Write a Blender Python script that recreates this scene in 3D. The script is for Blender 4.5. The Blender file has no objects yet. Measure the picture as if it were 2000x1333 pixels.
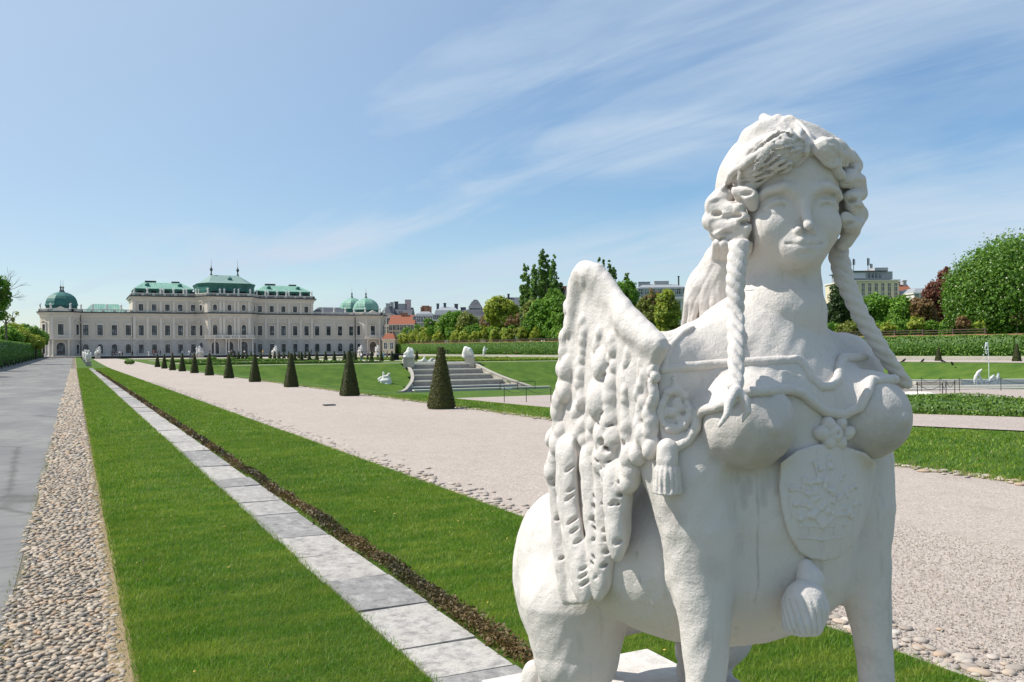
import bpy, math, random
import numpy as np
from mathutils import Vector, Matrix

# ------------------------------------------------------------------ camera, world, sun, exposure
SC = bpy.context.scene
COL = SC.collection
R = math.radians
F = 1720.0; TH = math.atan(855 / 1720); RHO = .0087; CX, CY, H = 1000.0, 687.5, 1.75
CT, ST = math.cos(TH), math.sin(TH)
cam = bpy.data.cameras.new('camera'); camo = bpy.data.objects.new('camera', cam); COL.objects.link(camo)
cam.sensor_fit = 'HORIZONTAL'; cam.sensor_width = 36; cam.lens = 36 * F / 2000
cam.shift_y = (CY - 666.5) / 2000
cam.clip_start = .05; cam.clip_end = 3000
camo.matrix_world = (Matrix.Translation((0, 0, H)) @ Matrix.Rotation(-TH, 4, 'Z') @ Matrix.Rotation(math.pi / 2, 4, 'X')
                     @ Matrix.Rotation(-RHO, 4, 'Z'))
SC.camera = camo
SUN_EL = R(51); SUN_AZ = math.atan2(-.868, .497)       # clockwise from +Y
w = bpy.data.worlds.new('World'); SC.world = w; w.use_nodes = True
def build_sky():
    nt = w.node_tree; nt.nodes.clear(); N = nt.nodes.new; L = nt.links.new
    out = N('ShaderNodeOutputWorld'); bg = N('ShaderNodeBackground'); bg.inputs['Strength'].default_value = SKY_STR
    sky = N('ShaderNodeTexSky'); sky.sky_type = 'NISHITA'; sky.sun_disc = False
    sky.sun_elevation = SUN_EL; sky.sun_rotation = SUN_AZ; sky.air_density = 1.0; sky.dust_density = SKY_DUST; sky.ozone_density = 1.6
    tc = N('ShaderNodeTexCoord')
    sep = N('ShaderNodeSeparateXYZ'); L(tc.outputs['Generated'], sep.inputs[0])
    mz = N('ShaderNodeMath'); mz.operation = 'ADD'; L(sep.outputs['Z'], mz.inputs[0]); mz.inputs[1].default_value = .12
    mx = N('ShaderNodeMath'); mx.operation = 'MAXIMUM'; L(mz.outputs[0], mx.inputs[0]); mx.inputs[1].default_value = .03
    dx = N('ShaderNodeMath'); dx.operation = 'DIVIDE'; L(sep.outputs['X'], dx.inputs[0]); L(mx.outputs[0], dx.inputs[1])
    dy = N('ShaderNodeMath'); dy.operation = 'DIVIDE'; L(sep.outputs['Y'], dy.inputs[0]); L(mx.outputs[0], dy.inputs[1])
    cmb = N('ShaderNodeCombineXYZ'); L(dx.outputs[0], cmb.inputs[0]); L(dy.outputs[0], cmb.inputs[1])
    def dot(vec, d):
        n = N('ShaderNodeVectorMath'); n.operation = 'DOT_PRODUCT'; L(vec, n.inputs[0]); n.inputs[1].default_value = d; return n.outputs['Value']
    def cirrus(az, al, ac, nsc, det, rough, lo, hi, off, dist=.5):
        """wind-drawn ice cloud: noise stretched along the compass direction az"""
        D = (math.sin(R(az)), math.cos(R(az)), 0); Pp = (D[1], -D[0], 0); cb = N('ShaderNodeCombineXYZ')
        for k, (d, q, o) in enumerate(((D, al, off[0]), (Pp, ac, off[1]))):
            m = N('ShaderNodeMath'); m.operation = 'MULTIPLY_ADD'; L(dot(cmb.outputs[0], d), m.inputs[0]); m.inputs[1].default_value = q; m.inputs[2].default_value = o; L(m.outputs[0], cb.inputs[k])
        nz = N('ShaderNodeTexNoise'); L(cb.outputs[0], nz.inputs['Vector']); nz.inputs['Scale'].default_value = nsc
        nz.inputs['Detail'].default_value = det; nz.inputs['Roughness'].default_value = rough; nz.inputs['Distortion'].default_value = dist
        mr = N('ShaderNodeMapRange'); mr.interpolation_type = 'SMOOTHSTEP'; L(nz.outputs['Fac'], mr.inputs[0]); mr.inputs[1].default_value = lo; mr.inputs[2].default_value = hi
        return mr.outputs[0]
    def mth(op, x, y):
        n = N('ShaderNodeMath'); n.operation = op; n.use_clamp = True
        for k, q in enumerate((x, y)):
            if isinstance(q, float): n.inputs[k].default_value = q
            else: L(q, n.inputs[k])
        return n.outputs[0]
    # two drawn-out sheets of cirrus lying across the wind, broken up by noise
    az = R(-16); pv = dot(cmb.outputs[0], (math.cos(az), -math.sin(az), 0)); wob = N('ShaderNodeTexNoise'); wob.inputs['Scale'].default_value = .8; wob.inputs['Detail'].default_value = 4; L(cmb.outputs[0], wob.inputs['Vector'])
    pw = N('ShaderNodeMath'); pw.operation = 'MULTIPLY_ADD'; L(wob.outputs['Fac'], pw.inputs[0]); pw.inputs[1].default_value = .9; L(pv, pw.inputs[2]); p4 = N('ShaderNodeMath'); p4.operation = 'MULTIPLY_ADD'; L(pw.outputs[0], p4.inputs[0]); p4.inputs[1].default_value = .2; p4.inputs[2].default_value = -.09
    rp = N('ShaderNodeValToRGB'); e = rp.color_ramp.elements; e[0].position = 0; e[0].color = (.2, .2, .2, 1); e[1].position = 1; e[1].color = (1, 1, 1, 1); rp.color_ramp.interpolation = 'EASE'
    for q, v in ((.20, .30), (.30, .75), (.38, 1.), (.45, 1.), (.50, .45), (.55, .35), (.62, .85), (.70, 1.)): n_ = e.new(q); n_.color = (v, v, v, 1)
    L(p4.outputs[0], rp.inputs[0]); broad = rp.outputs[0]
    fine = cirrus(-14, .55, 1.9, 1.4, 8, .62, .30, .78, (1.7, 5.1), 1.0)
    soft = cirrus(-18, .5, 1.0, .9, 6, .55, .22, .72, CL_OFF, .8)
    c_ = mth('MULTIPLY', broad, mth('ADD', mth('MULTIPLY', fine, .40), mth('MULTIPLY', soft, .60)))
    c_ = mth('ADD', mth('MULTIPLY', c_, 1.05), mth('MULTIPLY', soft, .14))
    s3 = (math.sin(SUN_AZ) * math.cos(SUN_EL), math.cos(SUN_AZ) * math.cos(SUN_EL), math.sin(SUN_EL))
    au = N('ShaderNodeMapRange'); au.interpolation_type = 'SMOOTHSTEP'; L(dot(tc.outputs['Generated'], s3), au.inputs[0]); au.inputs[1].default_value = -.25; au.inputs[2].default_value = .9
    lowv = N('ShaderNodeMapRange'); lowv.interpolation_type = 'SMOOTHSTEP'; L(sep.outputs['Z'], lowv.inputs[0]); lowv.inputs[1].default_value = .22; lowv.inputs[2].default_value = -.02
    c_ = mth('MAXIMUM', c_, mth('MULTIPLY', au.outputs[0], .85)); c_ = mth('MAXIMUM', c_, mth('MULTIPLY', lowv.outputs[0], .45))
    class d: outputs = [c_]
    # tint the clear air towards the photograph's cyan blue, veil whiter near the horizon
    hs = N('ShaderNodeHueSaturation'); hs.inputs['Saturation'].default_value = SKY_SAT; hs.inputs['Value'].default_value = 1.0; L(sky.outputs[0], hs.inputs['Color'])
    mix = N('ShaderNodeMix'); mix.data_type = 'RGBA'; L(d.outputs[0], mix.inputs[0]); L(hs.outputs[0], mix.inputs[6])
    mix.inputs[7].default_value = SKY_CLOUD
    L(mix.outputs[2], bg.inputs['Color']); L(bg.outputs[0], out.inputs[0])
CL_OFF = (3.3, 1.1); SKY_STR = .115; SKY_DUST = .35; SKY_SAT = 1.32; SKY_CLOUD = (4.35, 5.25, 6.25, 1)
build_sky()
sl = bpy.data.lights.new('sun', 'SUN'); sl.energy = 4.7; sl.angle = R(.53); sl.color = (1, .955, .88)
so = bpy.data.objects.new('sun', sl); COL.objects.link(so)
sd = Vector((math.sin(SUN_AZ) * math.cos(SUN_EL), math.cos(SUN_AZ) * math.cos(SUN_EL), math.sin(SUN_EL)))
so.rotation_euler = sd.to_track_quat('Z', 'Y').to_euler(); so.location = (0, 0, 60)
vs = SC.view_settings; vs.view_transform = 'Standard'; vs.look = 'None'; vs.gamma = 1; vs.use_curve_mapping = False; vs.exposure = 0.24

# ------------------------------------------------------------------ surveying helpers: photo pixel -> world
def ray(x, y):
    dx, dy = x - CX, CY - y
    a = (dx * math.cos(RHO) + dy * math.sin(RHO)) / F; b = (-dx * math.sin(RHO) + dy * math.cos(RHO)) / F
    return (a * CT + ST, -a * ST + CT, b)
def atY(x, y, Y): r = ray(x, y); t = Y / r[1]; return (r[0] * t, Y, H + r[2] * t)
def atX(x, y, X): r = ray(x, y); t = X / r[0]; return (X, r[1] * t, H + r[2] * t)
def atZ(x, y, Z): r = ray(x, y); return (r[0] * Z, r[1] * Z, H + r[2] * Z)
def gp(x, y, z=0.): r = ray(x, y); t = (z - H) / r[2]; return (r[0] * t, r[1] * t, z)
def depth(p): return p[0] * ST + p[1] * CT

# ------------------------------------------------------------------ object helpers
def setp(o, label=None, cat=None, group=None, kind=None):
    if label: o['label'] = label
    if cat: o['category'] = cat
    if group: o['group'] = group
    if kind: o['kind'] = kind
    return o
def thing(name, label, cat, loc=(0, 0, 0), rz=0., group=None, sc=1.):
    o = bpy.data.objects.new(name, None); COL.objects.link(o); o.location = loc; o.rotation_euler = (0, 0, rz); o.scale = (sc,) * 3
    o.empty_display_size = .3
    return setp(o, label, cat, group)
def link(name, me, parent=None, loc=None):
    o = bpy.data.objects.new(name, me); COL.objects.link(o)
    if parent is not None: o.parent = parent
    if loc is not None: o.location = loc
    return o
def npmesh(name, V, Q, mat=None, smooth=False, col=None):
    """V (n,3) float, Q (m,3|4) int -> mesh, fast."""
    V = np.asarray(V, np.float32); Q = np.asarray(Q, np.int32); k = Q.shape[1]
    me = bpy.data.meshes.new(name)
    me.vertices.add(len(V)); me.vertices.foreach_set('co', V.ravel())
    me.loops.add(Q.size); me.loops.foreach_set('vertex_index', Q.ravel())
    me.polygons.add(len(Q)); me.polygons.foreach_set('loop_start', np.arange(0, Q.size, k, dtype=np.int32))
    if smooth: me.polygons.foreach_set('use_smooth', np.ones(len(Q), bool))
    if col is not None:
        at = me.attributes.new('tint', 'FLOAT', 'POINT'); at.data.foreach_set('value', np.asarray(col, np.float32))
    me.update(calc_edges=True); me.validate()
    if mat: me.materials.append(mat)
    return me
class MB:
    """collects simple solids and links them as ONE mesh object"""
    def __init__(s): s.v = []; s.f = []
    def add(s, v, f):
        n = len(s.v); s.v += [tuple(p) for p in v]; s.f += [tuple(i + n for i in q) for q in f]; return s
    def box(s, x0, y0, z0, x1, y1, z1):
        return s.add([(x0, y0, z0), (x1, y0, z0), (x1, y1, z0), (x0, y1, z0), (x0, y0, z1), (x1, y0, z1), (x1, y1, z1), (x0, y1, z1)],
                     [(0, 3, 2, 1), (4, 5, 6, 7), (0, 1, 5, 4), (1, 2, 6, 5), (2, 3, 7, 6), (3, 0, 4, 7)])
    def prism(s, poly, z0, z1, cap=True):
        n = len(poly); a = sum(poly[i][0] * poly[(i + 1) % n][1] - poly[(i + 1) % n][0] * poly[i][1] for i in range(n))
        if a < 0: poly = poly[::-1]
        v = [(x, y, z0) for x, y in poly] + [(x, y, z1) for x, y in poly]
        f = [(i, (i + 1) % n, n + (i + 1) % n, n + i) for i in range(n)]
        if cap: f += [tuple(range(n - 1, -1, -1)), tuple(range(n, 2 * n))]
        return s.add(v, f)
    def loft(s, rings, cap=True, closed=True):
        n = len(rings[0]); v = [p for r in rings for p in r]; f = []
        for k in range(len(rings) - 1):
            for i in range(n if closed else n - 1):
                j = (i + 1) % n; f.append((k * n + i, k * n + j, (k + 1) * n + j, (k + 1) * n + i))
        if cap: f += [tuple(range(n - 1, -1, -1)), tuple(range((len(rings) - 1) * n, len(rings) * n))]
        return s.add(v, f)
    def tube(s, pts, rad, n=8):
        rings = []; pts = [Vector(p) for p in pts]
        if not hasattr(rad, '__len__'): rad = [rad] * len(pts)
        for i, p in enumerate(pts):
            t = (pts[min(i + 1, len(pts) - 1)] - pts[max(i - 1, 0)]).normalized()
            u = t.cross(Vector((.13, .21, .97)) if abs(t.z) < .9 else Vector((1, .2, 0))).normalized(); v = t.cross(u)
            rings.append([tuple(p + rad[i] * (math.cos(q) * u + math.sin(q) * v)) for q in (2 * math.pi * k / n for k in range(n))])
        return s.loft(rings)
    def lathe(s, prof, c=(0, 0, 0), n=16, rot=0.):
        return s.loft([[(c[0] + r * math.cos(rot + 2 * math.pi * k / n), c[1] + r * math.sin(rot + 2 * math.pi * k / n), c[2] + z) for k in range(n)] for r, z in prof])
    def obj(s, name, mat, parent=None, smooth=False, bevel=0.):
        me = bpy.data.meshes.new(name); me.from_pydata(s.v, [], s.f); me.validate()
        if mat: me.materials.append(mat)
        if smooth: me.polygons.foreach_set('use_smooth', [True] * len(me.polygons))
        o = link(name, me, parent)
        if bevel: m = o.modifiers.new('bevel', 'BEVEL'); m.width = bevel; m.segments = 2; m.limit_method = 'ANGLE'
        return o
def copy_tree(o, parent=None):
    c = o.copy(); COL.objects.link(c)
    if parent is not None: c.parent = parent
    for ch in list(o.children): copy_tree(ch, c)
    return c

# ------------------------------------------------------------------ materials
class NT:
    def __init__(s, name):
        s.m = bpy.data.materials.new(name); s.m.use_nodes = True; s.t = s.m.node_tree; s.t.nodes.clear()
        s.out = s.n('ShaderNodeOutputMaterial'); s.b = s.n('ShaderNodeBsdfPrincipled'); s.l(s.b.outputs[0], s.out.inputs[0])
        s.co = s.n('ShaderNodeTexCoord').outputs['Object']; s.geo = s.n('ShaderNodeNewGeometry')
    def n(s, t, **kw):
        x = s.t.nodes.new(t)
        for k, v in kw.items():
            if k in x.inputs: x.inputs[k].default_value = v
            else: setattr(x, k, v)
        return x
    def l(s, a, b): s.t.links.new(a, b)
    def vec(s, world=False, scale=(1, 1, 1), rot=(0, 0, 0)):
        m = s.n('ShaderNodeMapping'); m.inputs['Scale'].default_value = scale; m.inputs['Rotation'].default_value = rot
        s.l(s.geo.outputs['Position'] if world else s.co, m.inputs[0]); return m.outputs[0]
    def noise(s, scale, detail=4, rough=.55, v=None, dist=0.):
        x = s.n('ShaderNodeTexNoise', Scale=scale, Detail=detail, Roughness=rough, Distortion=dist); s.l(v if v is not None else s.co, x.inputs['Vector']); return x.outputs['Fac']
    def voro(s, scale, v=None, feat='F1', out='Distance', rnd=1.):
        x = s.n('ShaderNodeTexVoronoi', Scale=scale, Randomness=rnd); x.feature = feat; s.l(v if v is not None else s.co, x.inputs['Vector']); return x.outputs[out]
    def ramp(s, fac, stops, interp='LINEAR'):
        x = s.n('ShaderNodeValToRGB'); x.color_ramp.interpolation = interp; e = x.color_ramp.elements
        while len(e) > 1: e.remove(e[-1])
        for i, (p, c) in enumerate(stops):
            q = e[0] if i == 0 else e.new(p); q.position = p; q.color = (*c, 1) if len(c) == 3 else c
        s.l(fac, x.inputs[0]); return x.outputs[0]
    def mix(s, fac, a, b, mode='MIX'):
        x = s.n('ShaderNodeMix'); x.data_type = 'RGBA'; x.blend_type = mode
        for sock, val in ((x.inputs[0], fac), (x.inputs[6], a), (x.inputs[7], b)):
            if hasattr(val, 'links') or isinstance(val, bpy.types.NodeSocket): s.l(val, sock)
            else: sock.default_value = val if not isinstance(val, tuple) else ((*val, 1) if len(val) == 3 else val)
        return x.outputs[2]
    def math(s, op, a, b=0.):
        x = s.n('ShaderNodeMath'); x.operation = op
        for i, v in enumerate((a, b)):
            if isinstance(v, bpy.types.NodeSocket): s.l(v, x.inputs[i])
            else: x.inputs[i].default_value = v
        return x.outputs[0]
    def bump(s, h, strength=.4, dist=.01, prev=None):
        x = s.n('ShaderNodeBump', Strength=strength, Distance=dist); s.l(h, x.inputs['Height'])
        if prev is not None: s.l(prev, x.inputs['Normal'])
        s.l(x.outputs[0], s.b.inputs['Normal']); return x.outputs[0]
    def color(s, c):
        if isinstance(c, tuple): s.b.inputs['Base Color'].default_value = (*c, 1)
        else: s.l(c, s.b.inputs['Base Color'])
        return s
    def rough(s, r, spec=.5):
        s.b.inputs['Roughness'].default_value = r; s.b.inputs['Specular IOR Level'].default_value = spec; return s
    def attr(s, name='tint'):
        x = s.n('ShaderNodeAttribute'); x.attribute_name = name; return x.outputs['Fac']
def simple(name, c, r=.7, spec=.4, var=.12, sc=3., bump=0., bsc=40.):
    t = NT(name); n = t.noise(sc, 5)
    t.color(t.mix(n, tuple(v * (1 - var) for v in c), tuple(min(1, v * (1 + var)) for v in c))); t.rough(r, spec)
    if bump: t.bump(t.noise(bsc, 4), bump, .02)
    return t.m
# ------------------------------------------------------------------ sculpting: signed distance fields meshed with surface nets
def smin(a, b, k):
    if k <= 0: return np.minimum(a, b)
    h = np.clip(.5 + .5 * (b - a) / k, 0, 1); return b + (a - b) * h - k * h * (1 - h)
class Fld:
    def __init__(s): s.p = []
    def _add(s, fn, lo, hi, k, op): s.p.append((fn, np.array(lo, float), np.array(hi, float), k, op)); return s
    def chain(s, pts, k=.02, op='u', ki=None, flat=None):
        """pts (x,y,z,r): tapered capsules joined; flat=(sx,sy,sz) squashes space about nothing (ignored)"""
        P = [np.array(p[:3], float) for p in pts]; rr = [p[3] for p in pts]
        lo = np.min([p - r for p, r in zip(P, rr)], 0); hi = np.max([p + r for p, r in zip(P, rr)], 0)
        if len(P) == 1: P = P * 2; rr = rr * 2; P[1] = P[1] + np.array((0, 0, 1e-5))
        def fn(x, y, z):
            o = None
            for i in range(len(P) - 1):
                a, b = P[i], P[i + 1]; ba = b - a; dd = max(float(ba @ ba), 1e-12)
                t = np.clip(((x - a[0]) * ba[0] + (y - a[1]) * ba[1] + (z - a[2]) * ba[2]) / dd, 0, 1)
                d = np.sqrt((x - a[0] - t * ba[0]) ** 2 + (y - a[1] - t * ba[1]) ** 2 + (z - a[2] - t * ba[2]) ** 2) - (rr[i] + (rr[i + 1] - rr[i]) * t)
                o = d if o is None else (np.minimum(o, d) if not ki else smin(o, d, ki))
            return o
        return s._add(fn, lo, hi, k, op)
    def ball(s, c, r, k=.02, op='u'): return s.chain([(*c, r)], k, op)
    def ell(s, c, r, k=.02, op='u', rot=None):
        c = np.array(c, float); r = np.array(r, float); M = np.array(rot, float) if rot is not None else None   # rows = local axes
        R_ = np.abs(M.T) @ r if M is not None else r
        def fn(x, y, z):
            x, y, z = x - c[0], y - c[1], z - c[2]
            if M is not None: x, y, z = (M[0, 0] * x + M[0, 1] * y + M[0, 2] * z, M[1, 0] * x + M[1, 1] * y + M[1, 2] * z, M[2, 0] * x + M[2, 1] * y + M[2, 2] * z)
            k0 = np.sqrt((x / r[0]) ** 2 + (y / r[1]) ** 2 + (z / r[2]) ** 2); k1 = np.sqrt((x / r[0] ** 2) ** 2 + (y / r[1] ** 2) ** 2 + (z / r[2] ** 2) ** 2)
            return k0 * (k0 - 1) / np.maximum(k1, 1e-9)
        return s._add(fn, c - R_, c + R_, k, op)
    def rbox(s, c, hs, r=.01, k=.0, op='u'):
        c = np.array(c, float); hs = np.array(hs, float)
        def fn(x, y, z):
            qx, qy, qz = np.abs(x - c[0]) - hs[0] + r, np.abs(y - c[1]) - hs[1] + r, np.abs(z - c[2]) - hs[2] + r
            return np.sqrt(np.maximum(qx, 0) ** 2 + np.maximum(qy, 0) ** 2 + np.maximum(qz, 0) ** 2) + np.minimum(np.maximum(qx, np.maximum(qy, qz)), 0) - r
        return s._add(fn, c - hs, c + hs, k, op)
    def slab(s, poly, a, ht, r=.02, k=.02, op='u', bend=0.):
        """polygon in (y,z), extruded along x about x=a with half thickness ht"""
        P = np.array(poly, float); lo = (a - ht - abs(bend), P[:, 0].min(), P[:, 1].min()); hi = (a + ht + abs(bend), P[:, 0].max(), P[:, 1].max())
        def fn(x, y, z):
            d = poly_sd(P, y, z) + r; e = np.abs(x - a) - ht + r
            return np.sqrt(np.maximum(d, 0) ** 2 + np.maximum(e, 0) ** 2) + np.minimum(np.maximum(d, e), 0) - r
        return s._add(fn, lo, hi, k, op)
    def at(s, Q):
        x, y, z = Q[:, 0], Q[:, 1], Q[:, 2]; f = np.full(len(Q), .5)
        for fn, lo, hi, k, op in s.p:
            d = fn(x, y, z); f = smin(f, d, k) if op == 'u' else -smin(-f, d, k)
        return f
    def cache(s, lo, hi, h):
        """sampled copy used for fast surface tracing"""
        f, lo, h, ax = s.grid(lo, hi, h); n = np.array(f.shape)
        def smp(Q):
            g = np.clip((Q - lo) / h, 0, n - 1.001); i = g.astype(int); t = g - i; o = 0
            for a in (0, 1):
                for b in (0, 1):
                    for c in (0, 1):
                        o = o + f[i[:, 0] + a, i[:, 1] + b, i[:, 2] + c] * (t[:, 0] if a else 1 - t[:, 0]) * (t[:, 1] if b else 1 - t[:, 1]) * (t[:, 2] if c else 1 - t[:, 2])
            out = np.maximum(lo - Q, Q - (lo + h * (n - 1))).max(1); return np.where(out > 0, np.maximum(out, .02) + .02, o)
        s.smp = smp; return s
    def grid(s, lo, hi, h):
        lo = np.array(lo, float); n = np.ceil((np.array(hi) - lo) / h).astype(int) + 1
        ax = [(lo[i] + h * np.arange(n[i])).astype(np.float32) for i in range(3)]
        f = np.full(n, .2, np.float32)
        for fn, l, u, k, op in s.p:
            m = k + 3 * h + .004
            i0 = np.clip(np.floor((l - m - lo) / h).astype(int), 0, n); i1 = np.clip(np.ceil((u + m - lo) / h).astype(int) + 1, 0, n)
            if (i1 <= i0).any(): continue
            sl_ = tuple(slice(a, b) for a, b in zip(i0, i1))
            d = fn(ax[0][sl_[0]][:, None, None], ax[1][sl_[1]][None, :, None], ax[2][sl_[2]][None, None, :])
            f[sl_] = smin(f[sl_], d, k) if op == 'u' else -smin(-f[sl_], d, k)
        return f, lo, h, ax
def poly_sd(P, y, z):
    d = None; ins = None; n = len(P)
    for i in range(n):
        a, b = P[i], P[(i + 1) % n]; e = b - a
        wy, wz = y - a[0], z - a[1]; t = np.clip((wy * e[0] + wz * e[1]) / max(float(e @ e), 1e-12), 0, 1)
        q = (wy - t * e[0]) ** 2 + (wz - t * e[1]) ** 2; d = q if d is None else np.minimum(d, q)
        c = (a[1] > z) != (b[1] > z); xx = (b[0] - a[0]) * (z - a[1]) / (b[1] - a[1] + 1e-12) + a[0]
        g = c & (y < xx); ins = g if ins is None else ins ^ g
    d = np.sqrt(d); return np.where(ins, -d, d)
def lump(f, ax, amp, fr, seed=1):
    """gentle hand-carved unevenness"""
    rs = np.random.RandomState(seed); x, y, z = ax[0][:, None, None], ax[1][None, :, None], ax[2][None, None, :]
    for i in range(4):
        d = rs.normal(size=3); d *= fr * rs.uniform(.6, 1.6) / np.linalg.norm(d); p = rs.uniform(0, 6, 2)
        f += (amp * .6) * np.sin(d[0] * x + d[1] * y + d[2] * z + p[0]) * np.cos(d[1] * x - d[2] * y + d[0] * z + p[1])
    return f
def nets(f, lo, h):
    """naive surface nets -> V, Q"""
    s = f < 0; nx, ny, nz = f.shape
    c = s[:-1, :-1, :-1].astype(np.int8)
    cnt = sum(s[i:nx - 1 + i, j:ny - 1 + j, k:nz - 1 + k].astype(np.int8) for i in (0, 1) for j in (0, 1) for k in (0, 1))
    act = (cnt > 0) & (cnt < 8); idx = np.argwhere(act); vid = np.full(act.shape, -1, np.int32); vid[act] = np.arange(len(idx))
    I, J, K = idx.T; acc = np.zeros((len(idx), 3)); num = np.zeros(len(idx))
    cv = {(i, j, k): f[I + i, J + j, K + k] for i in (0, 1) for j in (0, 1) for k in (0, 1)}
    for ax_ in range(3):
        for p in (0, 1):
            for q in (0, 1):
                a = [p, q]; a.insert(ax_, 0); b = [p, q]; b.insert(ax_, 1)
                fa, fb = cv[tuple(a)], cv[tuple(b)]; m = (fa < 0) != (fb < 0); t = fa / np.where(m, fa - fb, 1)
                for e in range(3): acc[:, e] += np.where(m, (t if e == ax_ else a[e]), 0)
                num += m
    V = (idx + acc / num[:, None]) * h + np.asarray(lo)
    Qs = []
    for ax_ in range(3):
        sl0 = [slice(1, -1)] * 3; sl0[ax_] = slice(0, -1); sl1 = [slice(1, -1)] * 3; sl1[ax_] = slice(1, None)
        a, b = s[tuple(sl0)], s[tuple(sl1)]; e = np.argwhere(a != b)
        if not len(e): continue
        flip = a[tuple(e.T)]; o1, o2 = [i for i in range(3) if i != ax_]; e = e.copy()
        for i in (o1, o2): e[:, i] += 1
        def g(d1, d2):
            t = e.copy(); t[:, o1] -= d1; t[:, o2] -= d2; return vid[tuple(t.T)]
        q = np.stack([g(1, 1), g(0, 1), g(0, 0), g(1, 0)], 1)
        if ax_ == 1: flip = ~flip
        q[~flip] = q[~flip][:, ::-1]; Qs.append(q)
    Q = np.concatenate(Qs); return V, Q[(Q >= 0).all(1)]
QS = 1.0
def fmesh(name, fld, lo, hi, h, mat, org=(0, 0, 0), amp=0., fr=60., mod=None, seed=1):
    f, lo, h, ax = fld.grid(lo, hi, h * QS)
    if amp: lump(f, ax, amp, fr, seed)
    if mod: f = mod(f, ax)
    f[0] = f[-1] = .1; f[:, 0] = f[:, -1] = .1; f[:, :, 0] = f[:, :, -1] = .1
    V, Q = nets(f, lo, h); return npmesh(name, V - np.asarray(org), Q, mat, True)
def trace(fld, px, off=0., tmin=1.0, tmax=6.):
    """points where the view rays through photo pixels meet the stone (offset outward)"""
    ev = getattr(fld, 'smp', None) or fld.at
    D = np.array([ray(*p) for p in px]); O = np.array((0, 0, H)); nrm = np.linalg.norm(D, axis=1); D = D / nrm[:, None]
    t = np.full(len(D), tmin); hit = np.zeros(len(D), bool)
    for _ in range(90):
        d = ev(O + D * t[:, None]) - off; t = np.where(hit, t, t + np.clip(d, -.05, .15) * .8); hit = hit | (np.abs(d) < 4e-4)
    return O + D * t[:, None]
def px_r(p, rpx): return rpx * depth(p) / F
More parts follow.
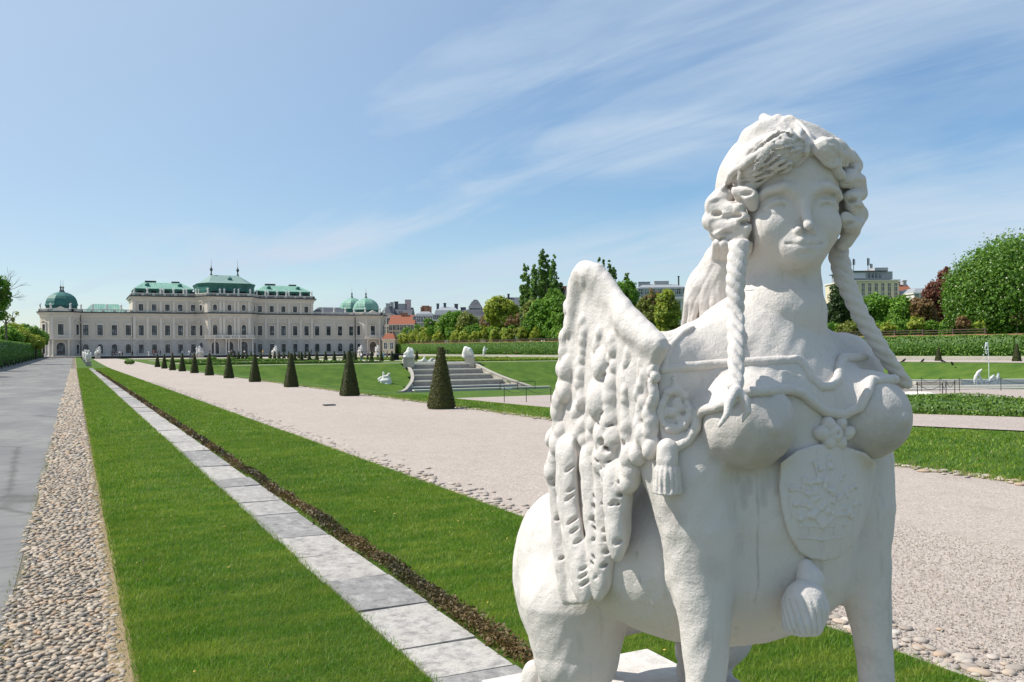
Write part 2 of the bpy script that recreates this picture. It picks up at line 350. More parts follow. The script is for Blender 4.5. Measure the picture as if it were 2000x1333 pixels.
# ------------------------------------------------------------------ materials in use
M = {}
def leaf_mat(name, a, b, trans=.35, rough=.55):
    t = NT(name); c = t.ramp(t.attr(), [(0, a), (1, b)]); t.color(c); t.rough(rough, .35)
    tr = t.n('ShaderNodeBsdfTranslucent'); cc = t.mix(.5, c, tuple(min(1, v * 1.5) for v in b)); t.l(cc, tr.inputs[0])
    mx = t.n('ShaderNodeMixShader', Fac=trans); t.l(t.b.outputs[0], mx.inputs[1]); t.l(tr.outputs[0], mx.inputs[2]); t.l(mx.outputs[0], t.out.inputs[0]); return t.m
def make_materials():
    t = NT('sphinx_stone')                                             # old whitewashed limestone: rain streaks, lichen grey, chisel grain
    n1 = t.noise(2.2, 6, .6); n2 = t.noise(14, 6, .65); n3 = t.noise(9, 6, .7, t.vec(scale=(3.2, 3.2, .45))); n4 = t.noise(1.1, 4, .6)
    g_ = t.attr(); c = t.mix(n1, (.61, .56, .52), (.69, .65, .61)); c = t.mix(t.math('MULTIPLY', t.ramp(n3, [(.56, (0,) * 3), (.74, (1,) * 3)]), .42), c, (.40, .36, .30))
    c = t.mix(t.math('MULTIPLY', t.ramp(t.math('MULTIPLY', n2, n4), [(.30, (0,) * 3), (.42, (1,) * 3)]), .38), c, (.36, .34, .31)); c = t.mix(t.math('MULTIPLY', g_, t.ramp(t.noise(26, 5, .7), [(.2, (.55,) * 3), (.6, (1,) * 3)])), c, (.20, .175, .145)); c = t.mix(t.ramp(t.geo.outputs['Pointiness'], [(.42, (.5,) * 3), (.495, (0,) * 3)]), c, (.27, .245, .21)); t.color(c); t.rough(.82, .2)  # pointiness darkens the creases: painted occlusion shade together with grime
    b1 = t.bump(t.noise(34, 6, .7), .42, .016); b2 = t.bump(t.noise(150, 3, .6), .30, .005, b1); t.bump(t.voro(22, feat='SMOOTH_F1'), .10, .02, b2); M['sphinx_stone'] = t.m
    M['statue_stone'] = simple('statue_stone', (.70, .68, .64), .8, .2, .12, 3, .3, 12)
    t = NT('road_asphalt'); v = t.geo.outputs['Position']; n = t.noise(.5, 6, .6, t.vec(True, (1, .35, 1))); n2 = t.noise(140, 3, .7, v); n3 = t.noise(3.2, 5, .6, t.vec(True, (.5, 1.4, 1)))
    c = t.ramp(n, [(.34, (.205, .203, .208)), (.5, (.262, .258, .258)), (.64, (.325, .318, .305))]); c = t.mix(t.math('MULTIPLY', t.ramp(n3, [(.5, (0,) * 3), (.62, (1,) * 3)]), .6), c, (.185, .183, .192))
    c = t.mix(.5, c, t.ramp(n2, [(.3, (.13,) * 3), (.7, (.40,) * 3)]), 'OVERLAY'); cr = t.voro(.22, t.vec(True, (1, .6, 1), (0, 0, .2)), 'DISTANCE_TO_EDGE'); c = t.mix(t.ramp(t.math('ADD', cr, t.math('MULTIPLY', t.noise(2.5, 4, .6, v), .05)), [(.026, (.55,) * 3), (.036, (0,) * 3)]), c, (.07, .066, .06)); c = t.mix(1., c, (1.02, 1., .955), 'MULTIPLY'); t.color(c); t.rough(.85, .25); t.bump(n2, .35, .006); M['asphalt'] = t.m
    t = NT('mortar'); n = t.noise(60, 5, .7, t.geo.outputs['Position']); n2 = t.noise(3, 4, .6, t.geo.outputs['Position']); c = t.mix(n, (.10, .085, .068), (.24, .215, .18)); c = t.mix(t.ramp(n2, [(.52, (0,) * 3), (.68, (1,) * 3)]), c, (.27, .20, .12)); t.color(c); t.rough(.9, .2); t.bump(n, .6, .01); M['mortar'] = t.m
    t = NT('pebble_stone'); c = t.ramp(t.attr(), [(0, (.17, .155, .145)), (.2, (.30, .25, .195)), (.45, (.42, .345, .255)), (.7, (.47, .38, .285)), (.85, (.38, .245, .145)), (1, (.52, .465, .395))]); c = t.mix(.35, c, t.ramp(t.noise(45, 4, .6), [(.3, (.3,) * 3), (.7, (.7,) * 3)]), 'OVERLAY'); t.color(c); t.rough(.7, .3); t.bump(t.noise(120, 3), .25, .004); M['pebble'] = t.m
    t = NT('gravel_stone'); c = t.ramp(t.attr(), [(0, (.30, .255, .215)), (.4, (.40, .345, .295)), (.75, (.48, .42, .36)), (.9, (.42, .31, .22)), (1, (.56, .52, .46))]); t.color(c); t.rough(.85, .2); M['gravel_stone'] = t.m; M['straw_soil'] = simple('straw_soil', (.30, .225, .14), .95, .1, .35, 22, .5, 60)
    # lawn soil under and between the blades, mown grass further off
    def lawn(name, dry=.0):
        t = NT(name); v = t.geo.outputs['Position']; n = t.noise(.55, 5, .6, v); n2 = t.noise(2.6, 6, .7, t.vec(True, (.55, 1.9, 1), (0, 0, .9))); n3 = t.noise(55, 5, .75, v); n4 = t.noise(9, 5, .7, v)
        c = t.ramp(n, [(.3, (.042, .102, .011)), (.5, (.070, .135, .015)), (.72, (.115, .180, .024))])
        c = t.mix(t.math('MULTIPLY', t.ramp(n2, [(.48, (0,) * 3), (.72, (1,) * 3)]), .5 + dry), c, (.185, .215, .035)); c = t.mix(t.math('MULTIPLY', n4, .4), c, (.034, .080, .010))
        c = t.mix(.75, c, t.ramp(n3, [(.28, (.22,) * 3), (.72, (.80,) * 3)]), 'OVERLAY'); t.color(c); t.rough(.85, .15); t.bump(n3, .8, .03); return t.m
    M['lawn'] = lawn('lawn_grass'); M['lawn_dry'] = lawn('lawn_grass_dry', .3)
    t = NT('grass_blade'); v = t.geo.outputs['Position']; n = t.noise(.55, 5, .6, v); n2 = t.noise(2.6, 6, .7, t.vec(True, (.55, 1.9, 1), (0, 0, .9)))
    c = t.ramp(t.attr(), [(0, (.070, .190, .008)), (.5, (.130, .285, .012)), (.85, (.215, .370, .035)), (.94, (.30, .36, .08)), (1, (.46, .37, .18))]); c = t.mix(t.math('MULTIPLY', t.ramp(n2, [(.42, (0,) * 3), (.64, (1,) * 3)]), .72), c, (.40, .45, .06)); c = t.mix(t.ramp(n, [(.35, (.3,) * 3), (.6, (0,) * 3)]), c, (.045, .130, .010)); t.color(c); t.rough(.5, .3)
    tr = t.n('ShaderNodeBsdfTranslucent'); t.l(c, tr.inputs[0]); mx = t.n('ShaderNodeMixShader', Fac=.4); t.l(t.b.outputs[0], mx.inputs[1]); t.l(tr.outputs[0], mx.inputs[2]); t.l(mx.outputs[0], t.out.inputs[0]); M['blade'] = t.m
    def gravel(name, a, b, c_, fine):
        t = NT(name); v = t.geo.outputs['Position']; n = t.noise(.35, 6, .6, t.vec(True, (1, .5, 1))); vd = t.voro(fine, v, 'F1', 'Color'); vv = t.voro(fine, v); hs = t.n('ShaderNodeSeparateColor'); t.l(vd, hs.inputs[0])
        c = t.mix(n, a, b); c = t.mix(.55, c, t.ramp(hs.outputs[0], [(0, (.16,) * 3), (.35, (.46,) * 3), (.8, (.6,) * 3), (1, (.82,) * 3)]), 'OVERLAY'); c = t.mix(t.math('MULTIPLY', t.ramp(t.noise(2.3, 5, .65, v), [(.5, (0,) * 3), (.7, (1,) * 3)]), .35), c, c_)
        t.color(c); t.rough(.9, .15); b1 = t.bump(vv, .5, .012); t.bump(t.noise(1.3, 4, .5, v), .25, .05, b1); return t.m
    M['gravel'] = gravel('gravel', (.38, .32, .275), (.47, .405, .355), (.31, .255, .215), 75); M['gravel2'] = gravel('garden_gravel', (.36, .30, .265), (.43, .365, .325), (.30, .25, .22), 30)
    t = NT('slab_stone'); v = t.geo.outputs['Position']; a = t.attr(); n = t.noise(4, 7, .7, t.vec(True, (2.2, 1, 1), (0, 0, .3))); n2 = t.noise(60, 5, .75, v); n3 = t.noise(11, 6, .75, v)
    c = t.ramp(a, [(0, (.145, .135, .135)), (.4, (.30, .285, .27)), (.7, (.40, .37, .335)), (1, (.46, .43, .39))]); c = t.mix(t.math('MULTIPLY', t.ramp(n3, [(.46, (0,) * 3), (.62, (1,) * 3)]), .55), c, (.12, .115, .12)); c = t.mix(t.math('MULTIPLY', t.ramp(n, [(.5, (0,) * 3), (.68, (1,) * 3)]), .5), c, (.52, .50, .47)); c = t.mix(.4, c, t.ramp(n2, [(.3, (.25,) * 3), (.7, (.75,) * 3)]), 'OVERLAY'); t.color(c); t.rough(.85, .2); t.bump(n2, .3, .006); M['slab'] = t.m
    # foliage
    M['box_dry'] = leaf_mat('dry_box_leaf', (.035, .035, .012), (.165, .105, .038), .15); M['yew'] = leaf_mat('yew_leaf', (0.021, 0.033, 0.009), (0.093, 0.099, 0.020), .12); M['yew_gold'] = leaf_mat('yew_gold_leaf', (0.027, 0.039, 0.009), (0.123, 0.117, 0.021), .14)
    M['hedge'] = leaf_mat('hedge_leaf', (0.039, 0.117, 0.013), (0.146, 0.304, 0.035), .25); M['ivy'] = leaf_mat('ivy_leaf', (0.043, 0.112, 0.015), (0.225, 0.374, 0.056), .25); M['box'] = leaf_mat('box_leaf', (0.039, 0.101, 0.010), (0.166, 0.274, 0.027), .2)
    for k, a, b in (('tree', (0.044, 0.127, 0.017), (0.208, 0.381, 0.035)), ('lime', (0.110, 0.216, 0.019), (0.415, 0.450, 0.057)), ('poplar', (0.062, 0.143, 0.025), (0.188, 0.312, 0.060)), ('chestnut', (0.024, 0.086, 0.012), (0.171, 0.317, 0.035)), ('copper', (0.078, 0.027, 0.025), (0.332, 0.146, 0.090)), ('olive', (0.073, 0.107, 0.023), (0.305, 0.343, 0.069)), ('brown', (0.088, 0.055, 0.026), (0.351, 0.225, 0.090)), ('dark', (0.016, 0.043, 0.013), (0.070, 0.121, 0.033))):
        M[k] = leaf_mat(k + '_leaf', a, b, .3)
    M['blossom'] = simple('blossom', (.72, .68, .52), .7, .3, .1); M['bark'] = simple('bark', (.10, .078, .058), .9, .2, .35, 8, .5, 30); M['twig'] = simple('twig_bark', (.15, .115, .09), .9, .2, .25, 8)
    # palace
    def plaster(name, c, rust=False):
        t = NT(name); n = t.noise(.35, 6, .65); n2 = t.noise(2.2, 5, .6, t.vec(scale=(1.4, 1.4, .35))); cc = t.mix(n, tuple(v * .86 for v in c), tuple(min(1, v * 1.1) for v in c)); cc = t.mix(t.math('MULTIPLY', t.ramp(n2, [(.52, (0,) * 3), (.75, (1,) * 3)]), .3), cc, tuple(v * .62 for v in c)); t.color(cc); t.rough(.85, .2)
        if rust: w_ = t.n('ShaderNodeTexWave', Scale=.55); w_.bands_direction = 'Z'; t.l(t.co, w_.inputs[0]); t.bump(t.ramp(w_.outputs['Fac'], [(0, (0,) * 3), (.12, (1,) * 3)]), .6, .08)
        return t.m
    M['plaster'] = plaster('palace_plaster', (.64, .575, .485)); M['plaster_low'] = plaster('palace_rusticated_plaster', (.56, .525, .475), True); M['trim'] = plaster('palace_trim_stone', (.70, .64, .565)); M['gutter'] = simple('gutter_metal', (.030, .032, .034), .5, .5)
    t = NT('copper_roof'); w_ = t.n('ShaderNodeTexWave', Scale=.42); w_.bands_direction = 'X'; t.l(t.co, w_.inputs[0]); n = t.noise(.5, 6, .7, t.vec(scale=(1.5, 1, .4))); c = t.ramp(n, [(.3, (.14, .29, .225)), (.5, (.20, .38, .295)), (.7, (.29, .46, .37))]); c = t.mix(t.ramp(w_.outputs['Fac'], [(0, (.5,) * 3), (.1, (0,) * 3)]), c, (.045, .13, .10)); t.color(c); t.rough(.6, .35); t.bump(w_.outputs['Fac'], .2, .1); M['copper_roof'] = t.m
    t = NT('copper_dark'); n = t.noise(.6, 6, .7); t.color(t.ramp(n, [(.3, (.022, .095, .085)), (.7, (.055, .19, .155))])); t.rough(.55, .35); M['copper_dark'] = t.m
    M['lead'] = simple('grey_green_roof', (.205, .30, .265), .55, .4, .2, 1.5); M['slate'] = simple('slate_roof', (.085, .09, .105), .6, .4, .25, 1.2, .3, 8); M['tile'] = simple('red_tile_roof', (.27, .10, .06), .85, .2, .25, 2.5, .5, 10); M['zinc'] = simple('zinc_roof', (.30, .315, .33), .5, .4, .2, 1.2)
    M['frame'] = simple('dark_window_frame', (.035, .030, .028), .5, .4); M['frame_w'] = simple('white_window_frame', (.7, .69, .66), .5, .4)
    t = NT('window_glass'); n = t.noise(.55, 4, .6, t.geo.outputs['Position']); t.color(t.ramp(n, [(.36, (.012, .016, .024)), (.52, (.06, .075, .10)), (.66, (.24, .27, .32))])); t.rough(.12, .6); M['glass'] = t.m  # paler noise patches paint bluish-white reflections into the pane colour
    M['void'] = simple('dark_opening', (.012, .011, .012), .6, .3); M['curtain'] = simple('window_blind', (.50, .52, .55), .6, .4)
    for k, c in (('white_wall', (.68, .66, .62)), ('pink_wall', (.60, .46, .46)), ('cream_wall', (.66, .58, .42)), ('grey_wall', (.42, .42, .41)), ('beige_wall', (.60, .53, .44))): M[k] = simple(k, c, .85, .2, .1, .4)
    M['concrete'] = simple('old_cascade_stone', (.34, .315, .29), .85, .25, .35, 1.3, .3, 12); M['wall_stone'] = simple('terrace_stone', (.42, .385, .33), .85, .2, .22, 1.1, .3, 12); M['pool_stone'] = simple('pool_rim_stone', (.68, .64, .55), .75, .3, .1, 2); M['shade_toned_stone'] = simple('shade_toned_retaining_stone', (.050, .050, .055), .8, .3, .3, 1.)  # retaining stone: the shadow on the wall is put into its dark colour
    M['brick_wall'] = simple('terracotta_wall', (.36, .185, .115), .9, .2, .2, 2); M['iron'] = simple('black_iron', (.012, .012, .013), .45, .5); M['black'] = simple('black_cloth', (.010, .010, .012), .8, .2); M['bench_wood'] = simple('dark_bench_wood', (.060, .045, .035), .7, .3, .2); M['sign'] = simple('white_sign', (.80, .80, .78), .5, .4, .04)
    t = NT('pool_water'); t.color((.10, .13, .13)); t.rough(.06, .6); t.bump(t.noise(3, 3), .15, .05); M['water'] = t.m
    t = NT('jet_water'); t.color((.85, .88, .90)); t.rough(.25, .5); t.b.inputs['Alpha'].default_value = .62; M['jet'] = t.m
    for k, c in (('skin', (.52, .34, .26)), ('hair_brown', (.045, .028, .018)), ('navy', (.018, .025, .06)), ('white_shirt', (.72, .72, .70)), ('red_shirt', (.34, .06, .06)), ('khaki', (.30, .25, .17)), ('denim', (.06, .09, .17)), ('grey_cloth', (.19, .19, .20)), ('yellow_shirt', (.60, .43, .10)), ('black_wear', (.014, .014, .016)), ('teal_shirt', (.06, .20, .22)), ('pale_blue', (.38, .48, .58))): M[k] = simple(k, c, .8, .2, .08)
make_materials()
# ------------------------------------------------------------------ the white sphinx in the foreground
SX, PZ = 1.92, .39                       # its plane of symmetry, top of its plinth
def C3(a, y, z, *r): return (SX + a, y, z, *r)
def PYr(x, y, Y, r): p = atY(x, y, Y); return (*p, px_r(p, r))
def PXr(x, y, X, r): p = atX(x, y, X); return (*p, px_r(p, r))
def PX(X, Y, Z):
    u, d = X * CT - Y * ST, X * ST + Y * CT; a, b = u / d, (Z - H) / d
    return CX + (a * math.cos(RHO) - b * math.sin(RHO)) * F, CY - (a * math.sin(RHO) + b * math.cos(RHO)) * F
def rotx(t): c, s = math.cos(t), math.sin(t); return np.array([(1, 0, 0), (0, c, s), (0, -s, c)])
def roty(t): c, s = math.cos(t), math.sin(t); return np.array([(c, 0, -s), (0, 1, 0), (s, 0, c)])
def rotz(t): c, s = math.cos(t), math.sin(t); return np.array([(c, s, 0), (-s, c, 0), (0, 0, 1)])

HYAW = R(27); HA, HY = .074, 2.085           # the head turns towards the path; its axis
HN = (-math.sin(HYAW), -math.cos(HYAW))
HR = np.array([(math.cos(HYAW), -math.sin(HYAW), 0), (math.sin(HYAW), math.cos(HYAW), 0), (0, 0, 1)])
def H3(a, y, z, *r):
    y -= 2.12; z += .012; return (SX + HA + a * HR[0, 0] + y * HR[1, 0], HY + a * HR[0, 1] + y * HR[1, 1], z, *r)
def HPr(x, y, Y, r):
    """photo pixel met on an upright plane of the turned head; Y as if the head looked straight ahead"""
    de = 2.10 - Y; q = ray(x, y); t = ((SX + HA) * HN[0] + HY * HN[1] + de) / (q[0] * HN[0] + q[1] * HN[1])
    p = (q[0] * t, q[1] * t, H + q[2] * t); return (*p, px_r(p, r))
def head_prims(f):
    f.ell(H3(0, 2.13, 2.24), (.165, .20, .185), 0, rot=HR)
    f.ell(H3(0, 2.06, 2.135), (.134, .126, .18), .03, rot=HR)
    f.ell(H3(0, 2.015, 2.05), (.076, .076, .066), .035, rot=HR)
    f.ball(H3(0, 1.962, 2.018), .036, .035)
    f.ell(H3(0, 2.02, 2.275), (.125, .085, .085), .04, rot=HR)
    for s in (-1, 1):
        f.ell(H3(.074 * s, 1.992, 2.105), (.05, .052, .056), .035, rot=HR)
        f.ell(H3(.074 * s, 1.903, 2.160), (.046, .034, .023), .026, 's', rot=HR)                 # orbit
    f.chain([H3(0, 1.945, 2.21, .02), H3(0, 1.923, 2.14, .0135), H3(0, 1.896, 2.094, .0135)], .02)      # nose
    for s in (-1, 1):
        f.chain([H3(.016 * s, 1.937, 2.196, .013), H3(.06 * s, 1.928, 2.212, .014), H3(.100 * s, 1.953, 2.205, .011), H3(.125 * s, 1.985, 2.188, .008)], .02)   # brow
        f.ball(H3(.071 * s, 1.982, 2.158), .0365, .008)                                  # eyeball
        up = [H3(.034 * s, 1.95, 2.155, .0045), H3(.050 * s, 1.943, 2.168, .0045), H3(.071 * s, 1.941, 2.172, .005), H3(.092 * s, 1.949, 2.166, .0045), H3(.108 * s, 1.965, 2.153, .0045)]
        f.chain(up, .009)
        f.chain([H3(.034 * s, 1.95, 2.153, .004), H3(.054 * s, 1.946, 2.144, .004), H3(.078 * s, 1.947, 2.141, .004), H3(.107 * s, 1.965, 2.151, .004)], .007)
        f.ball(H3(.0195 * s, 1.922, 2.085), .0115, .010)                                  # nostril wing
        f.ball(H3(.014 * s, 1.904, 2.068), .008, .008, 's')
        f.chain([H3(.012 * s, 1.922, 2.058, .007), H3(.014 * s, 1.921, 2.05, .007)], .01)
    f.ell(H3(0, 1.952, 2.042), (.062, .03, .045), .025, rot=HR)                                 # mouth mound
    f.chain([H3(-.046, 1.945, 2.047, .005), H3(-.026, 1.93, 2.05, .008), H3(-.010, 1.925, 2.053, .0085), H3(0, 1.927, 2.0505, .0075), H3(.010, 1.925, 2.053, .0085), H3(.026, 1.93, 2.05, .008), H3(.046, 1.945, 2.047, .005)], .009)
    f.chain([H3(-.03, 1.938, 2.036, .006), H3(0, 1.925, 2.031, .011), H3(.03, 1.938, 2.036, .006)], .01)
    f.chain([H3(-.052, 1.935, 2.047, .004), H3(-.025, 1.914, 2.041, .004), H3(0, 1.91, 2.0405, .004), H3(.025, 1.914, 2.041, .004), H3(.052, 1.935, 2.047, .004)], .006, 's')
    f.chain([H3(-.02, 1.914, 2.014, .005), H3(.02, 1.914, 2.014, .005)], .014, 's')
def body_base(f):
    f.chain([C3(.075, 2.12, 2.08, .12), C3(.07, 2.11, 1.95, .13), C3(.05, 2.10, 1.86, .15), C3(.02, 2.13, 1.78, .20)], .03)   # neck
    f.chain([C3(-.36, 2.17, 1.655, .125), C3(-.16, 2.14, 1.715, .14), C3(.16, 2.14, 1.715, .14), C3(.36, 2.17, 1.655, .125)], .06)                # shoulders
    f.ell(C3(0, 2.13, 1.56), (.36, .26, .26), .06)                                      # rib cage
    f.ell(C3(0, 2.09, 1.26), (.26, .23, .34), .07)                                      # keel of the breast
    f.chain([C3(0, 2.2, 1.32, .335), C3(0, 2.46, 1.18, .375), C3(0, 2.9, .98, .32)], .07)   # barrel
    f.ell(C3(0, 2.40, 1.09), (.475, .50, .31), .06)
    f.chain([C3(0, 2.85, 1.02, .26), C3(0, 3.02, .86, .25)], .06)
    for s in (-1, 1):
        f.chain([C3(.375 * s, 2.13, 1.70, .10), C3(.385 * s, 2.12, 1.58, .09)], .05)
        f.ell(C3(.232 * s, 1.915, 1.545), (.13, .125, .128), .035)                      # breast
        f.ell(C3(.247 * s, 1.80, 1.542), (.02, .018, .02), .012)
        f.chain([C3(.345 * s, 2.13, 1.5, .13), C3(.33 * s, 2.06, 1.38, .125), C3(.322 * s, 2.03, 1.25, .11), C3(.318 * s, 2.02, 1.12, .092), C3(.32 * s, 2.0, .98, .074),
                 C3(.332 * s, 1.985, .82, .056), C3(.345 * s, 1.98, .62, .052), C3(.335 * s, 1.97, .50, .062)], .045)                       # fore leg
        f.chain([C3(.335 * s, 1.96, .455, .066), C3(.337 * s, 1.84, .44, .06)], .03)
        for q in (-.045, -.015, .015, .045): f.chain([C3(.337 * s + q, 1.86, .44, .03), C3(.337 * s + q * 1.15, 1.76, .43, .03), C3(.337 * s + q * 1.2, 1.71, .415, .022)], .012)
        f.ell(C3(.30 * s, 2.0, 1.22), (.05, .06, .09), .04)
        f.ell(C3(.285 * s, 2.86, .90), (.155, .31, .33), .05, rot=rotx(.25))            # haunch
        f.chain([C3(.30 * s, 2.76, .83, .20), C3(.31 * s, 2.74, .66, .155), C3(.315 * s, 2.80, .52, .105), C3(.315 * s, 2.82, .46, .085)], .05)      # thigh to hock
        f.chain([C3(.315 * s, 2.88, .45, .065), C3(.32 * s, 2.6, .43, .06), C3(.325 * s, 2.46, .43, .062)], .035)
        f.ell(C3(.36 * s, 2.97, .50), (.05, .05, .075), .02)
        for q in (-.042, -.014, .014, .042): f.chain([C3(.325 * s + q, 2.48, .43, .028), C3(.325 * s + q * 1.2, 2.38, .42, .028), C3(.325 * s + q * 1.2, 2.33, .41, .02)], .012)
    f.chain([C3(.05, 3.12, .55, .05), C3(.0, 3.2, .45, .05), C3(-.12, 3.2, .435, .045), C3(-.2, 3.1, .43, .05)], .03)       # tail
def sphinx_body():
    f = Fld(); body_base(f); head_prims_first = Fld(); head_prims(f); return f
BODY = sphinx_body().cache((SX - .56, 1.6, 1.0), (SX + .56, 2.7, 2.5), .009)

def outline(px, Y): return [atY(x, y, Y) for x, y in px]
def region(fld, poly_px, off, k, half):
    """sheet of cloth or plate lying on the body: everything within `off` of the stone inside an outline"""
    P = np.array(poly_px, float)
    def mod(f, ax):
        x, y, z = ax[0][:, None, None], ax[1][None, :, None], ax[2][None, None, :]
        u, d, v = x * CT - y * ST, x * ST + y * CT, z - H
        a, b = u / d, v / d
        X = CX + (a * math.cos(RHO) - b * math.sin(RHO)) * F; Yp = CY - (a * math.sin(RHO) + b * math.cos(RHO)) * F
        sdp = poly_sd(P, X, Yp) * d / F
        g = -smin(-(f - off), -sdp, k); g = -smin(-g, (f + .02), .002)
        return np.maximum(g, y + 0 * f - half)
    return mod
CAPE = [(1300, 662), (1352, 640), (1400, 625), (1452, 640), (1447, 706), (1500, 709), (1558, 702), (1573, 716), (1585, 742), (1603, 757), (1622, 757), (1637, 742), (1641, 716), (1644, 700), (1690, 694), (1722, 692), (1752, 728),
        (1780, 742), (1786, 760), (1745, 742), (1700, 744), (1692, 772), (1676, 798), (1646, 812), (1612, 806), (1585, 785), (1566, 768), (1545, 760), (1500, 762), (1472, 764), (1450, 762), (1428, 782), (1400, 794), (1372, 800),
        (1362, 812), (1358, 838), (1340, 862), (1318, 876), (1296, 872), (1285, 830), (1284, 760), (1290, 700)]
BAND = [(1295, 722), (1340, 717), (1390, 713), (1440, 709), (1500, 706), (1556, 703), (1571, 716), (1584, 740), (1603, 756), (1622, 756), (1636, 741), (1640, 716), (1645, 700), (1690, 696), (1722, 693)]
HEM = [(1780, 748), (1745, 741), (1702, 743), (1694, 768), (1678, 796), (1647, 811), (1612, 805), (1586, 784), (1567, 768), (1545, 761), (1500, 763), (1470, 765), (1445, 768), (1425, 786), (1400, 796), (1374, 801), (1363, 812), (1358, 838), (1340, 862), (1318, 876), (1300, 872)]
SEAM = [(1297, 722), (1299, 700), (1312, 672), (1332, 652), (1352, 641)]
ESC = [(1594, 868), (1556, 880), (1524, 905), (1521, 950), (1527, 1000), (1540, 1045), (1562, 1080), (1585, 1093), (1612, 1096), (1640, 1088), (1666, 1066), (1686, 1030), (1700, 985), (1709, 930), (1712, 905), (1690, 885), (1650, 872), (1625, 866)]

def stroke(fld, base, px, r, off=0., k=.006, ki=None):
    Q = trace(base, px, off)
    rr = r if hasattr(r, '__len__') else [r] * len(Q)
    fld.chain([(*q, a) for q, a in zip(Q, rr)], k); return Q

def on_surf(f, c, d, r0=.0, r1=.16):
    for _ in range(18):
        m = (r0 + r1) / 2; r0, r1 = (m, r1) if f.at((c + d * m)[None])[0] < 0 else (r0, m)
    return c + d * r0
def grooves(f, a, b, n, r, twist=.0):
    """strand lines carved from a to b round the axis"""
    base = Fld(); base.p = list(f.p); hs_ = np.linspace(.02, 1., 7)
    for k in range(n):
        pts = []
        for h in hs_:
            t = k * 2 * math.pi / n + twist * h; pts.append(on_surf(base, a + (b - a) * h, np.array((math.cos(t), math.sin(t), 0.))))
        f.chain([(*p, r * (.6 + .5 * h)) for p, h in zip(pts, hs_)], .003, 's')
def build_sphinx():
    root = thing('sphinx_statue', 'large weathered white stone sphinx with braided hair and wings seated nearest the viewer', 'statue', (SX, 2.5, PZ))
    org = (SX, 2.5, PZ); st = M['sphinx_stone']
    # body: torso and legs at 5.5 mm, head at 3.2 mm, one mesh
    zc = 1.93
    f, lo, h, ax = BODY.grid((SX - .52, 1.62, PZ), (SX + .52, 3.32, zc + .006), .0058 * QS); lump(f, ax, .0016, 45); f[:, :, 0] = .1
    V1, Q1 = nets(f, lo, h)
    f, lo, h, ax = BODY.grid((SX - .18, 1.80, zc), (SX + .30, 2.40, 2.46), .0036 * QS); lump(f, ax, .0007, 60); f[0] = f[-1] = .1
    V2, Q2 = nets(f, lo, h)
    V = np.concatenate([V1, V2]); Q = np.concatenate([Q1, Q2 + len(V1)])
    rg = np.random.RandomState(9); G = np.zeros(len(V))                                  # lichen and water stains, hairline cracks
    for s_ in (-1, 1):
        d = (V - np.array(C3(.225 * s_, 1.87, 1.515))) / (.125, .13, .115); G = np.maximum(G, .62 * np.clip(1.35 - np.linalg.norm(d, axis=1), 0, 1) * (.55 + .45 * np.clip((1.56 - V[:, 2]) / .08, 0, 1)))
    def soil(px, rad, amt):
        P_ = trace(BODY, px); n_ = max(2, int(np.linalg.norm(np.diff(P_, axis=0), axis=1).sum() / .006)); q = np.linspace(0, len(P_) - 1, n_); P_ = np.stack([np.interp(q, np.arange(len(P_)), P_[:, k]) for k in range(3)], 1)
        m = np.where((V > P_.min(0) - .05).all(1) & (V < P_.max(0) + .05).all(1))[0]
        for a in range(0, len(m), 4000):
            dd = np.sqrt(((V[m[a:a + 4000], None] - P_[None]) ** 2).sum(2)).min(1); G[m[a:a + 4000]] = np.maximum(G[m[a:a + 4000]], amt * np.clip(1.5 - dd / rad, 0, 1))
    soil([(1477, 925), (1481, 1000), (1479, 1080), (1482, 1140), (1474, 1175), (1450, 1208), (1430, 1222)], .0026, .45); soil([(1244, 1080), (1252, 1140), (1275, 1200), (1300, 1240)], .003, .45); soil([(1163, 1190), (1160, 1240), (1146, 1290)], .004, .4)
    for x, y0, y1 in ((1452, 905, 990), (1462, 915, 960), (1490, 915, 985), (1500, 918, 950), (1440, 900, 940), (1515, 915, 960), (1602, 1096, 1112)): soil([(x, y0), (x + 1, (y0 + y1) / 2), (x + 1, y1)], .010, .24)
    for x, y, r, a_ in ((1040, 1195, .05, .35), (1046, 1215, .02, .5), (1034, 1278, .03, .45), (1722, 1275, .05, .3), (1738, 1235, .03, .2), (1315, 1010, .03, .3), (1392, 1110, .03, .15)): soil([(x, y), (x + 2, y + 3)], r, a_)
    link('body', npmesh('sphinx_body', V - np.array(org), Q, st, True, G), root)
    # shoulder cloth with raised hems
    fb = Fld(); fb.p = BODY.p
    link('shoulder_cloth', fmesh('shoulder_cloth', fb, (SX - .52, 1.70, 1.36), (SX + .52, 2.42, 1.93), .0055, st, org, .001, 50, region(fb, CAPE, .013, .008, 2.36)), root)
    fh = Fld()
    for L_, r, o in ((BAND, .0145, .009), (HEM, .0150, .009), (SEAM, .009, .012)): stroke(fh, BODY, L_, r, o)
    rs = np.random.RandomState(4)
    ring = [(1318 + 27 * math.cos(t) + rs.uniform(-2, 2), 802 + 38 * math.sin(t) + rs.uniform(-2, 2)) for t in np.linspace(0, 6.28, 19)[:-1]]
    for q in trace(BODY, ring, .014): fh.ball(q, rs.uniform(.010, .016), .006)
    for q in trace(BODY, [(1318 + rs.uniform(-15, 15), 802 + rs.uniform(-22, 22)) for _ in range(12)], .012): fh.ball(q, rs.uniform(.008, .014), .008)
    for q in trace(BODY, [(1316, 740), (1317, 750), (1318, 760)], .014): fh.ball(q, .008, .006)
    lo = (SX - .56, 1.70, 1.30); hi = (SX + .52, 2.42, 1.95)
    link('cloth_hem', fmesh('cloth_hem', fh, lo, hi, .0042, st, org, .001, 70), root)
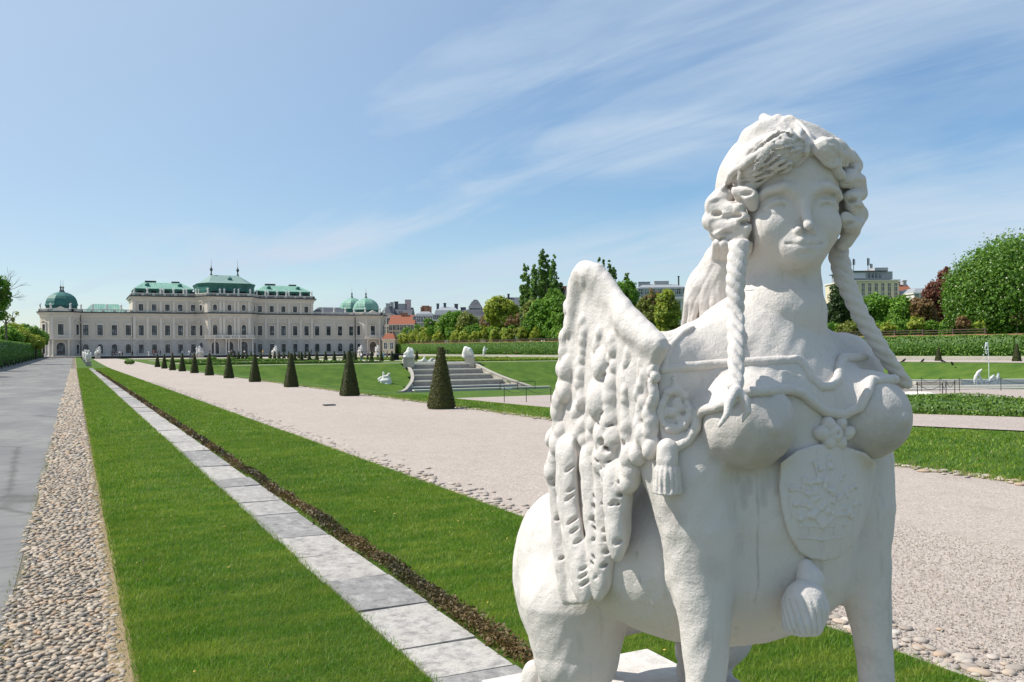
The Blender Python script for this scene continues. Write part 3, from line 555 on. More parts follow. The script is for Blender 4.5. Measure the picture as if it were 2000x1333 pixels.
    # corner tassel of the cloth
    ft = Fld(); T0 = trace(BODY, [(1303, 878), (1303, 900), (1303, 925), (1304, 960)], .03); T0[:, 0] = np.minimum.accumulate(T0[:, 0]); T0[1:, 0] = T0[1, 0] ; T0[1:, 1] = T0[1, 1]
    ft.chain([(*T0[0], .03), (*T0[1], .03)], .012); c = T0[3]
    ft.chain([(*(T0[1] * .8 + T0[2] * .2), .028), (*T0[2], .038), (*c, .042)], .006); ft.rbox(c - (0, 0, .05), (.12, .12, .042), .004, .004, 's'); grooves(ft, T0[1] * .75 + T0[2] * .25, c, 15, .0045)
    link('corner_tassel', fmesh('corner_tassel', ft, c - (.1, .1, .06), T0[0] + (.1, .1, .05), .004, st, org, .001, 80), root)
    # escutcheon with flower basket relief
    link('escutcheon', fmesh('escutcheon', fb, (SX - .26, 1.70, 1.06), (SX + .30, 2.1, 1.56), .005, st, org, .0006, 50, region(fb, ESC, .016, .005, 2.08)), root)
    fr = Fld(); o = .017; bk = (1567, 1050), (1640, 1046)
    def S(px, r, k=.005): stroke(fr, BODY, px, r, o - r * .35, k)
    S([(1562, 1026), (1608, 1030), (1655, 1022)], .0045); S([(1562, 1026), (1563, 1050)], .004); S([(1650, 1024), (1646, 1048)], .004); S([(1563, 1050), (1605, 1054), (1646, 1048)], .0045); S([(1606, 1030), (1604, 1092)], .003); S([(1582, 1028), (1581, 1050)], .003); S([(1630, 1027), (1628, 1050)], .003)
    for e, m in (((1553, 985), (1580, 990)), ((1545, 955), (1578, 965)), ((1570, 935), (1592, 960)), ((1590, 905), (1600, 940)), ((1618, 895), (1612, 940)), ((1645, 925), (1625, 960)), ((1668, 950), (1638, 972)), ((1678, 985), (1645, 992)), ((1660, 1008), (1640, 1005)), ((1562, 1012), (1585, 1008))):
        S([(1606, 1028), m, e], .004)
        for q in trace(BODY, [e, ((e[0] + m[0]) / 2 + 6, (e[1] + m[1]) / 2 - 6), m], o - .004): fr.ball(q, rs.uniform(.008, .012), .004)
    for _ in range(26):
        q = trace(BODY, [(1606 + rs.normal() * 30, 975 + rs.normal() * 28)], o - .004)[0]; fr.ball(q, rs.uniform(.006, .010), .004)
    link('flower_relief', fmesh('flower_relief', fr, (SX - .26, 1.66, 1.06), (SX + .30, 2.06, 1.5), .0034, st, org), root)
    # rosette between the breasts
    fl = Fld(); q0 = trace(BODY, [(1628, 846)], .014)[0]; fl.ball(q0, .026, .01)
    for q in trace(BODY, [(1628 + 24 * math.cos(t), 846 + 22 * math.sin(t)) for t in np.linspace(0, 6.28, 7)[:-1]], .008): fl.ball(q, .021, .008)
    for q in trace(BODY, [(1660, 842), (1598, 846), (1630, 866)], .006): fl.ball(q, .016, .012)
    fl.ball(q0 + (-.004, -.026, 0), .009, .006, 's')
    link('rosette', fmesh('rosette', fl, q0 - .14, q0 + .14, .0036, st, org, .0008, 80), root)
    # hanging tassel below the breast
    fg = Fld(); ty = trace(BODY, [(1584, 1122)], .0)[0][1] - .025; b = np.array(atY(1583, 1132, ty)); fg.ball(b, .036, .01); bt = np.array(atY(1567, 1216, ty - .02)); m1 = b * .55 + bt * .45
    fg.chain([(*(b + (0, .02, .035)), .022), (*b, .03)], .02)
    fg.ell(b * .36 + bt * .64, (.063, .060, .076), .004); fg.chain([(*(b * .62 + bt * .38), .034), (*(b * .4 + bt * .6), .058), (*bt, .058)], .012, ki=.02); fg.rbox(bt - (0, 0, .068), (.15, .15, .04), .01, .012, 's'); grooves(fg, b * .66 + bt * .34, bt - (0, 0, .02), 20, .0052, .7)
    link('breast_tassel', fmesh('breast_tassel', fg, bt - (.12, .12, .06), b + (.12, .14, .07), .004, st, org, .0008, 60), root)
    build_hair(root, org, st, rs); build_wings(root, org, st)
    # the slab it sits on and the pedestal under it
    ped = thing('pedestal', 'white stone pedestal with projecting top slab under the large sphinx', 'pedestal', (SX, 2.5, 0))
    s1 = MB().box(-.42, -.95, .24, .42, .84, .39); s1.obj('top_slab', st, ped, bevel=.012)
    MB().box(-.38, -.9, .0, .38, .79, .24).obj('base_block', st, ped, bevel=.01)
    return root

def build_hair(root, org, st, rs):
    fh = Fld(); LOCKS = []
    fh.ell(H3(0, 2.17, 2.255), (.20, .215, .195), 0, rot=HR)
    fh.ell(H3(0, 2.24, 2.15), (.185, .15, .20), .05, rot=HR)
    P = lambda L: [HPr(*q) for q in L]
    fh.chain(P([(1579, 290, 1.94, 12), (1560, 288, 1.92, 22), (1525, 292, 1.91, 33), (1488, 306, 1.94, 34), (1452, 338, 2.0, 30)]), .02, ki=.03)   # swept front roll
    fh.chain(P([(1540, 318, 1.92, 8), (1505, 334, 1.93, 12), (1474, 356, 1.96, 14), (1450, 380, 2.0, 17)]), .012)
    fh.chain(P([(1446, 372, 1.98, 17), (1466, 383, 1.95, 15), (1470, 402, 1.97, 12)]), .008)
    fh.chain(P([(1412, 390, 2.06, 24), (1400, 402, 2.05, 24), (1418, 412, 2.02, 17), (1443, 405, 1.99, 14)]), .01)
    fh.chain(P([(1394, 432, 2.06, 22), (1412, 446, 2.03, 21), (1434, 440, 2.0, 15), (1452, 425, 1.98, 12)]), .01)
    fh.chain(P([(1400, 458, 2.08, 14), (1420, 468, 2.05, 17), (1446, 462, 2.0, 16), (1458, 446, 1.98, 11)]), .01)
    fh.chain(P([(1430, 484, 2.05, 17), (1450, 480, 2.02, 16)]), .012)
    fh.chain(P([(1590, 296, 1.93, 10), (1608, 288, 1.91, 18), (1632, 294, 1.94, 20), (1650, 308, 1.98, 18)]), .015, ki=.02)
    fh.chain(P([(1606, 308, 1.91, 8), (1626, 322, 1.92, 9), (1642, 342, 1.94, 10)]), .01)
    fh.chain(P([(1655, 308, 2.0, 18), (1668, 325, 2.03, 17), (1658, 338, 1.98, 13)]), .01)
    fh.chain(P([(1652, 352, 1.97, 16), (1674, 355, 2.03, 17), (1678, 378, 2.05, 16), (1660, 384, 1.98, 13)]), .01)
    fh.chain(P([(1666, 400, 2.0, 17), (1676, 420, 2.05, 19), (1664, 440, 2.02, 18), (1652, 425, 1.98, 12)]), .01)
    fh.chain(P([(1664, 452, 2.05, 16), (1652, 472, 2.06, 14), (1645, 480, 2.06, 10)]), .012)
    fh.chain(P([(1646, 350, 2.04, 14), (1650, 395, 2.06, 16), (1648, 445, 2.08, 14)]), .02)
    # top knot and diadem ridge
    fh.chain(P([(1500, 240, 2.08, 14), (1492, 232, 2.1, 10)]), .008); fh.chain(P([(1490, 252, 2.05, 15), (1520, 236, 2.05, 13), (1530, 240, 2.04, 10)]), .01)
    fh.chain(P([(1541, 236, 2.03, 11), (1560, 250, 2.0, 12), (1578, 272, 1.95, 12), (1582, 296, 1.91, 9)]), .012)
    fh.chain(P([(1545, 238, 2.05, 10), (1590, 258, 2.05, 14), (1630, 282, 2.05, 14)]), .02)
    fh.chain(P([(1470, 270, 2.08, 24), (1530, 262, 2.03, 22)]), .03)
    # long loose hair down the back
    fh.chain(P([(1446, 470, 2.14, 40), (1428, 520, 2.20, 56), (1412, 575, 2.26, 74), (1398, 640, 2.30, 66)]), .03)
    fh.chain([C3(.10, 2.36, 2.0, .10), C3(.08, 2.36, 1.78, .08)], .04)
    for k in range(13):                                                                # flowing locks
        u = k / 12; x0 = 1398 + 62 * u; x1 = 1330 + 118 * u; ph = rs.uniform(0, 6)
        pts = [np.array(HPr(x0 + (x1 - x0) * q + 6 * math.sin(q * 8 + ph), 476 + 172 * q, 2.0 + .22 * q + .10 * abs(u - .62), 10)[:3]) for q in np.linspace(0, 1, 7)]
        LOCKS.append([(*p, .010 + .005 * math.sin(math.pi * i / 6) + rs.uniform(-.003, .004)) for i, p in enumerate(pts)])
    # carved strands
    hs = Fld(); hs.p = list(fh.p); hs.cache((SX - .46, 1.78, 1.62), (SX + .44, 2.62, 2.50), .008)
    for k in range(26):
        y0 = rs.uniform(480, 560); x0 = 1350 + rs.uniform(0, 100)
        pts = trace(hs, [(x0 - (q * 30) + 8 * math.sin(q * 5 + k), y0 + q * 110) for q in np.linspace(0, 1, 5)], .003); 
        if np.abs(np.diff(pts[:, 1])).max() < .12: fh.chain([(*p, rs.uniform(.006, .011)) for p in pts], .008, 's')
    for k in range(34):
        t = k / 33; a = (1420 + 130 * t + rs.uniform(-4, 4), 362 - 140 * t ** .8); q1 = (1478 + 95 * t, 340 - 62 * t)
        pts = trace(hs, [(a[0] * (1 - s_) + q1[0] * s_, a[1] * (1 - s_) + q1[1] * s_ + 6 * math.sin(s_ * 4 + k)) for s_ in np.linspace(.08, .95, 5)], .003)
        if np.abs(np.diff(pts[:, 1])).max() < .22: fh.chain([(*p, rs.uniform(.006, .011)) for p in pts], .009, 's')
    for c_ in ((1500, 328), (1470, 340), (1530, 322), (1625, 302), (1405, 404), (1410, 440), (1672, 420), (1672, 362), (1430, 462)):
        for k in range(4):
            e = -10 + 6 * k; pts = trace(hs, [(c_[0] - 22, c_[1] + e + 5), (c_[0], c_[1] + e - 3), (c_[0] + 22, c_[1] + e)], .002)
            if np.abs(np.diff(pts[:, 1])).max() < .1: fh.chain([(*p, .006) for p in pts], .008, 's')
    for x, y in ((1458, 378), (1500, 334 + 22), (1457, 330), (1400, 418), (1438, 422), (1420, 455), (1457, 435), (1628, 322), (1664, 325), (1667, 392), (1655, 440), (1664, 435), (1440, 392), (1480, 350)):
        q = trace(hs, [(x, y)], 0)[0]; fh.ell(q, (.016, .02, .008), .006, 's')
    hb = Fld(); hb.p = [q for q in hs.p]; hb.smp = hs.smp
    for Lk in LOCKS:
        pj = [trace(hb, [PX(*q[:3])], .005)[0] for q in Lk]
        if np.abs(np.diff(np.array(pj)[:, 1])).max() < .15: fh.chain([(*p, q[3]) for p, q in zip(pj, Lk)], .004)
    def lock(px, r):
        P_ = trace(hs, px, .004)
        if np.abs(np.diff(P_[:, 1])).max() < .16: fh.chain([(*p, r * (.55 + .45 * math.sin(math.pi * (i + .6) / len(P_)))) for i, p in enumerate(P_)], .004)
    for k in range(7):                                                                  # waves of the swept front hair
        o = -38 + 11 * k; n_ = 9; q = np.linspace(0, 1, n_)
        lock([(1574 - 128 * t, 296 + o * (.35 + .65 * math.sin(math.pi * min(t * 1.1, 1)) ** .7) + 46 * t ** 1.8 + 3.5 * math.sin(t * 11 + k * .9)) for t in q], .0135)
    for k in range(9):
        o = -40 + 9.5 * k; P_ = trace(hs, [(1572 - 126 * t, 296 + o * (.35 + .65 * math.sin(math.pi * min(t * 1.1, 1)) ** .7) + 46 * t ** 1.8 + 4 * math.sin(t * 13 + k * 1.3)) for t in np.linspace(.02, .96, 9)], .009)
        if np.abs(np.diff(P_[:, 1])).max() < .2: fh.chain([(*p, .0065) for p in P_], .003, 's')
    for k in range(5):
        o = -22 + 11 * k; lock([(1592 + 62 * t, 292 + o * (.35 + .65 * math.sin(math.pi * t)) + 22 * t ** 1.6 + 2.5 * math.sin(t * 9 + k)) for t in np.linspace(0, 1, 7)], .011)
    for k in range(11):                                                                 # combed crown
        t = k / 10; a_ = (1408 + 150 * t, 372 - 128 * t ** .75); b_ = (1452 + 112 * t, 312 - 38 * t)
        lock([(a_[0] + (b_[0] - a_[0]) * q + 3 * math.sin(q * 9 + k * 1.7), a_[1] + (b_[1] - a_[1]) * q) for q in np.linspace(.05, .95, 7)], .010)
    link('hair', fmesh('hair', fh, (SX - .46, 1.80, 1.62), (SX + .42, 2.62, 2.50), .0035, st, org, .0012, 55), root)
    # two braids
    def braid(px, Y0, Y1, rpx, n, tail):
        fb = Fld(); base = Fld(); base.p = BODY.p
        L_ = np.array(px, float); t = np.linspace(0, 1, n); seg = np.linspace(0, 1, len(L_))
        X = np.interp(t, seg, L_[:, 0]); Y = np.interp(t, seg, L_[:, 1]); D = np.interp(t, seg, np.linspace(Y0, Y1, len(L_)) if not hasattr(Y0, '__len__') else Y0)
        pts = [np.array(atY(x, y, d)) for x, y, d in zip(X, Y, D)]
        tt = np.linspace(0, 1, n * 7); A3 = np.stack([np.interp(tt, t, np.array(pts)[:, k]) for k in range(3)], 1); sx = np.array((CT, -ST, 0.)); sy = np.array((ST, CT, 0.))
        for q in range(3):
            ch = []
            for i, p in enumerate(A3):
                r = px_r(p, rpx) * (1 - .22 * tt[i]); ph = tt[i] * n * 1.05 + q * 2 * math.pi / 3
                ch.append((*(p + sx * (math.sin(ph) * r * .50) - sy * (math.cos(ph) * r * .34 + .0)), r * .50))
            fb.chain(ch, .0025)
        e = pts[-1]
        if tail:
            dz = lambda x, y, o: np.array(atY(x, y, e[1] - o))
            fb.ball(e, px_r(e, 12), .01)
            fb.chain([(*dz(1434, 765, .02), .015), (*dz(1424, 785, .035), .012), (*dz(1420, 810, .045), .009), (*dz(1405, 832, .04), .005)], .006)
            fb.chain([(*dz(1441, 765, .02), .015), (*dz(1455, 783, .035), .014), (*dz(1460, 804, .045), .011), (*dz(1450, 823, .04), .005)], .006)
        A_ = np.array(pts + [dz(1430, 840, .05)] if tail else pts)
        link('braid', fmesh('braid', fb, A_.min(0) - .08, A_.max(0) + .08, .004, st, org, .0008, 70), root)
    braid([(1444, 478), (1437, 540), (1436, 610), (1438, 680), (1437, 755)], [2.0, 1.97, 1.95, 1.86, 1.80], None, 21, 24, True)
    braid([(1634, 478), (1648, 545), (1680, 615), (1722, 685), (1768, 752)], [2.03, 2.0, 1.97, 1.95, 1.95], None, 21, 24, False)

def build_wings(root, org, st):
    AX = 1.46
    W2 = lambda x, y: atX(x, y, AX)[1:]
    OUT = [(1145, 514), (1128, 522), (1118, 545), (1112, 580), (1109, 625), (1102, 680), (1097, 725), (1090, 785), (1084, 830), (1080, 899), (1078, 950), (1086, 1020), (1092, 1100), (1096, 1160), (1108, 1182), (1139, 1180), (1170, 1172), (1186, 1130), (1190, 1090), (1205, 1092), (1221, 1064), (1225, 985), (1235, 930), (1254, 905), (1266, 860), (1272, 800), (1274, 750), (1284, 715), (1300, 680), (1298, 662), (1268, 634), (1232, 604), (1196, 556), (1166, 520)]
    f = Fld(); f.slab([W2(*p) for p in OUT], AX, .020, .018, 0)
    top = [(1143, 534, 20), (1160, 540, 22), (1190, 590, 22), (1235, 640, 22), (1270, 672, 15)]
    f.chain([(*atX(x, y, AX - .012), px_r(atX(x, y, AX), r)) for x, y, r in top], .04)
    f.chain([(*atX(x, y, AX - .015), px_r(atX(x, y, AX), r)) for x, y, r in ((1130, 545, 16), (1122, 590, 14), (1117, 640, 12))], .02)
    q = atX(1160, 585, AX - .055); f.ell(q, (.035, .085, .10), .04, 's')
    rs = np.random.RandomState(11)
    def scallop(cx, cy, r, asp=1.35, tilt=.28, out=.02):
        p = np.array(atX(cx, cy, AX)); rr = px_r(p, r)
        f.ell(p + (-.006 - rr * .12, 0, rr * .3), (rr * .78 + .008, rr * 1.0, rr * 1.5), .004, rot=roty(.42))
        if r > 23:
            for q in (-1, 1): PITS.append((p + (-.012 - rr * .8, q * rr * rs.uniform(.5, .85), -rr * rs.uniform(.2, .7)), rr, q))
            RIBS.append([(*(p + (-.008 - rr * e, 0, rr * d)), .0045) for e, d in ((.5, 1.1), (.85, .4), (1.05, -.4))])
    PITS, RIBS = [], []
    C = lambda cx, cy: (1040 + cx / 3.3325, 500 + cy / 3.3325)
    for (xa, ya), (xb, yb), ra, rb in (((1119, 598), (1097, 925), 9, 21), ((1150, 632), (1136, 905), 11, 17), ((1176, 652), (1170, 915), 10, 19), ((1206, 668), (1204, 930), 12, 24), ((1236, 694), (1236, 945), 11, 19), ((1262, 712), (1258, 905), 9, 17), ((1284, 722), (1274, 890), 7, 14)):
        t = 0.
        while t < 1:
            r = (ra + (rb - ra) * t) * rs.uniform(.85, 1.3); scallop(xa + (xb - xa) * t + rs.uniform(-5, 5), ya + (yb - ya) * t, r); t += r * rs.uniform(1.05, 1.35) / (yb - ya)
    for x, y, r in ((1188, 716, 26), (1186, 784, 33), (1194, 850, 29), (1190, 900, 27), (1118, 722, 21), (1116, 764, 22), (1114, 878, 21)): scallop(x, y, r)
    for cx, cy, r in ((480, 160, 52), (470, 240, 60), (520, 400, 80), (440, 330, 60), (480, 440, 55), (320, 110, 48), (330, 180, 42), (350, 340, 46), (345, 260, 40), (250, 225, 56), (140, 180, 46)):
        scallop(1040 + cx / 3.03, 800 + cy / 3.03, r / 3.03, 1.3, .28, .026)
    for q_, rr, sg in PITS: f.ell(q_, (.02, rr * .30, rr * .10), .004, 's', rot=rotx(.5 * sg))
    for q_ in RIBS: f.chain(q_, .004)
    def feather(px, w, out, notch=True):
        n = 15; L_ = np.array(px, float); t = np.linspace(0, 1, n); seg = np.linspace(0, 1, len(L_)); X = np.interp(t, seg, L_[:, 0]); Y = np.interp(t, seg, L_[:, 1])
        pts = [np.array(atX(x, y, AX - out)) for x, y in zip(X, Y)]; wr = px_r(pts[0], w)
        for i in range(n):
            e = min(1., (1.06 - t[i]) * 5) ** .5
            f.ell(pts[i], (.024 * (.6 + .4 * e), wr * (.45 + .55 * e), .05), .014)
        f.chain([(*(p + (-.022, 0, 0)), .006 - .003 * tt) for p, tt in zip(pts[:-2], t)], .005)
        if notch:
            for i in range(1, n - 1):
                for s in (-1, 1):
                    if rs.rand() < .4: f.ell(pts[i] + (-.02, s * wr * rs.uniform(.72, 1.0), rs.uniform(-.01, .01)), (.020, wr * rs.uniform(.38, .55), .0055), .004, 's', rot=rotx(s * .7))
    feather([(1093, 870), (1087, 960), (1093, 1060), (1104, 1150)], 16, .012)
    feather([(1150, 905), (1158, 1000), (1166, 1090), (1168, 1145)], 24, .022)
    feather([(1178, 900), (1180, 980), (1184, 1060), (1180, 1130)], 16, .014)
    feather([(1106, 885), (1108, 980), (1125, 1080), (1138, 1150)], 33, .046)
    feather([(1196, 955), (1202, 1010), (1206, 1066)], 20, .03)
    feather([(1222, 930), (1216, 985), (1214, 1050)], 10, .01)
    for _ in range(4):
        x, y = 1090 + rs.rand() * 185, 700 + rs.rand() * 240
        p = np.array(atX(x, y, AX)); g = trace(f, [(x, y)], 0)[0]
        if abs(g[0] - AX) < .12: f.ell(g, (.018, .013, .009), .006, 's', rot=rotx(rs.uniform(-1, 1)))
    y, z = np.array([W2(*p) for p in OUT]).T
    me = fmesh('wing', f, (AX - .18, 1.86, z.min() - .06), (AX + .18, y.max() + .1, z.max() + .06), .0044, st, org, .0012, 60)
    link('wing', me, root); o = link('wing', me, root, (-.12, .25, -.12)); o.scale = (-1, 1, 1)
# ------------------------------------------------------------------ ground, paths, lawns, cascade
RS = np.random.RandomState(7)
def z0(Y): return 1.45 * np.clip((np.asarray(Y, float) - 121) / 197, 0, 1.3) ** 1.2
def zq(Y): return np.where(np.asarray(Y) < 200, z0(Y), .485 + .265 * np.clip((np.asarray(Y, float) - 200) / 84, 0, 1.))      # the gravel path stays below the road
def zt(Y): return .2 + .55 * np.clip((np.asarray(Y, float) - 121) / 163, 0, 1.)
def zl(Y): return -.28 - .033 * (np.clip(Y, -40, 121) - 13)
YL = sorted(set([-12, -6, -2] + list(range(0, 20)) + list(range(20, 121, 4)) + [121] + list(range(125, 335, 10)) + [335]))
def sheet(name, xs, ys, zf, mat, kind='structure', keep=None):
    X, Y = np.meshgrid(xs, ys); Z = zf(X, Y) + 0 * X; nx, ny = len(xs), len(ys); V = np.stack([X, Y, Z], -1).reshape(-1, 3)
    Q = [(j * nx + i, j * nx + i + 1, (j + 1) * nx + i + 1, (j + 1) * nx + i) for j in range(ny - 1) for i in range(nx - 1) if keep is None or keep((xs[i] + xs[i + 1]) / 2, (ys[j] + ys[j + 1]) / 2)]
    o = link(name, npmesh(name, V, Q, mat, True)); return setp(o, kind=kind)
def build_ground():
    far = [-900, -300, -120, -60, -30, -12, 11.0, 13, 16, 60, 90, 110, 160, 300, 900, 1600]
    def zg(X, Y): return np.where((X > 11.4) & (Y < 121), zl(Y) - 1.4 - .8 * (Y > 100), zq(Y) - .06)
    sheet('ground', far, [-200, -60] + YL + [400, 600, 1000, 2200], zg, M['lawn'])
    sheet('road', [-10.5, -6, -3, -.42], YL, lambda X, Y: z0(Y) + .012 * (X + .42) * (X > -1) , M['asphalt'])
    sheet('mortar_bed', [-.42, .27], YL, lambda X, Y: z0(Y) - .004, M['mortar'])
    sheet('soil_edge', [.16, .21, .30], YL, lambda X, Y: z0(Y) + .003, M['straw_soil'])
    sheet('lawn_strip', [.25, .9, 1.68], YL, lambda X, Y: z0(Y) + .012 - .02 * (X < .3), M['lawn'])
    sheet('lawn_verge', [2.17, 3, 4.22], YL, lambda X, Y: z0(Y) + .010, M['lawn'])
    sheet('gravel_path', [4.16, 6, 8, 10, 11.5, 13.0], YL, lambda X, Y: zq(Y) - .012 + .02 * np.sin(X * .9) * .3 - .2 * (X > 12), M['gravel'])
    # sunken garden: banks and floor, hole for the cascade
    xs = [11.05, 11.5, 12.2, 12.8, 13.4, 14.2, 15.2, 16.5, 18, 19.2, 20, 23, 26, 30, 34, 38, 39, 40, 41, 42, 43, 44, 46, 48, 50, 52, 53, 54, 55, 56, 57, 58, 62, 66, 70, 75, 77, 79, 81, 83, 84.5]
    ys = [-12, -6, -2] + list(range(0, 108, 4)) + [108, 109, 110, 111, 112, 113, 114, 115, 116, 117, 118, 119, 120, 121]
    def zp(X, Y):
        f = zl(Y); s = np.clip((X - 12.4) / 6.6, 0, 1); side = .03 * np.clip((X - 11.0) / .6, 0, 1) - s * (0 - f); s2 = np.clip((83.5 - X) / 7, 0, 1); right = .2 - s2 * (.2 - f); e = np.clip((Y - 109) / 12, 0, 1); end = f + (.25 - f) * (e ** .9)
        return np.maximum(np.maximum(side, right), np.maximum(end, f))
    hw = lambda Y: np.interp(Y, [108, 109, 110, 112, 114, 116, 118, 121.5], [10.2, 9.4, 8.6, 7.3, 6.4, 5.8, 5.4, 5.1])
    ob = sheet('sunken_lawn', xs, ys, zp, M['lawn'], keep=lambda x, y: not (y > 108 and abs(x - 48) < hw(y) + .35))
    def fl(name, x0, x1, y0, y1, mat, dz=.03): sheet(name, list(np.linspace(x0, x1, 6)), list(np.linspace(y0, y1, 14)), lambda X, Y: np.maximum(zp(X, Y), zl(Y)) + dz, mat)
    fl('garden_path', 20.2, 25.6, -8, 60, M['gravel2']); fl('garden_path', 33, 56, -8, 66, M['gravel2']); fl('garden_path', 25.6, 33, 44, 66, M['gravel2'], .034)
    # upper parterre
    sheet('upper_lawn', [11.3, 12.6, 14.5, 30, 48, 66, 84, 86, 100.2], [121, 123, 126, 140, 160, 185, 210, 240, 262, 284.5], lambda X, Y: np.minimum(zt(Y), zq(Y) + .035 + (X - 11.3) * .07) + .0, M['lawn_dry'])
    def up(x0, x1, y0, y1): sheet('parterre_path', list(np.linspace(x0, x1, 9)), list(np.linspace(y0, y1, 5)), lambda X, Y: np.minimum(zt(Y), zq(Y) + .035 + (X - 11.3) * .07) + .02, M['gravel'])
    for a in ((13, 83, 123, 125.6), (14, 100, 150, 158), (14, 100, 196, 204), (14, 100, 250, 284), (26, 30, 158, 196), (64, 68, 158, 196), (44, 52, 158, 250), (84.5, 99.6, 40, 150)): up(*a)
    sheet('terrace_ground', [84.3, 92, 100.0], list(range(-10, 125, 10)), lambda X, Y: .19 + 0 * X, M['lawn'])
    sheet('forecourt', [-40, 6, 30, 60, 90, 130], [284.9, 300, 318, 350], lambda X, Y: 1.42 + .0 * X - .3 * (X < 5.9) * (Y < 290), M['gravel'])
    sheet('hedge_bank', [100.3, 112, 150, 260, 420], list(range(-10, 345, 12)) + [600], lambda X, Y: zt(Y) + .48, M['lawn'])
    # stone strip
    b = MB(); tint = []; y = -1.2; seq = {}
    cuts = [-1.2, -.3, .6, 1.5, 2.4, 3.3, 4.35, 4.87, 5.7, 6.56, 7.45, 8.32, 9.6, 10.5, 11.8, 12.6, 14.2, 15.0, 16.6, 17.4]
    while cuts[-1] < 128: cuts.append(cuts[-1] + RS.uniform(.9, 1.9))
    tone = {5: .32, 6: .95, 7: .82, 8: .30, 9: .7, 10: .74, 11: .35, 12: .55, 13: .6, 14: .3, 15: .8, 16: .42, 17: .3, 18: .85}
    for i in range(len(cuts) - 1):
        n = len(b.v); j = RS.uniform(-.008, .008, 4); h = .032 + RS.uniform(-.006, .006); za, zb = float(z0(cuts[i])), float(z0(cuts[i + 1]))
        x0, x1, ya, yb = 1.67 + j[0], 2.17 + j[1], cuts[i] + .006, cuts[i + 1] - .006; tl = (yb - ya) * .0
        b.add([(x0, ya, za - .08), (x1, ya, za - .08), (x1, yb, zb - .08), (x0, yb, zb - .08), (x0 + .006, ya + .005, za + h), (x1 - .006, ya + .005, za + h + j[2]), (x1 - .006, yb - .005, zb + h + j[2]), (x0 + .006, yb - .005, zb + h)], [(0, 3, 2, 1), (4, 5, 6, 7), (0, 1, 5, 4), (1, 2, 6, 5), (2, 3, 7, 6), (3, 0, 4, 7)])
        tint += [tone.get(i, RS.uniform(.2, .95))] * (len(b.v) - n)
    o = b.obj('stone_strip', M['slab']); at = o.data.attributes.new('tint', 'FLOAT', 'POINT'); at.data.foreach_set('value', tint); setp(o, kind='structure')
    return zp
def ico():
    import bmesh
    bm = bmesh.new(); bmesh.ops.create_icosphere(bm, subdivisions=2, radius=1); V = np.array([v.co[:] for v in bm.verts]); Q = np.array([[v.index for v in f.verts] for f in bm.faces]); bm.free(); return V, Q
ICO = ico()
def blobs(name, pos, size, mat, kind=None, jit=.18, rs=RS):
    """many small stones as one mesh; size (n,3)"""
    V0, Q0 = ICO; n = len(pos); m = len(V0); a = rs.uniform(0, 6.28, n); c, s = np.cos(a), np.sin(a)
    V = V0[None] * size[:, None, :] * (1 + jit * rs.normal(size=(n, 1, 1)) * 0) * (1 + rs.uniform(-jit, jit, (n, m, 1)) * .5)
    x = V[..., 0] * c[:, None] - V[..., 1] * s[:, None]; y = V[..., 0] * s[:, None] + V[..., 1] * c[:, None]
    V = np.stack([x, y, V[..., 2]], -1) + pos[:, None, :]; Q = (Q0[None] + (np.arange(n) * m)[:, None, None]).reshape(-1, 3)
    o = link(name, npmesh(name, V.reshape(-1, 3), Q, mat, True, np.repeat(rs.rand(n), m))); return setp(o, kind=kind) if kind else o
def build_stones():
    P, S = [], []
    y = 3.4
    while y < 128:
        sp = .047 if y < 9 else .058 if y < 16 else .085 if y < 30 else .13; x = -.42 + RS.uniform(0, sp) + .03 * math.sin(y * 1.7)
        while x < .235:
            if not (RS.rand() < .10): r = sp * RS.uniform(.30, .56); P.append((x + RS.uniform(-.01, .01), y + RS.uniform(-.014, .014), float(z0(y)) + .002)); S.append((r * RS.uniform(.9, 1.5), r * RS.uniform(.65, .95), r * RS.uniform(.4, .7)))
            x += sp * RS.uniform(.85, 1.25)
        y += sp * .82
    blobs('pebble_paving', np.array(P), np.array(S), M['pebble'], 'stuff')
    P, S = [], []
    for _ in range(1100):
        y = 2.0 + 60 * RS.rand() ** 2.0; x = 4.24 + abs(RS.normal()) * .24; r = RS.uniform(.016, .042) * (1 + y * .012); P.append((x, y, float(z0(y)) - .008 - r * .18 * (y > 14))); S.append((r * RS.uniform(1, 1.7), r, r * RS.uniform(.25, .5)))
    for _ in range(900):
        y = 4 + 60 * RS.rand() ** 1.6; x = 11.15 - abs(RS.normal()) * .16; r = RS.uniform(.025, .07); P.append((x, y, float(z0(y)) + .0)); S.append((r * RS.uniform(1, 1.7), r, r * .4))
    blobs('edge_stones', np.array(P), np.array(S), M['gravel_stone'], 'stuff')
    n = 26000; y = 1.5 + 7 * RS.rand(n) ** 1.3; x = 4.2 + RS.rand(n) ** 1.5 * 3.2; r = RS.uniform(.0025, .006, n)
    blobs('loose_gravel', np.stack([x, y, z0(y) - .008], -1), np.stack([r * 1.3, r, r * .7], -1), M['gravel_stone'], 'stuff')
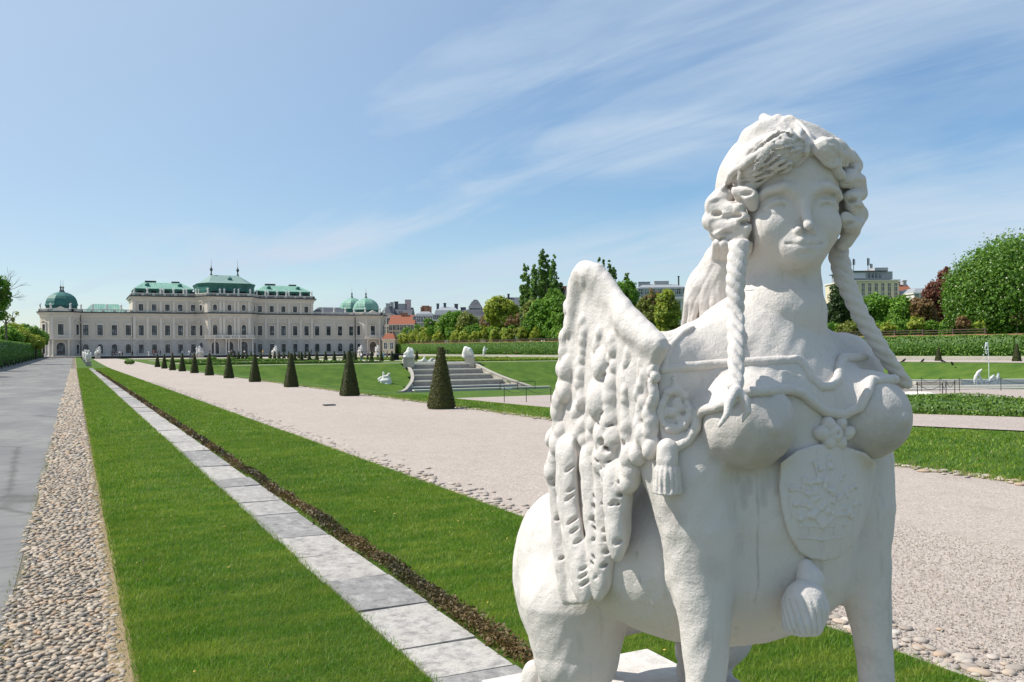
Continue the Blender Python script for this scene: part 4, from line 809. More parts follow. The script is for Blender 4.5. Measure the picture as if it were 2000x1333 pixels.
def blades(name, regs, mat, rs):
    Vs, Ts = [], []
    for x0, x1, y0, y1, dens, h, w_, zf, *dry in regs:
        n = int((x1 - x0) * (y1 - y0) * dens); x = rs.uniform(x0, x1, n); y = rs.uniform(y0, y1, n); z = zf(x, y); a = rs.uniform(0, 6.28, n); hh = h * rs.uniform(.45, 1.15, n); le = rs.normal(size=(n, 2)) * hh[:, None] * .45; w2 = w_ * rs.uniform(.6, 1.2, n)
        dx, dy = np.cos(a) * w2, np.sin(a) * w2; mid = .55
        V = np.stack([np.stack([x - dx, y - dy, z], -1), np.stack([x + dx, y + dy, z], -1), np.stack([x + dx * .7 + le[:, 0] * .35, y + dy * .7 + le[:, 1] * .35, z + hh * mid], -1), np.stack([x + le[:, 0], y + le[:, 1], z + hh], -1), np.stack([x - dx * .7 + le[:, 0] * .35, y - dy * .7 + le[:, 1] * .35, z + hh * mid], -1)], 1)
        t = rs.rand(n) ** 1.2 * .9; t[rs.rand(n) < (dry[0] if dry else .035)] = 1; Vs.append(V.reshape(-1, 3)); Ts.append(np.repeat(t, 5))
    V = np.concatenate(Vs); n = len(V) // 5; b = np.arange(n) * 5; Q = np.concatenate([np.stack([b, b + 1, b + 2, b + 4], -1)]); T3 = np.stack([b + 4, b + 2, b + 3, b + 3], -1)
    me = npmesh(name, V, np.concatenate([np.stack([b, b + 1, b + 2], -1), np.stack([b, b + 2, b + 4], -1), np.stack([b + 4, b + 2, b + 3], -1)]), mat, True, np.concatenate(Ts))
    return setp(link(name, me), kind='stuff')
def build_grass(zp):
    rs = np.random.RandomState(3); g = lambda x, y: z0(y) + .006; e = lambda x, y: z0(y) - .006
    R_ = []
    for x0, x1 in ((.27, 1.69), (2.40, 4.2)):
        R_ += [(x0, x1, 3.0, 6.5, 11000, .038, .0018, g), (x0, x1, 6.5, 11, 5500, .040, .0028, g), (x0, x1, 11, 20, 2200, .042, .0045, g), (x0, x1, 20, 44, 700, .045, .009, g), (x0, x1, 44, 130, 170, .06, .020, g)]
    R_ += [(2.4, 4.2, .2, 3.0, 9000, .04, .002, g), (.19, .33, 3.2, 16, 3600, .028, .0022, e, .75), (.19, .33, 16, 40, 900, .03, .006, e, .75), (4.12, 4.30, 1.5, 20, 1500, .03, .0026, e, .55), (1.655, 1.70, 3.4, 20, 3000, .06, .0024, g), (2.165, 2.40, 3.0, 18, 900, .06, .0025, g), (-.47, -.36, 3.4, 20, 1300, .022, .003, e, .6)]
    R_ += [(11.1, 14, 4, 34, 260, .055, .010, zp), (14, 20, 4, 34, 150, .055, .012, zp), (10.85, 11.25, 4, 60, 500, .06, .008, zp, .45)]
    blades('grass', R_, M['blade'], rs)
# ------------------------------------------------------------------ plants: leaf cards on cores
def cards(P, N, size, rs, tint=None, asp=1.5, spread=.9):
    """P points, N outward normals -> quads V,Q,T (leaf clumps, randomly tilted)"""
    n = len(P); size = np.broadcast_to(size, n); d = N + rs.normal(size=(n, 3)) * spread; d /= np.linalg.norm(d, axis=1)[:, None] + 1e-9
    u = np.cross(d, rs.normal(size=(n, 3))); u /= np.linalg.norm(u, axis=1)[:, None] + 1e-9; v = np.cross(d, u); s = (size * rs.uniform(.6, 1.3, n))[:, None]
    a, b = u * s * .5 * asp, v * s * .5
    V = np.stack([P - a, P - b * .9 + a * .1, P + a, P + b * .9 + a * .1], 1).reshape(-1, 3); Q = np.arange(n * 4).reshape(-1, 4)
    t = rs.rand(n) if tint is None else tint; return V, Q, np.repeat(t, 4)
def joinm(parts):
    Vs, Qs, Ts, k = [], [], [], 0
    for V, Q, T in parts: Vs.append(V); Qs.append(np.asarray(Q) + k); Ts.append(T); k += len(V)
    return np.concatenate(Vs), np.concatenate(Qs), np.concatenate(Ts)
def box_vq(x0, y0, z0_, x1, y1, z1):
    V = np.array([(x0, y0, z0_), (x1, y0, z0_), (x1, y1, z0_), (x0, y1, z0_), (x0, y0, z1), (x1, y0, z1), (x1, y1, z1), (x0, y1, z1)], float)
    return V, np.array([(0, 3, 2, 1), (4, 5, 6, 7), (0, 1, 5, 4), (1, 2, 6, 5), (2, 3, 7, 6), (3, 0, 4, 7)]), np.full(8, .05)
def cone_mesh(name, n, size, mat, h=1.93, b=.42, t=.075, rnd=.0, seed=1):
    rs = np.random.RandomState(seed); q = rs.rand(n); w_ = lambda z: b + (t - b) * z / h
    z = h * (1 - np.sqrt(1 - q * (1 - (t / b) ** 2))) / (1 - t / b); z = np.clip(z, 0, h); a = rs.uniform(0, 2 * math.pi, n); pw = 5 if rnd < .5 else 2.6
    c, s = np.cos(a), np.sin(a); rr = 1 / (np.abs(c) ** pw + np.abs(s) ** pw) ** (1 / pw); ww = w_(z) * (1 - .10 * (z < .06)); P = np.stack([c * rr * ww, s * rr * ww, z], -1)
    cap = rs.rand(n) < .03; P[cap] = np.stack([rs.uniform(-t, t, cap.sum()), rs.uniform(-t, t, cap.sum()), np.full(cap.sum(), h)], -1); N = P * (1, 1, 0); N /= np.linalg.norm(N, axis=1)[:, None] + 1e-6; N[:, 2] += .2
    P += rs.normal(size=P.shape) * size * .35
    core = []; m = 20; A = np.arange(m) * 2 * math.pi / m; R_ = 1 / (np.abs(np.cos(A)) ** pw + np.abs(np.sin(A)) ** pw) ** (1 / pw); rings = [(0, b * .95), (h * .5, (b + t) / 2 * .95), (h * .985, t * .9), (h * .99, .001)]
    V = np.concatenate([np.stack([np.cos(A) * R_ * r, np.sin(A) * R_ * r, np.full(m, z_)], -1) for z_, r in rings]); Q = np.array([(k * m + i, k * m + (i + 1) % m, (k + 1) * m + (i + 1) % m, (k + 1) * m + i) for k in range(3) for i in range(m)])
    V, Q, T = joinm([(V, Q, np.full(len(V), .12)), cards(P, N, size, rs, spread=.45)]); return npmesh(name, V, Q, mat, False, T)
ORD = ['first', 'second', 'third', 'fourth', 'fifth', 'sixth', 'seventh', 'eighth', 'ninth', 'tenth', 'eleventh', 'twelfth', 'thirteenth', 'fourteenth', 'fifteenth', 'sixteenth', 'seventeenth', 'eighteenth', 'nineteenth', 'twentieth']
def topiary(me, p, sc, label, group, rz=0.):
    o = link('topiary_cone', me); o.location = p; o.scale = sc if hasattr(sc, '__len__') else (sc,) * 3; o.rotation_euler = (0, 0, rz); return setp(o, label, 'topiary', group)
def build_topiary():
    near = cone_mesh('yew_cone_round', 15000, .030, M['yew_gold'], rnd=1, seed=2); nearsq = cone_mesh('yew_cone_square', 13000, .031, M['yew'], seed=3); mid = cone_mesh('yew_cone_mid', 4200, .05, M['yew'], seed=4); far = cone_mesh('yew_cone_far', 500, .14, M['yew'], seed=5)
    for i, (x, y, h) in enumerate(((862, 800, 118), (683, 775, 86), (569, 758, 64), (498, 748, 53), (447, 741, 46), (409, 735.5, 41), (380, 731, 37), (356, 727.6, 33), (337, 725.5, 30.5), (321, 722.3, 27), (307.5, 720, 25))):
        p = gp(x, y - 2, 0); Zd = depth(p); s = h * Zd / F / 1.93
        lab = ('big golden-green rounded topiary cone nearest the sphinx along the gravel path' if i == 0 else 'square-cut topiary pyramid just beyond the golden-green rounded cone' if i == 1 else '%s dark topiary cone from the sphinx along the gravel path' % ORD[i])
        topiary(near if i == 0 else nearsq if i < 4 else mid, p, (s * (1.03 if i == 0 else .95), s * (1.03 if i == 0 else .95), s), lab, 'topiary cones along the gravel path')
    row = [575.5, 589, 604, 619, 636, 653, 673, 694, 725.6, 745, 765.6, 790, 814]
    for i, x in enumerate(row):
        p = atY(x, 704, 151); p = (p[0], 151, float(zt(151))); topiary(mid, p, .93, '%s clipped cone from the palace-door end of the nearer parterre row' % ORD[i], 'clipped cones on the upper parterre')
    row2 = [452, 458.5, 466, 474, 482, 490.5, 509.5, 527.5, 536.5, 545, 554.5, 564, 584, 596, 689.6, 707]
    for i, x in enumerate(row2):
        p = atY(x, 697, 222); p = (p[0], 222, float(zt(222))); topiary(far, p, .9, '%s small cone from the left in the far row before the palace' % ORD[i], 'small far cones before the palace')
    for i, (x, y, h) in enumerate(((1833, 707, 27), (1986, 711.5, 34), (1722, 703, 24))):
        X = 93; p = atX(x, y, X); Zd = depth(p); topiary(mid, (X, p[1], .19), h * Zd / F / 1.93, ('cone standing before the ivy hedge left of the fountain jet', 'cone before the ivy hedge right of the fountain jet', 'cone before the ivy hedge hidden behind the sphinx shoulder')[i], 'cones along the far terrace')
def hedge_cards(name, x0, y0, x1, y1, zb, ztop, th, n, size, mat, label, rs, faces='fte'):
    """hedge along a line; zb, ztop are functions of the distance fraction"""
    L_ = math.hypot(x1 - x0, y1 - y0); d = np.array(((x1 - x0) / L_, (y1 - y0) / L_)); nn = np.array((-d[1], d[0]))
    m = 40; rings = []
    for k in range(m + 1):
        f = k / m; c = np.array((x0, y0)) + d * L_ * f; b, t_ = zb(f), ztop(f); rings.append([(*(c - nn * th * .48), b), (*(c + nn * th * .48), b), (*(c + nn * th * .46), t_ - .04), (*(c - nn * th * .46), t_ - .04)])
    V = np.array([p for r in rings for p in r]); Q = np.array([(k * 4 + i, k * 4 + (i + 1) % 4, (k + 1) * 4 + (i + 1) % 4, (k + 1) * 4 + i) for k in range(m) for i in range(4)] + [(0, 1, 2, 3), (m * 4 + 3, m * 4 + 2, m * 4 + 1, m * 4)])
    f = rs.rand(n); side = rs.rand(n); s = np.where(side < .36, -1, np.where(side < .66, 1, 0)); v = rs.rand(n); b = np.array([zb(q) for q in f]); t_ = np.array([ztop(q) for q in f])
    off = np.where(s == 0, (v * 2 - 1) * th * .5, s * th * .5); zz = np.where(s == 0, t_, b + (t_ - b) * v); zz = zz + .05 * np.sin(f * L_ * 1.3) * (s == 0)
    P = np.stack([x0 + d[0] * L_ * f + nn[0] * off, y0 + d[1] * L_ * f + nn[1] * off, zz], -1); N = np.stack([nn[0] * s, nn[1] * s, (s == 0) * 1. + .15], -1); P += rs.normal(size=P.shape) * size * .3
    cl = .5 + .5 * np.sin(P[:, 0] * 1.1 + P[:, 1] * 1.7 + 2 * np.sin(P[:, 2] * 2.3)); T = np.clip(rs.rand(n) * .75 + cl * .25, 0, 1)
    V, Q, T = joinm([(V, Q, np.full(len(V), .1)), cards(P, N, size, rs, T, spread=.6)]); o = link(name, npmesh(name, V, Q, mat, False, T)); return setp(o, label, 'hedge')
def build_hedges():
    rs = np.random.RandomState(5)
    hedge_cards('tall_hedge', -11.2, 62, -10.0, 312, lambda f: float(z0(62 + 250 * f)), lambda f: 3.55 + 1.5 * f, 2.0, 26000, .20, M['hedge'], 'tall clipped green hedge running along the left side of the road', rs)
    hedge_cards('ivy_hedge', 108.3, 20, 107.6, 333, lambda f: float(zt(20 + 313 * f)) + .4, lambda f: 2.95 + 2.05 * f, 1.6, 85000, .20, M['ivy'], 'long ivy covered hedge along the far terrace wall', rs)
    # dry low box edging next to the stone strip
    P = []; S = []
    for y0, y1, n, sz in ((3.3, 8, 9000, .017), (8, 16, 7000, .024), (16, 34, 6000, .045), (34, 110, 6000, .10)):
        y = rs.uniform(y0, y1, n); x = 2.27 + rs.normal(size=n) * .04 + .02 * np.sin(y * 2.1); P.append(np.stack([x, y, z0(y) + .02 + rs.rand(n) * (.06 + .025 * np.sin(y * 5 + 2 * np.sin(y * 1.7))) * np.clip(1 - ((x - 2.275) / .14) ** 2, .1, 1)], -1)); S.append(np.full(n, sz))
    P = np.concatenate(P); S = np.concatenate(S); T = np.clip(.5 + .42 * np.sin(P[:, 1] * 1.9 + 1.2 * np.sin(P[:, 1] * .8)) + rs.normal(size=len(P)) * .25, 0, 1)
    o = link('box_edging', npmesh('box_edging', *joinm([cards(P, np.tile((0, 0, 1.), (len(P), 1)), S, rs, T)])[:2], M['box_dry'], False, np.repeat(T, 4))); setp(o, 'low scorched brown box edging beside the grey stone strip', 'hedge')
    # box broderie hedges in the sunken garden
    k = 0
    for (x0, y0, x1, y1) in ((25.9, -4, 25.9, 40), (27.6, -4, 28.2, 41), (29.6, -2, 30.0, 38), (31.8, -2, 32.6, 42), (26.5, 41.5, 32, 41.5)):
        zb = lambda f, a=y0, b=y1: float(zl(a + (b - a) * f)); hedge_cards('box_hedge', x0, y0, x1, y1, zb, lambda f, z=zb: z(f) + .42 + .08 * math.sin(f * 23), .75, 13000, .07, M['box'],
            ('low box hedge nearest the lawn in the sunken garden', 'second low box hedge in the sunken garden', 'third low box hedge in the sunken garden', 'low box hedge beside the fountain gravel', 'short cross hedge closing the box pattern towards the cascade')[k], rs); k += 1
    # low box balls and ribbons of the upper parterre
    bl = cards(*(lambda q: (q * (.55, .55, .45) + (0, 0, .4), q))(np.array([v / np.linalg.norm(v) for v in rs.normal(size=(260, 3))])), .16, rs); bv, bq, bt = joinm([(ICO[0] * (.5, .5, .42) + (0, 0, .4), np.c_[ICO[1], ICO[1][:, 2]], np.full(len(ICO[0]), .1)), bl]); bq = bq.astype(int)
    me = bpy.data.meshes.new('box_ball'); me.from_pydata(bv.tolist(), [], [tuple(dict.fromkeys(q)) for q in bq.tolist()]); me.materials.append(M['box']); at = me.attributes.new('tint', 'FLOAT', 'POINT'); at.data.foreach_set('value', bt.astype(np.float32))
    for i, (x, y) in enumerate(((250, 706), (256, 706), (411, 701.5), (416, 702), (453, 702.2), (490, 701.4), (848, 694.5), (881, 694.5), (536, 703), (498, 702))):
        p = gp(x, y, .75); o = link('box_ball', me); o.location = (p[0], p[1], float(zt(p[1]))); s = depth(p) / 190; o.scale = (s * 1.3, s * 1.3, s); setp(o, '%s rounded box bush from the left on the upper parterre lawn' % ORD[i], 'bush', 'rounded box bushes on the upper parterre')
    for i, (x0, x1, y) in enumerate(((15, 43, 132), (53, 84, 132), (15, 43, 143), (53, 84, 143), (16, 42, 170), (54, 84, 170), (16, 42, 184), (54, 84, 184))):
        hedge_cards('parterre_hedge', x0, y, x1, y + .01, lambda f, q=y: float(zt(q)) - .1, lambda f, q=y: float(zt(q)) + .28, .8, 900, .22, M['lime' if i % 2 else 'box'], '%s low hedge ribbon of the upper parterre, counted from the cascade' % ORD[i], rs)

def branch(mb, p, d, l, r, rs, lev, ends):
    q = p + d * l; mb.tube([p, p + d * l * .5 + Vector(rs.normal(size=3)) * l * .05, q], [r, r * .8, r * .6], 6); ends.append(q)
    if lev > 0:
        for _ in range(3):
            e = (d + Vector(rs.normal(size=3)) * .55 + Vector((0, 0, .15))).normalized(); branch(mb, q - d * l * rs.uniform(0, .35), e, l * rs.uniform(.55, .8), r * .55, rs, lev - 1, ends)
def tree(name, label, base, H_, crown, n, size, mat, rs, trunk=.25, lev=2, group=None, cat='tree', bare=False, blossom=False):
    """crown: lumps (dx,dz,r[,rz]) in metres seen from the garden: dx to the right of the picture, dz above the base"""
    t = thing(name, label, cat, base, -TH, group)
    mb = MB(); ends = []; th = min(c[1] - c[2] * .5 for c in crown); th = max(th, H_ * .12)
    mb.tube([(0, 0, -.2), (.05, 0, th * .6), (0, .03, th)], [trunk * 1.25, trunk, trunk * .85], 8)
    for c in crown: 
        d = (Vector((c[0], rs.uniform(-.3, .3) * c[2], c[1])) - Vector((0, 0, th * .9))); branch(mb, Vector((0, 0, th * .9)), d.normalized(), d.length * .75, trunk * .55, rs, lev, ends)
    mb.obj('trunk', M['bark' if not bare else 'twig'], t)
    n = int(n * 1.7)
    if size > .33: n = int(n * 1.8); size = size * .72
    vol = np.array([c[2] ** 2 * (c[3] if len(c) > 3 else c[2]) for c in crown]); k = rs.choice(len(crown), n, p=vol / vol.sum()); C = np.array([(c[0], 0., c[1]) for c in crown]); Rr = np.array([c[2] for c in crown]); Rz = np.array([c[3] if len(c) > 3 else c[2] for c in crown]); Cy = np.array([rs.uniform(-.35, .35) * c[2] for c in crown])
    # clumps on and in each lump
    nc = max(8, n // 26); kc = rs.choice(len(crown), nc, p=vol ** .8 / (vol ** .8).sum()); dv = rs.normal(size=(nc, 3)); dv /= np.linalg.norm(dv, axis=1)[:, None]; rad = rs.uniform(.45, 1.02, nc) ** .6
    cc = C[kc] + np.stack([np.zeros(nc), Cy[kc], np.zeros(nc)], -1) + dv * np.stack([Rr[kc], Rr[kc], Rz[kc]], -1) * rad[:, None]; cr = Rr[kc] * rs.uniform(.16, .34, nc) * np.where(Rr[kc] < 1.9, 1.75, 1.0); g = rs.randint(0, nc, n); tone = rs.rand(nc)
    off = rs.normal(size=(n, 3)); off /= np.linalg.norm(off, axis=1)[:, None]; P = cc[g] + off * (cr[g] * rs.uniform(.3, 1.0, n) ** .5)[:, None]; N = off + dv[g] * .6 + (0, 0, .3)
    V, Q, T = cards(P, N, size * 1.15, rs, np.clip(.55 * tone[g] + .55 * rs.rand(n), 0, 1)); link('crown', npmesh('crown', V, Q, mat, False, T), t)
    if blossom:
        q = rs.choice(n, n // 40, replace=False); q = q[np.linalg.norm(P[q] - C[0], axis=1) > crown[0][2] * .7]; V, Q, T = cards(P[q] + dv[g[q]] * .12 + (0, 0, .1), np.tile((0, 0, .4), (len(q), 1)), .30, rs, asp=.8); link('blossom', npmesh('blossom', V, Q, M['blossom']), t)
    return t
def tpx(name, label, x, Z, lumps, n, size, mat, rs, zbase=None, **kw):
    """lumps in photo pixels (x, y, rx[, ry]) at camera depth Z"""
    if x > 700: Z = max(Z, {'young_tree': 116, 'undergrowth_bush': 118.5, 'shrub': 118}.get(name, 122) * F / (CT * (x - 145)))      # all of them grow beyond the boundary wall
    b = atZ(x, 700, Z); zb = float(zt(b[1])) + .5 if zbase is None else zbase; s = Z / F; b = (b[0], b[1], zb)
    cr = []
    for q in lumps:
        p = atZ(q[0], q[1], Z); cr.append(((q[0] - x) * s, p[2] - zb, q[2] * s, (q[3] if len(q) > 3 else q[2]) * s))
    return tree(name, label, b, max(c[1] + c[3] for c in cr), cr, n, size, M[mat], rs, **kw)
def build_trees():
    rs = np.random.RandomState(21); T = lambda *a, **k: tpx(*a, rs, **k)
    # poplars
    def spire(x, y0, y1, rx): return [(x + rs.uniform(-.12, .12) * rx, y0 + (y1 - y0) * t, rx * (.22 + .78 * math.sin(math.pi * (.12 + .70 * t)) ** .9), (y1 - y0) / 13) for t in np.linspace(0.03, 1, 13)]
    T('poplar', 'lowest slim poplar at the left end of the poplar clump', 1027, 262, spire(1030, 516, 650, 9) + spire(1021, 535, 640, 6), 2600, .5, 'poplar', trunk=.25, lev=0)
    T('poplar', 'second poplar leaning against the tallest poplar', 1047, 262, spire(1045, 521, 650, 8), 2000, .5, 'poplar', trunk=.25, lev=0)
    T('poplar', 'tallest broad poplar with twin tops', 1066, 268, spire(1060, 495, 650, 10) + spire(1071, 503, 650, 10), 4200, .5, 'poplar', trunk=.3, lev=0)
    T('poplar', 'narrow pointed poplar right of the tallest one', 1085, 262, spire(1083, 503, 650, 8) + spire(1091, 540, 640, 4), 2200, .5, 'poplar', trunk=.25, lev=0)
    T('cypress', 'small dark cypress beside the brown chimney', 1097, 256, [(1097, 570, 5, 18)], 600, .5, 'dark', lev=0)
    T('poplar', 'bushy poplar group top just behind the wing tip', 1180, 245, spire(1169, 506, 630, 8) + spire(1182, 509, 630, 7) + spire(1192, 513, 630, 7) + spire(1200, 524, 630, 8), 3800, .5, 'poplar', trunk=.3, lev=0)
    T('poplar', 'short poplar right of the wing tip', 1226, 240, spire(1226, 537, 630, 7) + spire(1215, 550, 620, 4), 1500, .45, 'poplar', lev=0)
    T('round_tree', 'bright lime green broad tree left of the poplars', 980, 240, [(975, 600, 24, 20), (995, 608, 20, 22), (962, 612, 17, 18), (985, 630, 22, 20), (1004, 630, 12, 14)], 4600, .62, 'lime', trunk=.3)
    T('round_tree', 'large mid green tree under the poplars', 1078, 235, [(1085, 600, 28, 22), (1060, 612, 26, 24), (1098, 620, 18, 36), (1070, 640, 28, 22), (1042, 632, 18, 22), (1082, 575, 14, 12)], 7000, .62, 'tree', trunk=.4)
    T('round_tree', 'olive green tree front of the poplars', 1046, 230, [(1044, 604, 20, 16), (1052, 622, 20, 18), (1036, 620, 12, 14)], 2600, .6, 'olive', trunk=.3)
    T('bare_tree', 'dark thin leaved tree between two green trees', 952, 236, [(950, 628, 14, 18), (945, 640, 12, 12), (958, 636, 12, 14)], 480, .45, 'brown', trunk=.35, lev=3, bare=True)
    T('bare_tree', 'leaning bare tree beside the lime green tree', 1004, 232, [(1004, 628, 14, 14), (1016, 622, 10, 12), (994, 636, 10, 10)], 300, .45, 'brown', trunk=.35, lev=3, bare=True)
    T('round_tree', 'dense dark green tree left of the bare tree', 884, 252, [(880, 628, 20, 16), (893, 622, 14, 14), (868, 640, 14, 16), (898, 642, 14, 14)], 3200, .6, 'tree', trunk=.3)
    T('round_tree', 'brownish olive tree next to the dark tower roof', 916, 250, [(914, 628, 18, 16), (925, 640, 16, 14), (905, 642, 14, 14)], 2400, .55, 'olive', trunk=.3)
    T('round_tree', 'rounded green tree before the grey mansard roofs', 842, 262, [(838, 634, 10, 12), (848, 642, 10, 14), (836, 650, 9, 10)], 1300, .6, 'tree', trunk=.2)
    T('round_tree', 'bright green tree at the end of the ivy hedge', 862, 256, [(860, 644, 12, 14), (870, 650, 12, 12)], 1500, .6, 'lime', trunk=.2)
    yl = [(812, 652), (824, 655), (800, 656), (856, 655), (891, 654), (907, 653), (927, 654), (966, 650), (993, 650), (1022, 646), (1046, 648), (1101, 650), (788, 657), (833, 660)]
    for i, (x, y) in enumerate(yl):
        T('young_tree', '%s young lime green tree counted from the left along the hedge top' % ORD[sorted(yl).index((x, y))], x, 222 if x > 840 else 250, [(x, y + 5, 9, 10), (x - 3, y + 11, 9, 8), (x + 3, y + 11, 8, 8), (x + 2, y - 3, 4, 7)], 620, .5, 'lime', trunk=.1, lev=1, group='young trees above the ivy hedge')
    # behind the sphinx head
    T('round_tree', 'dark green tree between wing tip and long hair', 1222, 205, [(1222, 575, 24, 26), (1205, 580, 18, 26), (1236, 592, 14, 22), (1225, 615, 26, 26)], 5200, .55, 'tree', trunk=.4)
    T('bare_tree', 'grey leafless tree in front of the mansard building', 1278, 210, [(1278, 585, 18, 20), (1290, 600, 16, 20)], 500, .4, 'brown', trunk=.3, lev=3, bare=True)
    T('round_tree', 'green acacia touching the long stone hair', 1304, 200, [(1304, 590, 18, 24), (1296, 615, 18, 22), (1316, 612, 14, 24), (1308, 640, 20, 22)], 3600, .5, 'lime', trunk=.3)
    T('round_tree', 'tall mixed green tree partly hiding the attic house', 1262, 205, [(1258, 600, 16, 20), (1275, 592, 15, 18), (1290, 612, 18, 18), (1268, 622, 20, 18)], 3200, .45, 'olive', trunk=.3)
    T('round_tree', 'low green thicket under the mansard building', 1262, 195, [(1258, 625, 20, 18), (1275, 635, 20, 18), (1242, 640, 16, 14)], 2600, .5, 'tree', trunk=.3)
    T('round_tree', 'green tree hidden behind the stone neck', 1400, 190, [(1400, 610, 40, 40), (1450, 620, 40, 36), (1360, 620, 30, 30)], 3000, .6, 'tree', trunk=.3)
    T('round_tree', 'dark conifer beside the right braid', 1640, 172, [(1640, 590, 18, 34), (1655, 610, 18, 30), (1630, 620, 22, 30)], 3600, .42, 'dark', trunk=.3)
    T('round_tree', 'dense dark green tree under the penthouse building', 1715, 165, [(1712, 600, 30, 24), (1690, 612, 24, 26), (1740, 604, 20, 20), (1715, 632, 34, 22)], 7000, .42, 'tree', trunk=.4)
    T('round_tree', 'second dark green tree right of the penthouse building', 1762, 160, [(1762, 606, 20, 22), (1776, 618, 20, 22), (1755, 632, 20, 18)], 4000, .42, 'tree', trunk=.3)
    T('round_tree', 'reddish brown leaved tree between green trees', 1800, 158, [(1798, 602, 22, 18), (1812, 620, 20, 20), (1790, 618, 14, 16)], 2600, .40, 'brown', trunk=.3, lev=3)
    T('copper_beech', 'purple copper beech left of the huge chestnut', 1838, 160, [(1836, 570, 24, 22), (1848, 545, 12, 22), (1820, 575, 14, 14), (1842, 600, 20, 30), (1858, 590, 12, 30)], 4200, .40, 'copper', trunk=.35, lev=3)
    T('flowering_chestnut', 'huge round chestnut tree covered in pale flower spikes', 1965, 138, [(1965, 570, 104, 96), (1920, 590, 68, 66), (1900, 560, 46, 50), (2010, 560, 100, 95), (1880, 600, 32, 44), (1950, 620, 80, 34)], 60000, .27, 'chestnut', trunk=.6, blossom=True)
    T('shrub', 'dark green shrub below the copper beech', 1852, 140, [(1852, 640, 14, 16), (1862, 646, 12, 10), (1842, 648, 10, 10)], 1700, .30, 'tree', trunk=.1, lev=1, cat='bush')
    for i, (x, y, m, lab) in enumerate(((1789, 632, 'lime', 'little yellow green standard tree above the ivy hedge'), (1881, 632, 'brown', 'little rusty leaved standard tree above the ivy hedge'), (1987, 622, 'brown', 'young bronze leaved tree before the huge chestnut'), (1913, 640, 'lime', 'low green bush at the foot of the chestnut'), (1735, 640, 'lime', 'little leafy tree under the dark green tree'))):
        T('young_tree', lab, x, 130, [(x, y, 12, 11), (x - 7, y + 4, 8, 7), (x + 8, y + 4, 8, 7)], 700, .28, m, trunk=.12, lev=2)
    for i, (x, m) in enumerate(((1100, 'tree'), (1140, 'olive'), (1500, 'tree'), (1560, 'tree'), (1600, 'tree'))):
        T('round_tree', ('green tree behind the wing edge', 'olive tree behind the stone wing', 'green tree behind the stone head', 'green tree behind the stone face', 'green tree behind the stone cheek')[i], x, 200, [(x, 620, 26, 26), (x - 14, 640, 20, 18), (x + 16, 638, 20, 18)], 2600, .55, m, trunk=.3)
    # low thicket filling the foot of the trees
    xs = [(x, Z) for Z, a, b in ((236, 796, 1112), (205, 1180, 1330), (150, 1630, 1930)) for x in range(a, b, 17)]
    for i, (x, Z) in enumerate(xs):
        y = 656 - (x > 1600) * 8 - rs.uniform(0, 8); T('undergrowth_bush', 'leafy bush number %d from the left in the thicket above the ivy hedge' % (i + 1), x, Z, [(x, y, 13, 12), (x + rs.uniform(-8, 8), y + 6, 12, 10), (x + rs.uniform(-8, 8), y - 6, 8, 8)], 420, .5 * Z / 220, ('tree', 'olive', 'tree', 'lime', 'tree', 'lime')[rs.randint(6)], trunk=.08, lev=0, cat='bush', group='bushes in the thicket above the ivy hedge')
    # left side, behind the tall hedge; the first ones stand outside the frame and shade the road
    L_ = [(-14.5, 88, 'tree', 11, 3.2), (-15, 106, 'tree', 9.5, 2.6), (-14, 122, 'tree', 12, 3.0)]
    for i, (x, y, m, h, r) in enumerate(L_):
        tree('avenue_tree', ('avenue tree shading the near road', 'second avenue tree shading the road', 'third avenue tree shading the road')[i], (x, y, 0), h, [(0, h - r, r, r * 1.1), (-1, h - r * 1.8, r * .9), (1.2, h - r * 1.7, r * .8)], 2600, .35, M[m], rs, trunk=.25)
    T('avenue_tree', 'half hidden leafy tree at the left frame edge', -14, 150, [(-2, 560, 22, 30), (6, 585, 14, 18), (-16, 600, 26, 40), (14, 573, 8, 10)], 2600, .34, 'tree', zbase=.3, trunk=.25, lev=3)
    T('bare_tree', 'bare twiggy tree rising over the left hedge', 12, 175, [(10, 615, 16, 14), (28, 620, 12, 12), (-4, 618, 14, 16)], 160, .3, 'olive', zbase=.4, trunk=.2, lev=3, bare=True)
    for i, (x, y, rx, ry, Z) in enumerate(((10, 660, 26, 22, 190), (42, 662, 22, 20, 215), (66, 655, 18, 16, 240), (26, 645, 18, 12, 230), (84, 660, 9, 12, 262), (70, 668, 12, 10, 225), (50, 645, 14, 10, 255))):
        T('hedge_tree', ('broad green tree over the near end of the left hedge', 'green tree second along the left hedge', 'green tree third along the left hedge', 'tree top peeping behind the left hedge trees', 'small round tree next to the palace corner', 'low tree over the far left hedge', 'distant tree top behind the left hedge')[i], x, Z, [(x, y, rx, ry), (x - rx * .6, y + 5, rx * .7, ry * .7), (x + rx * .6, y + 6, rx * .6, ry * .7)], 2300, .42, 'tree' if i % 2 == 0 else 'lime', zbase=.5, trunk=.2)
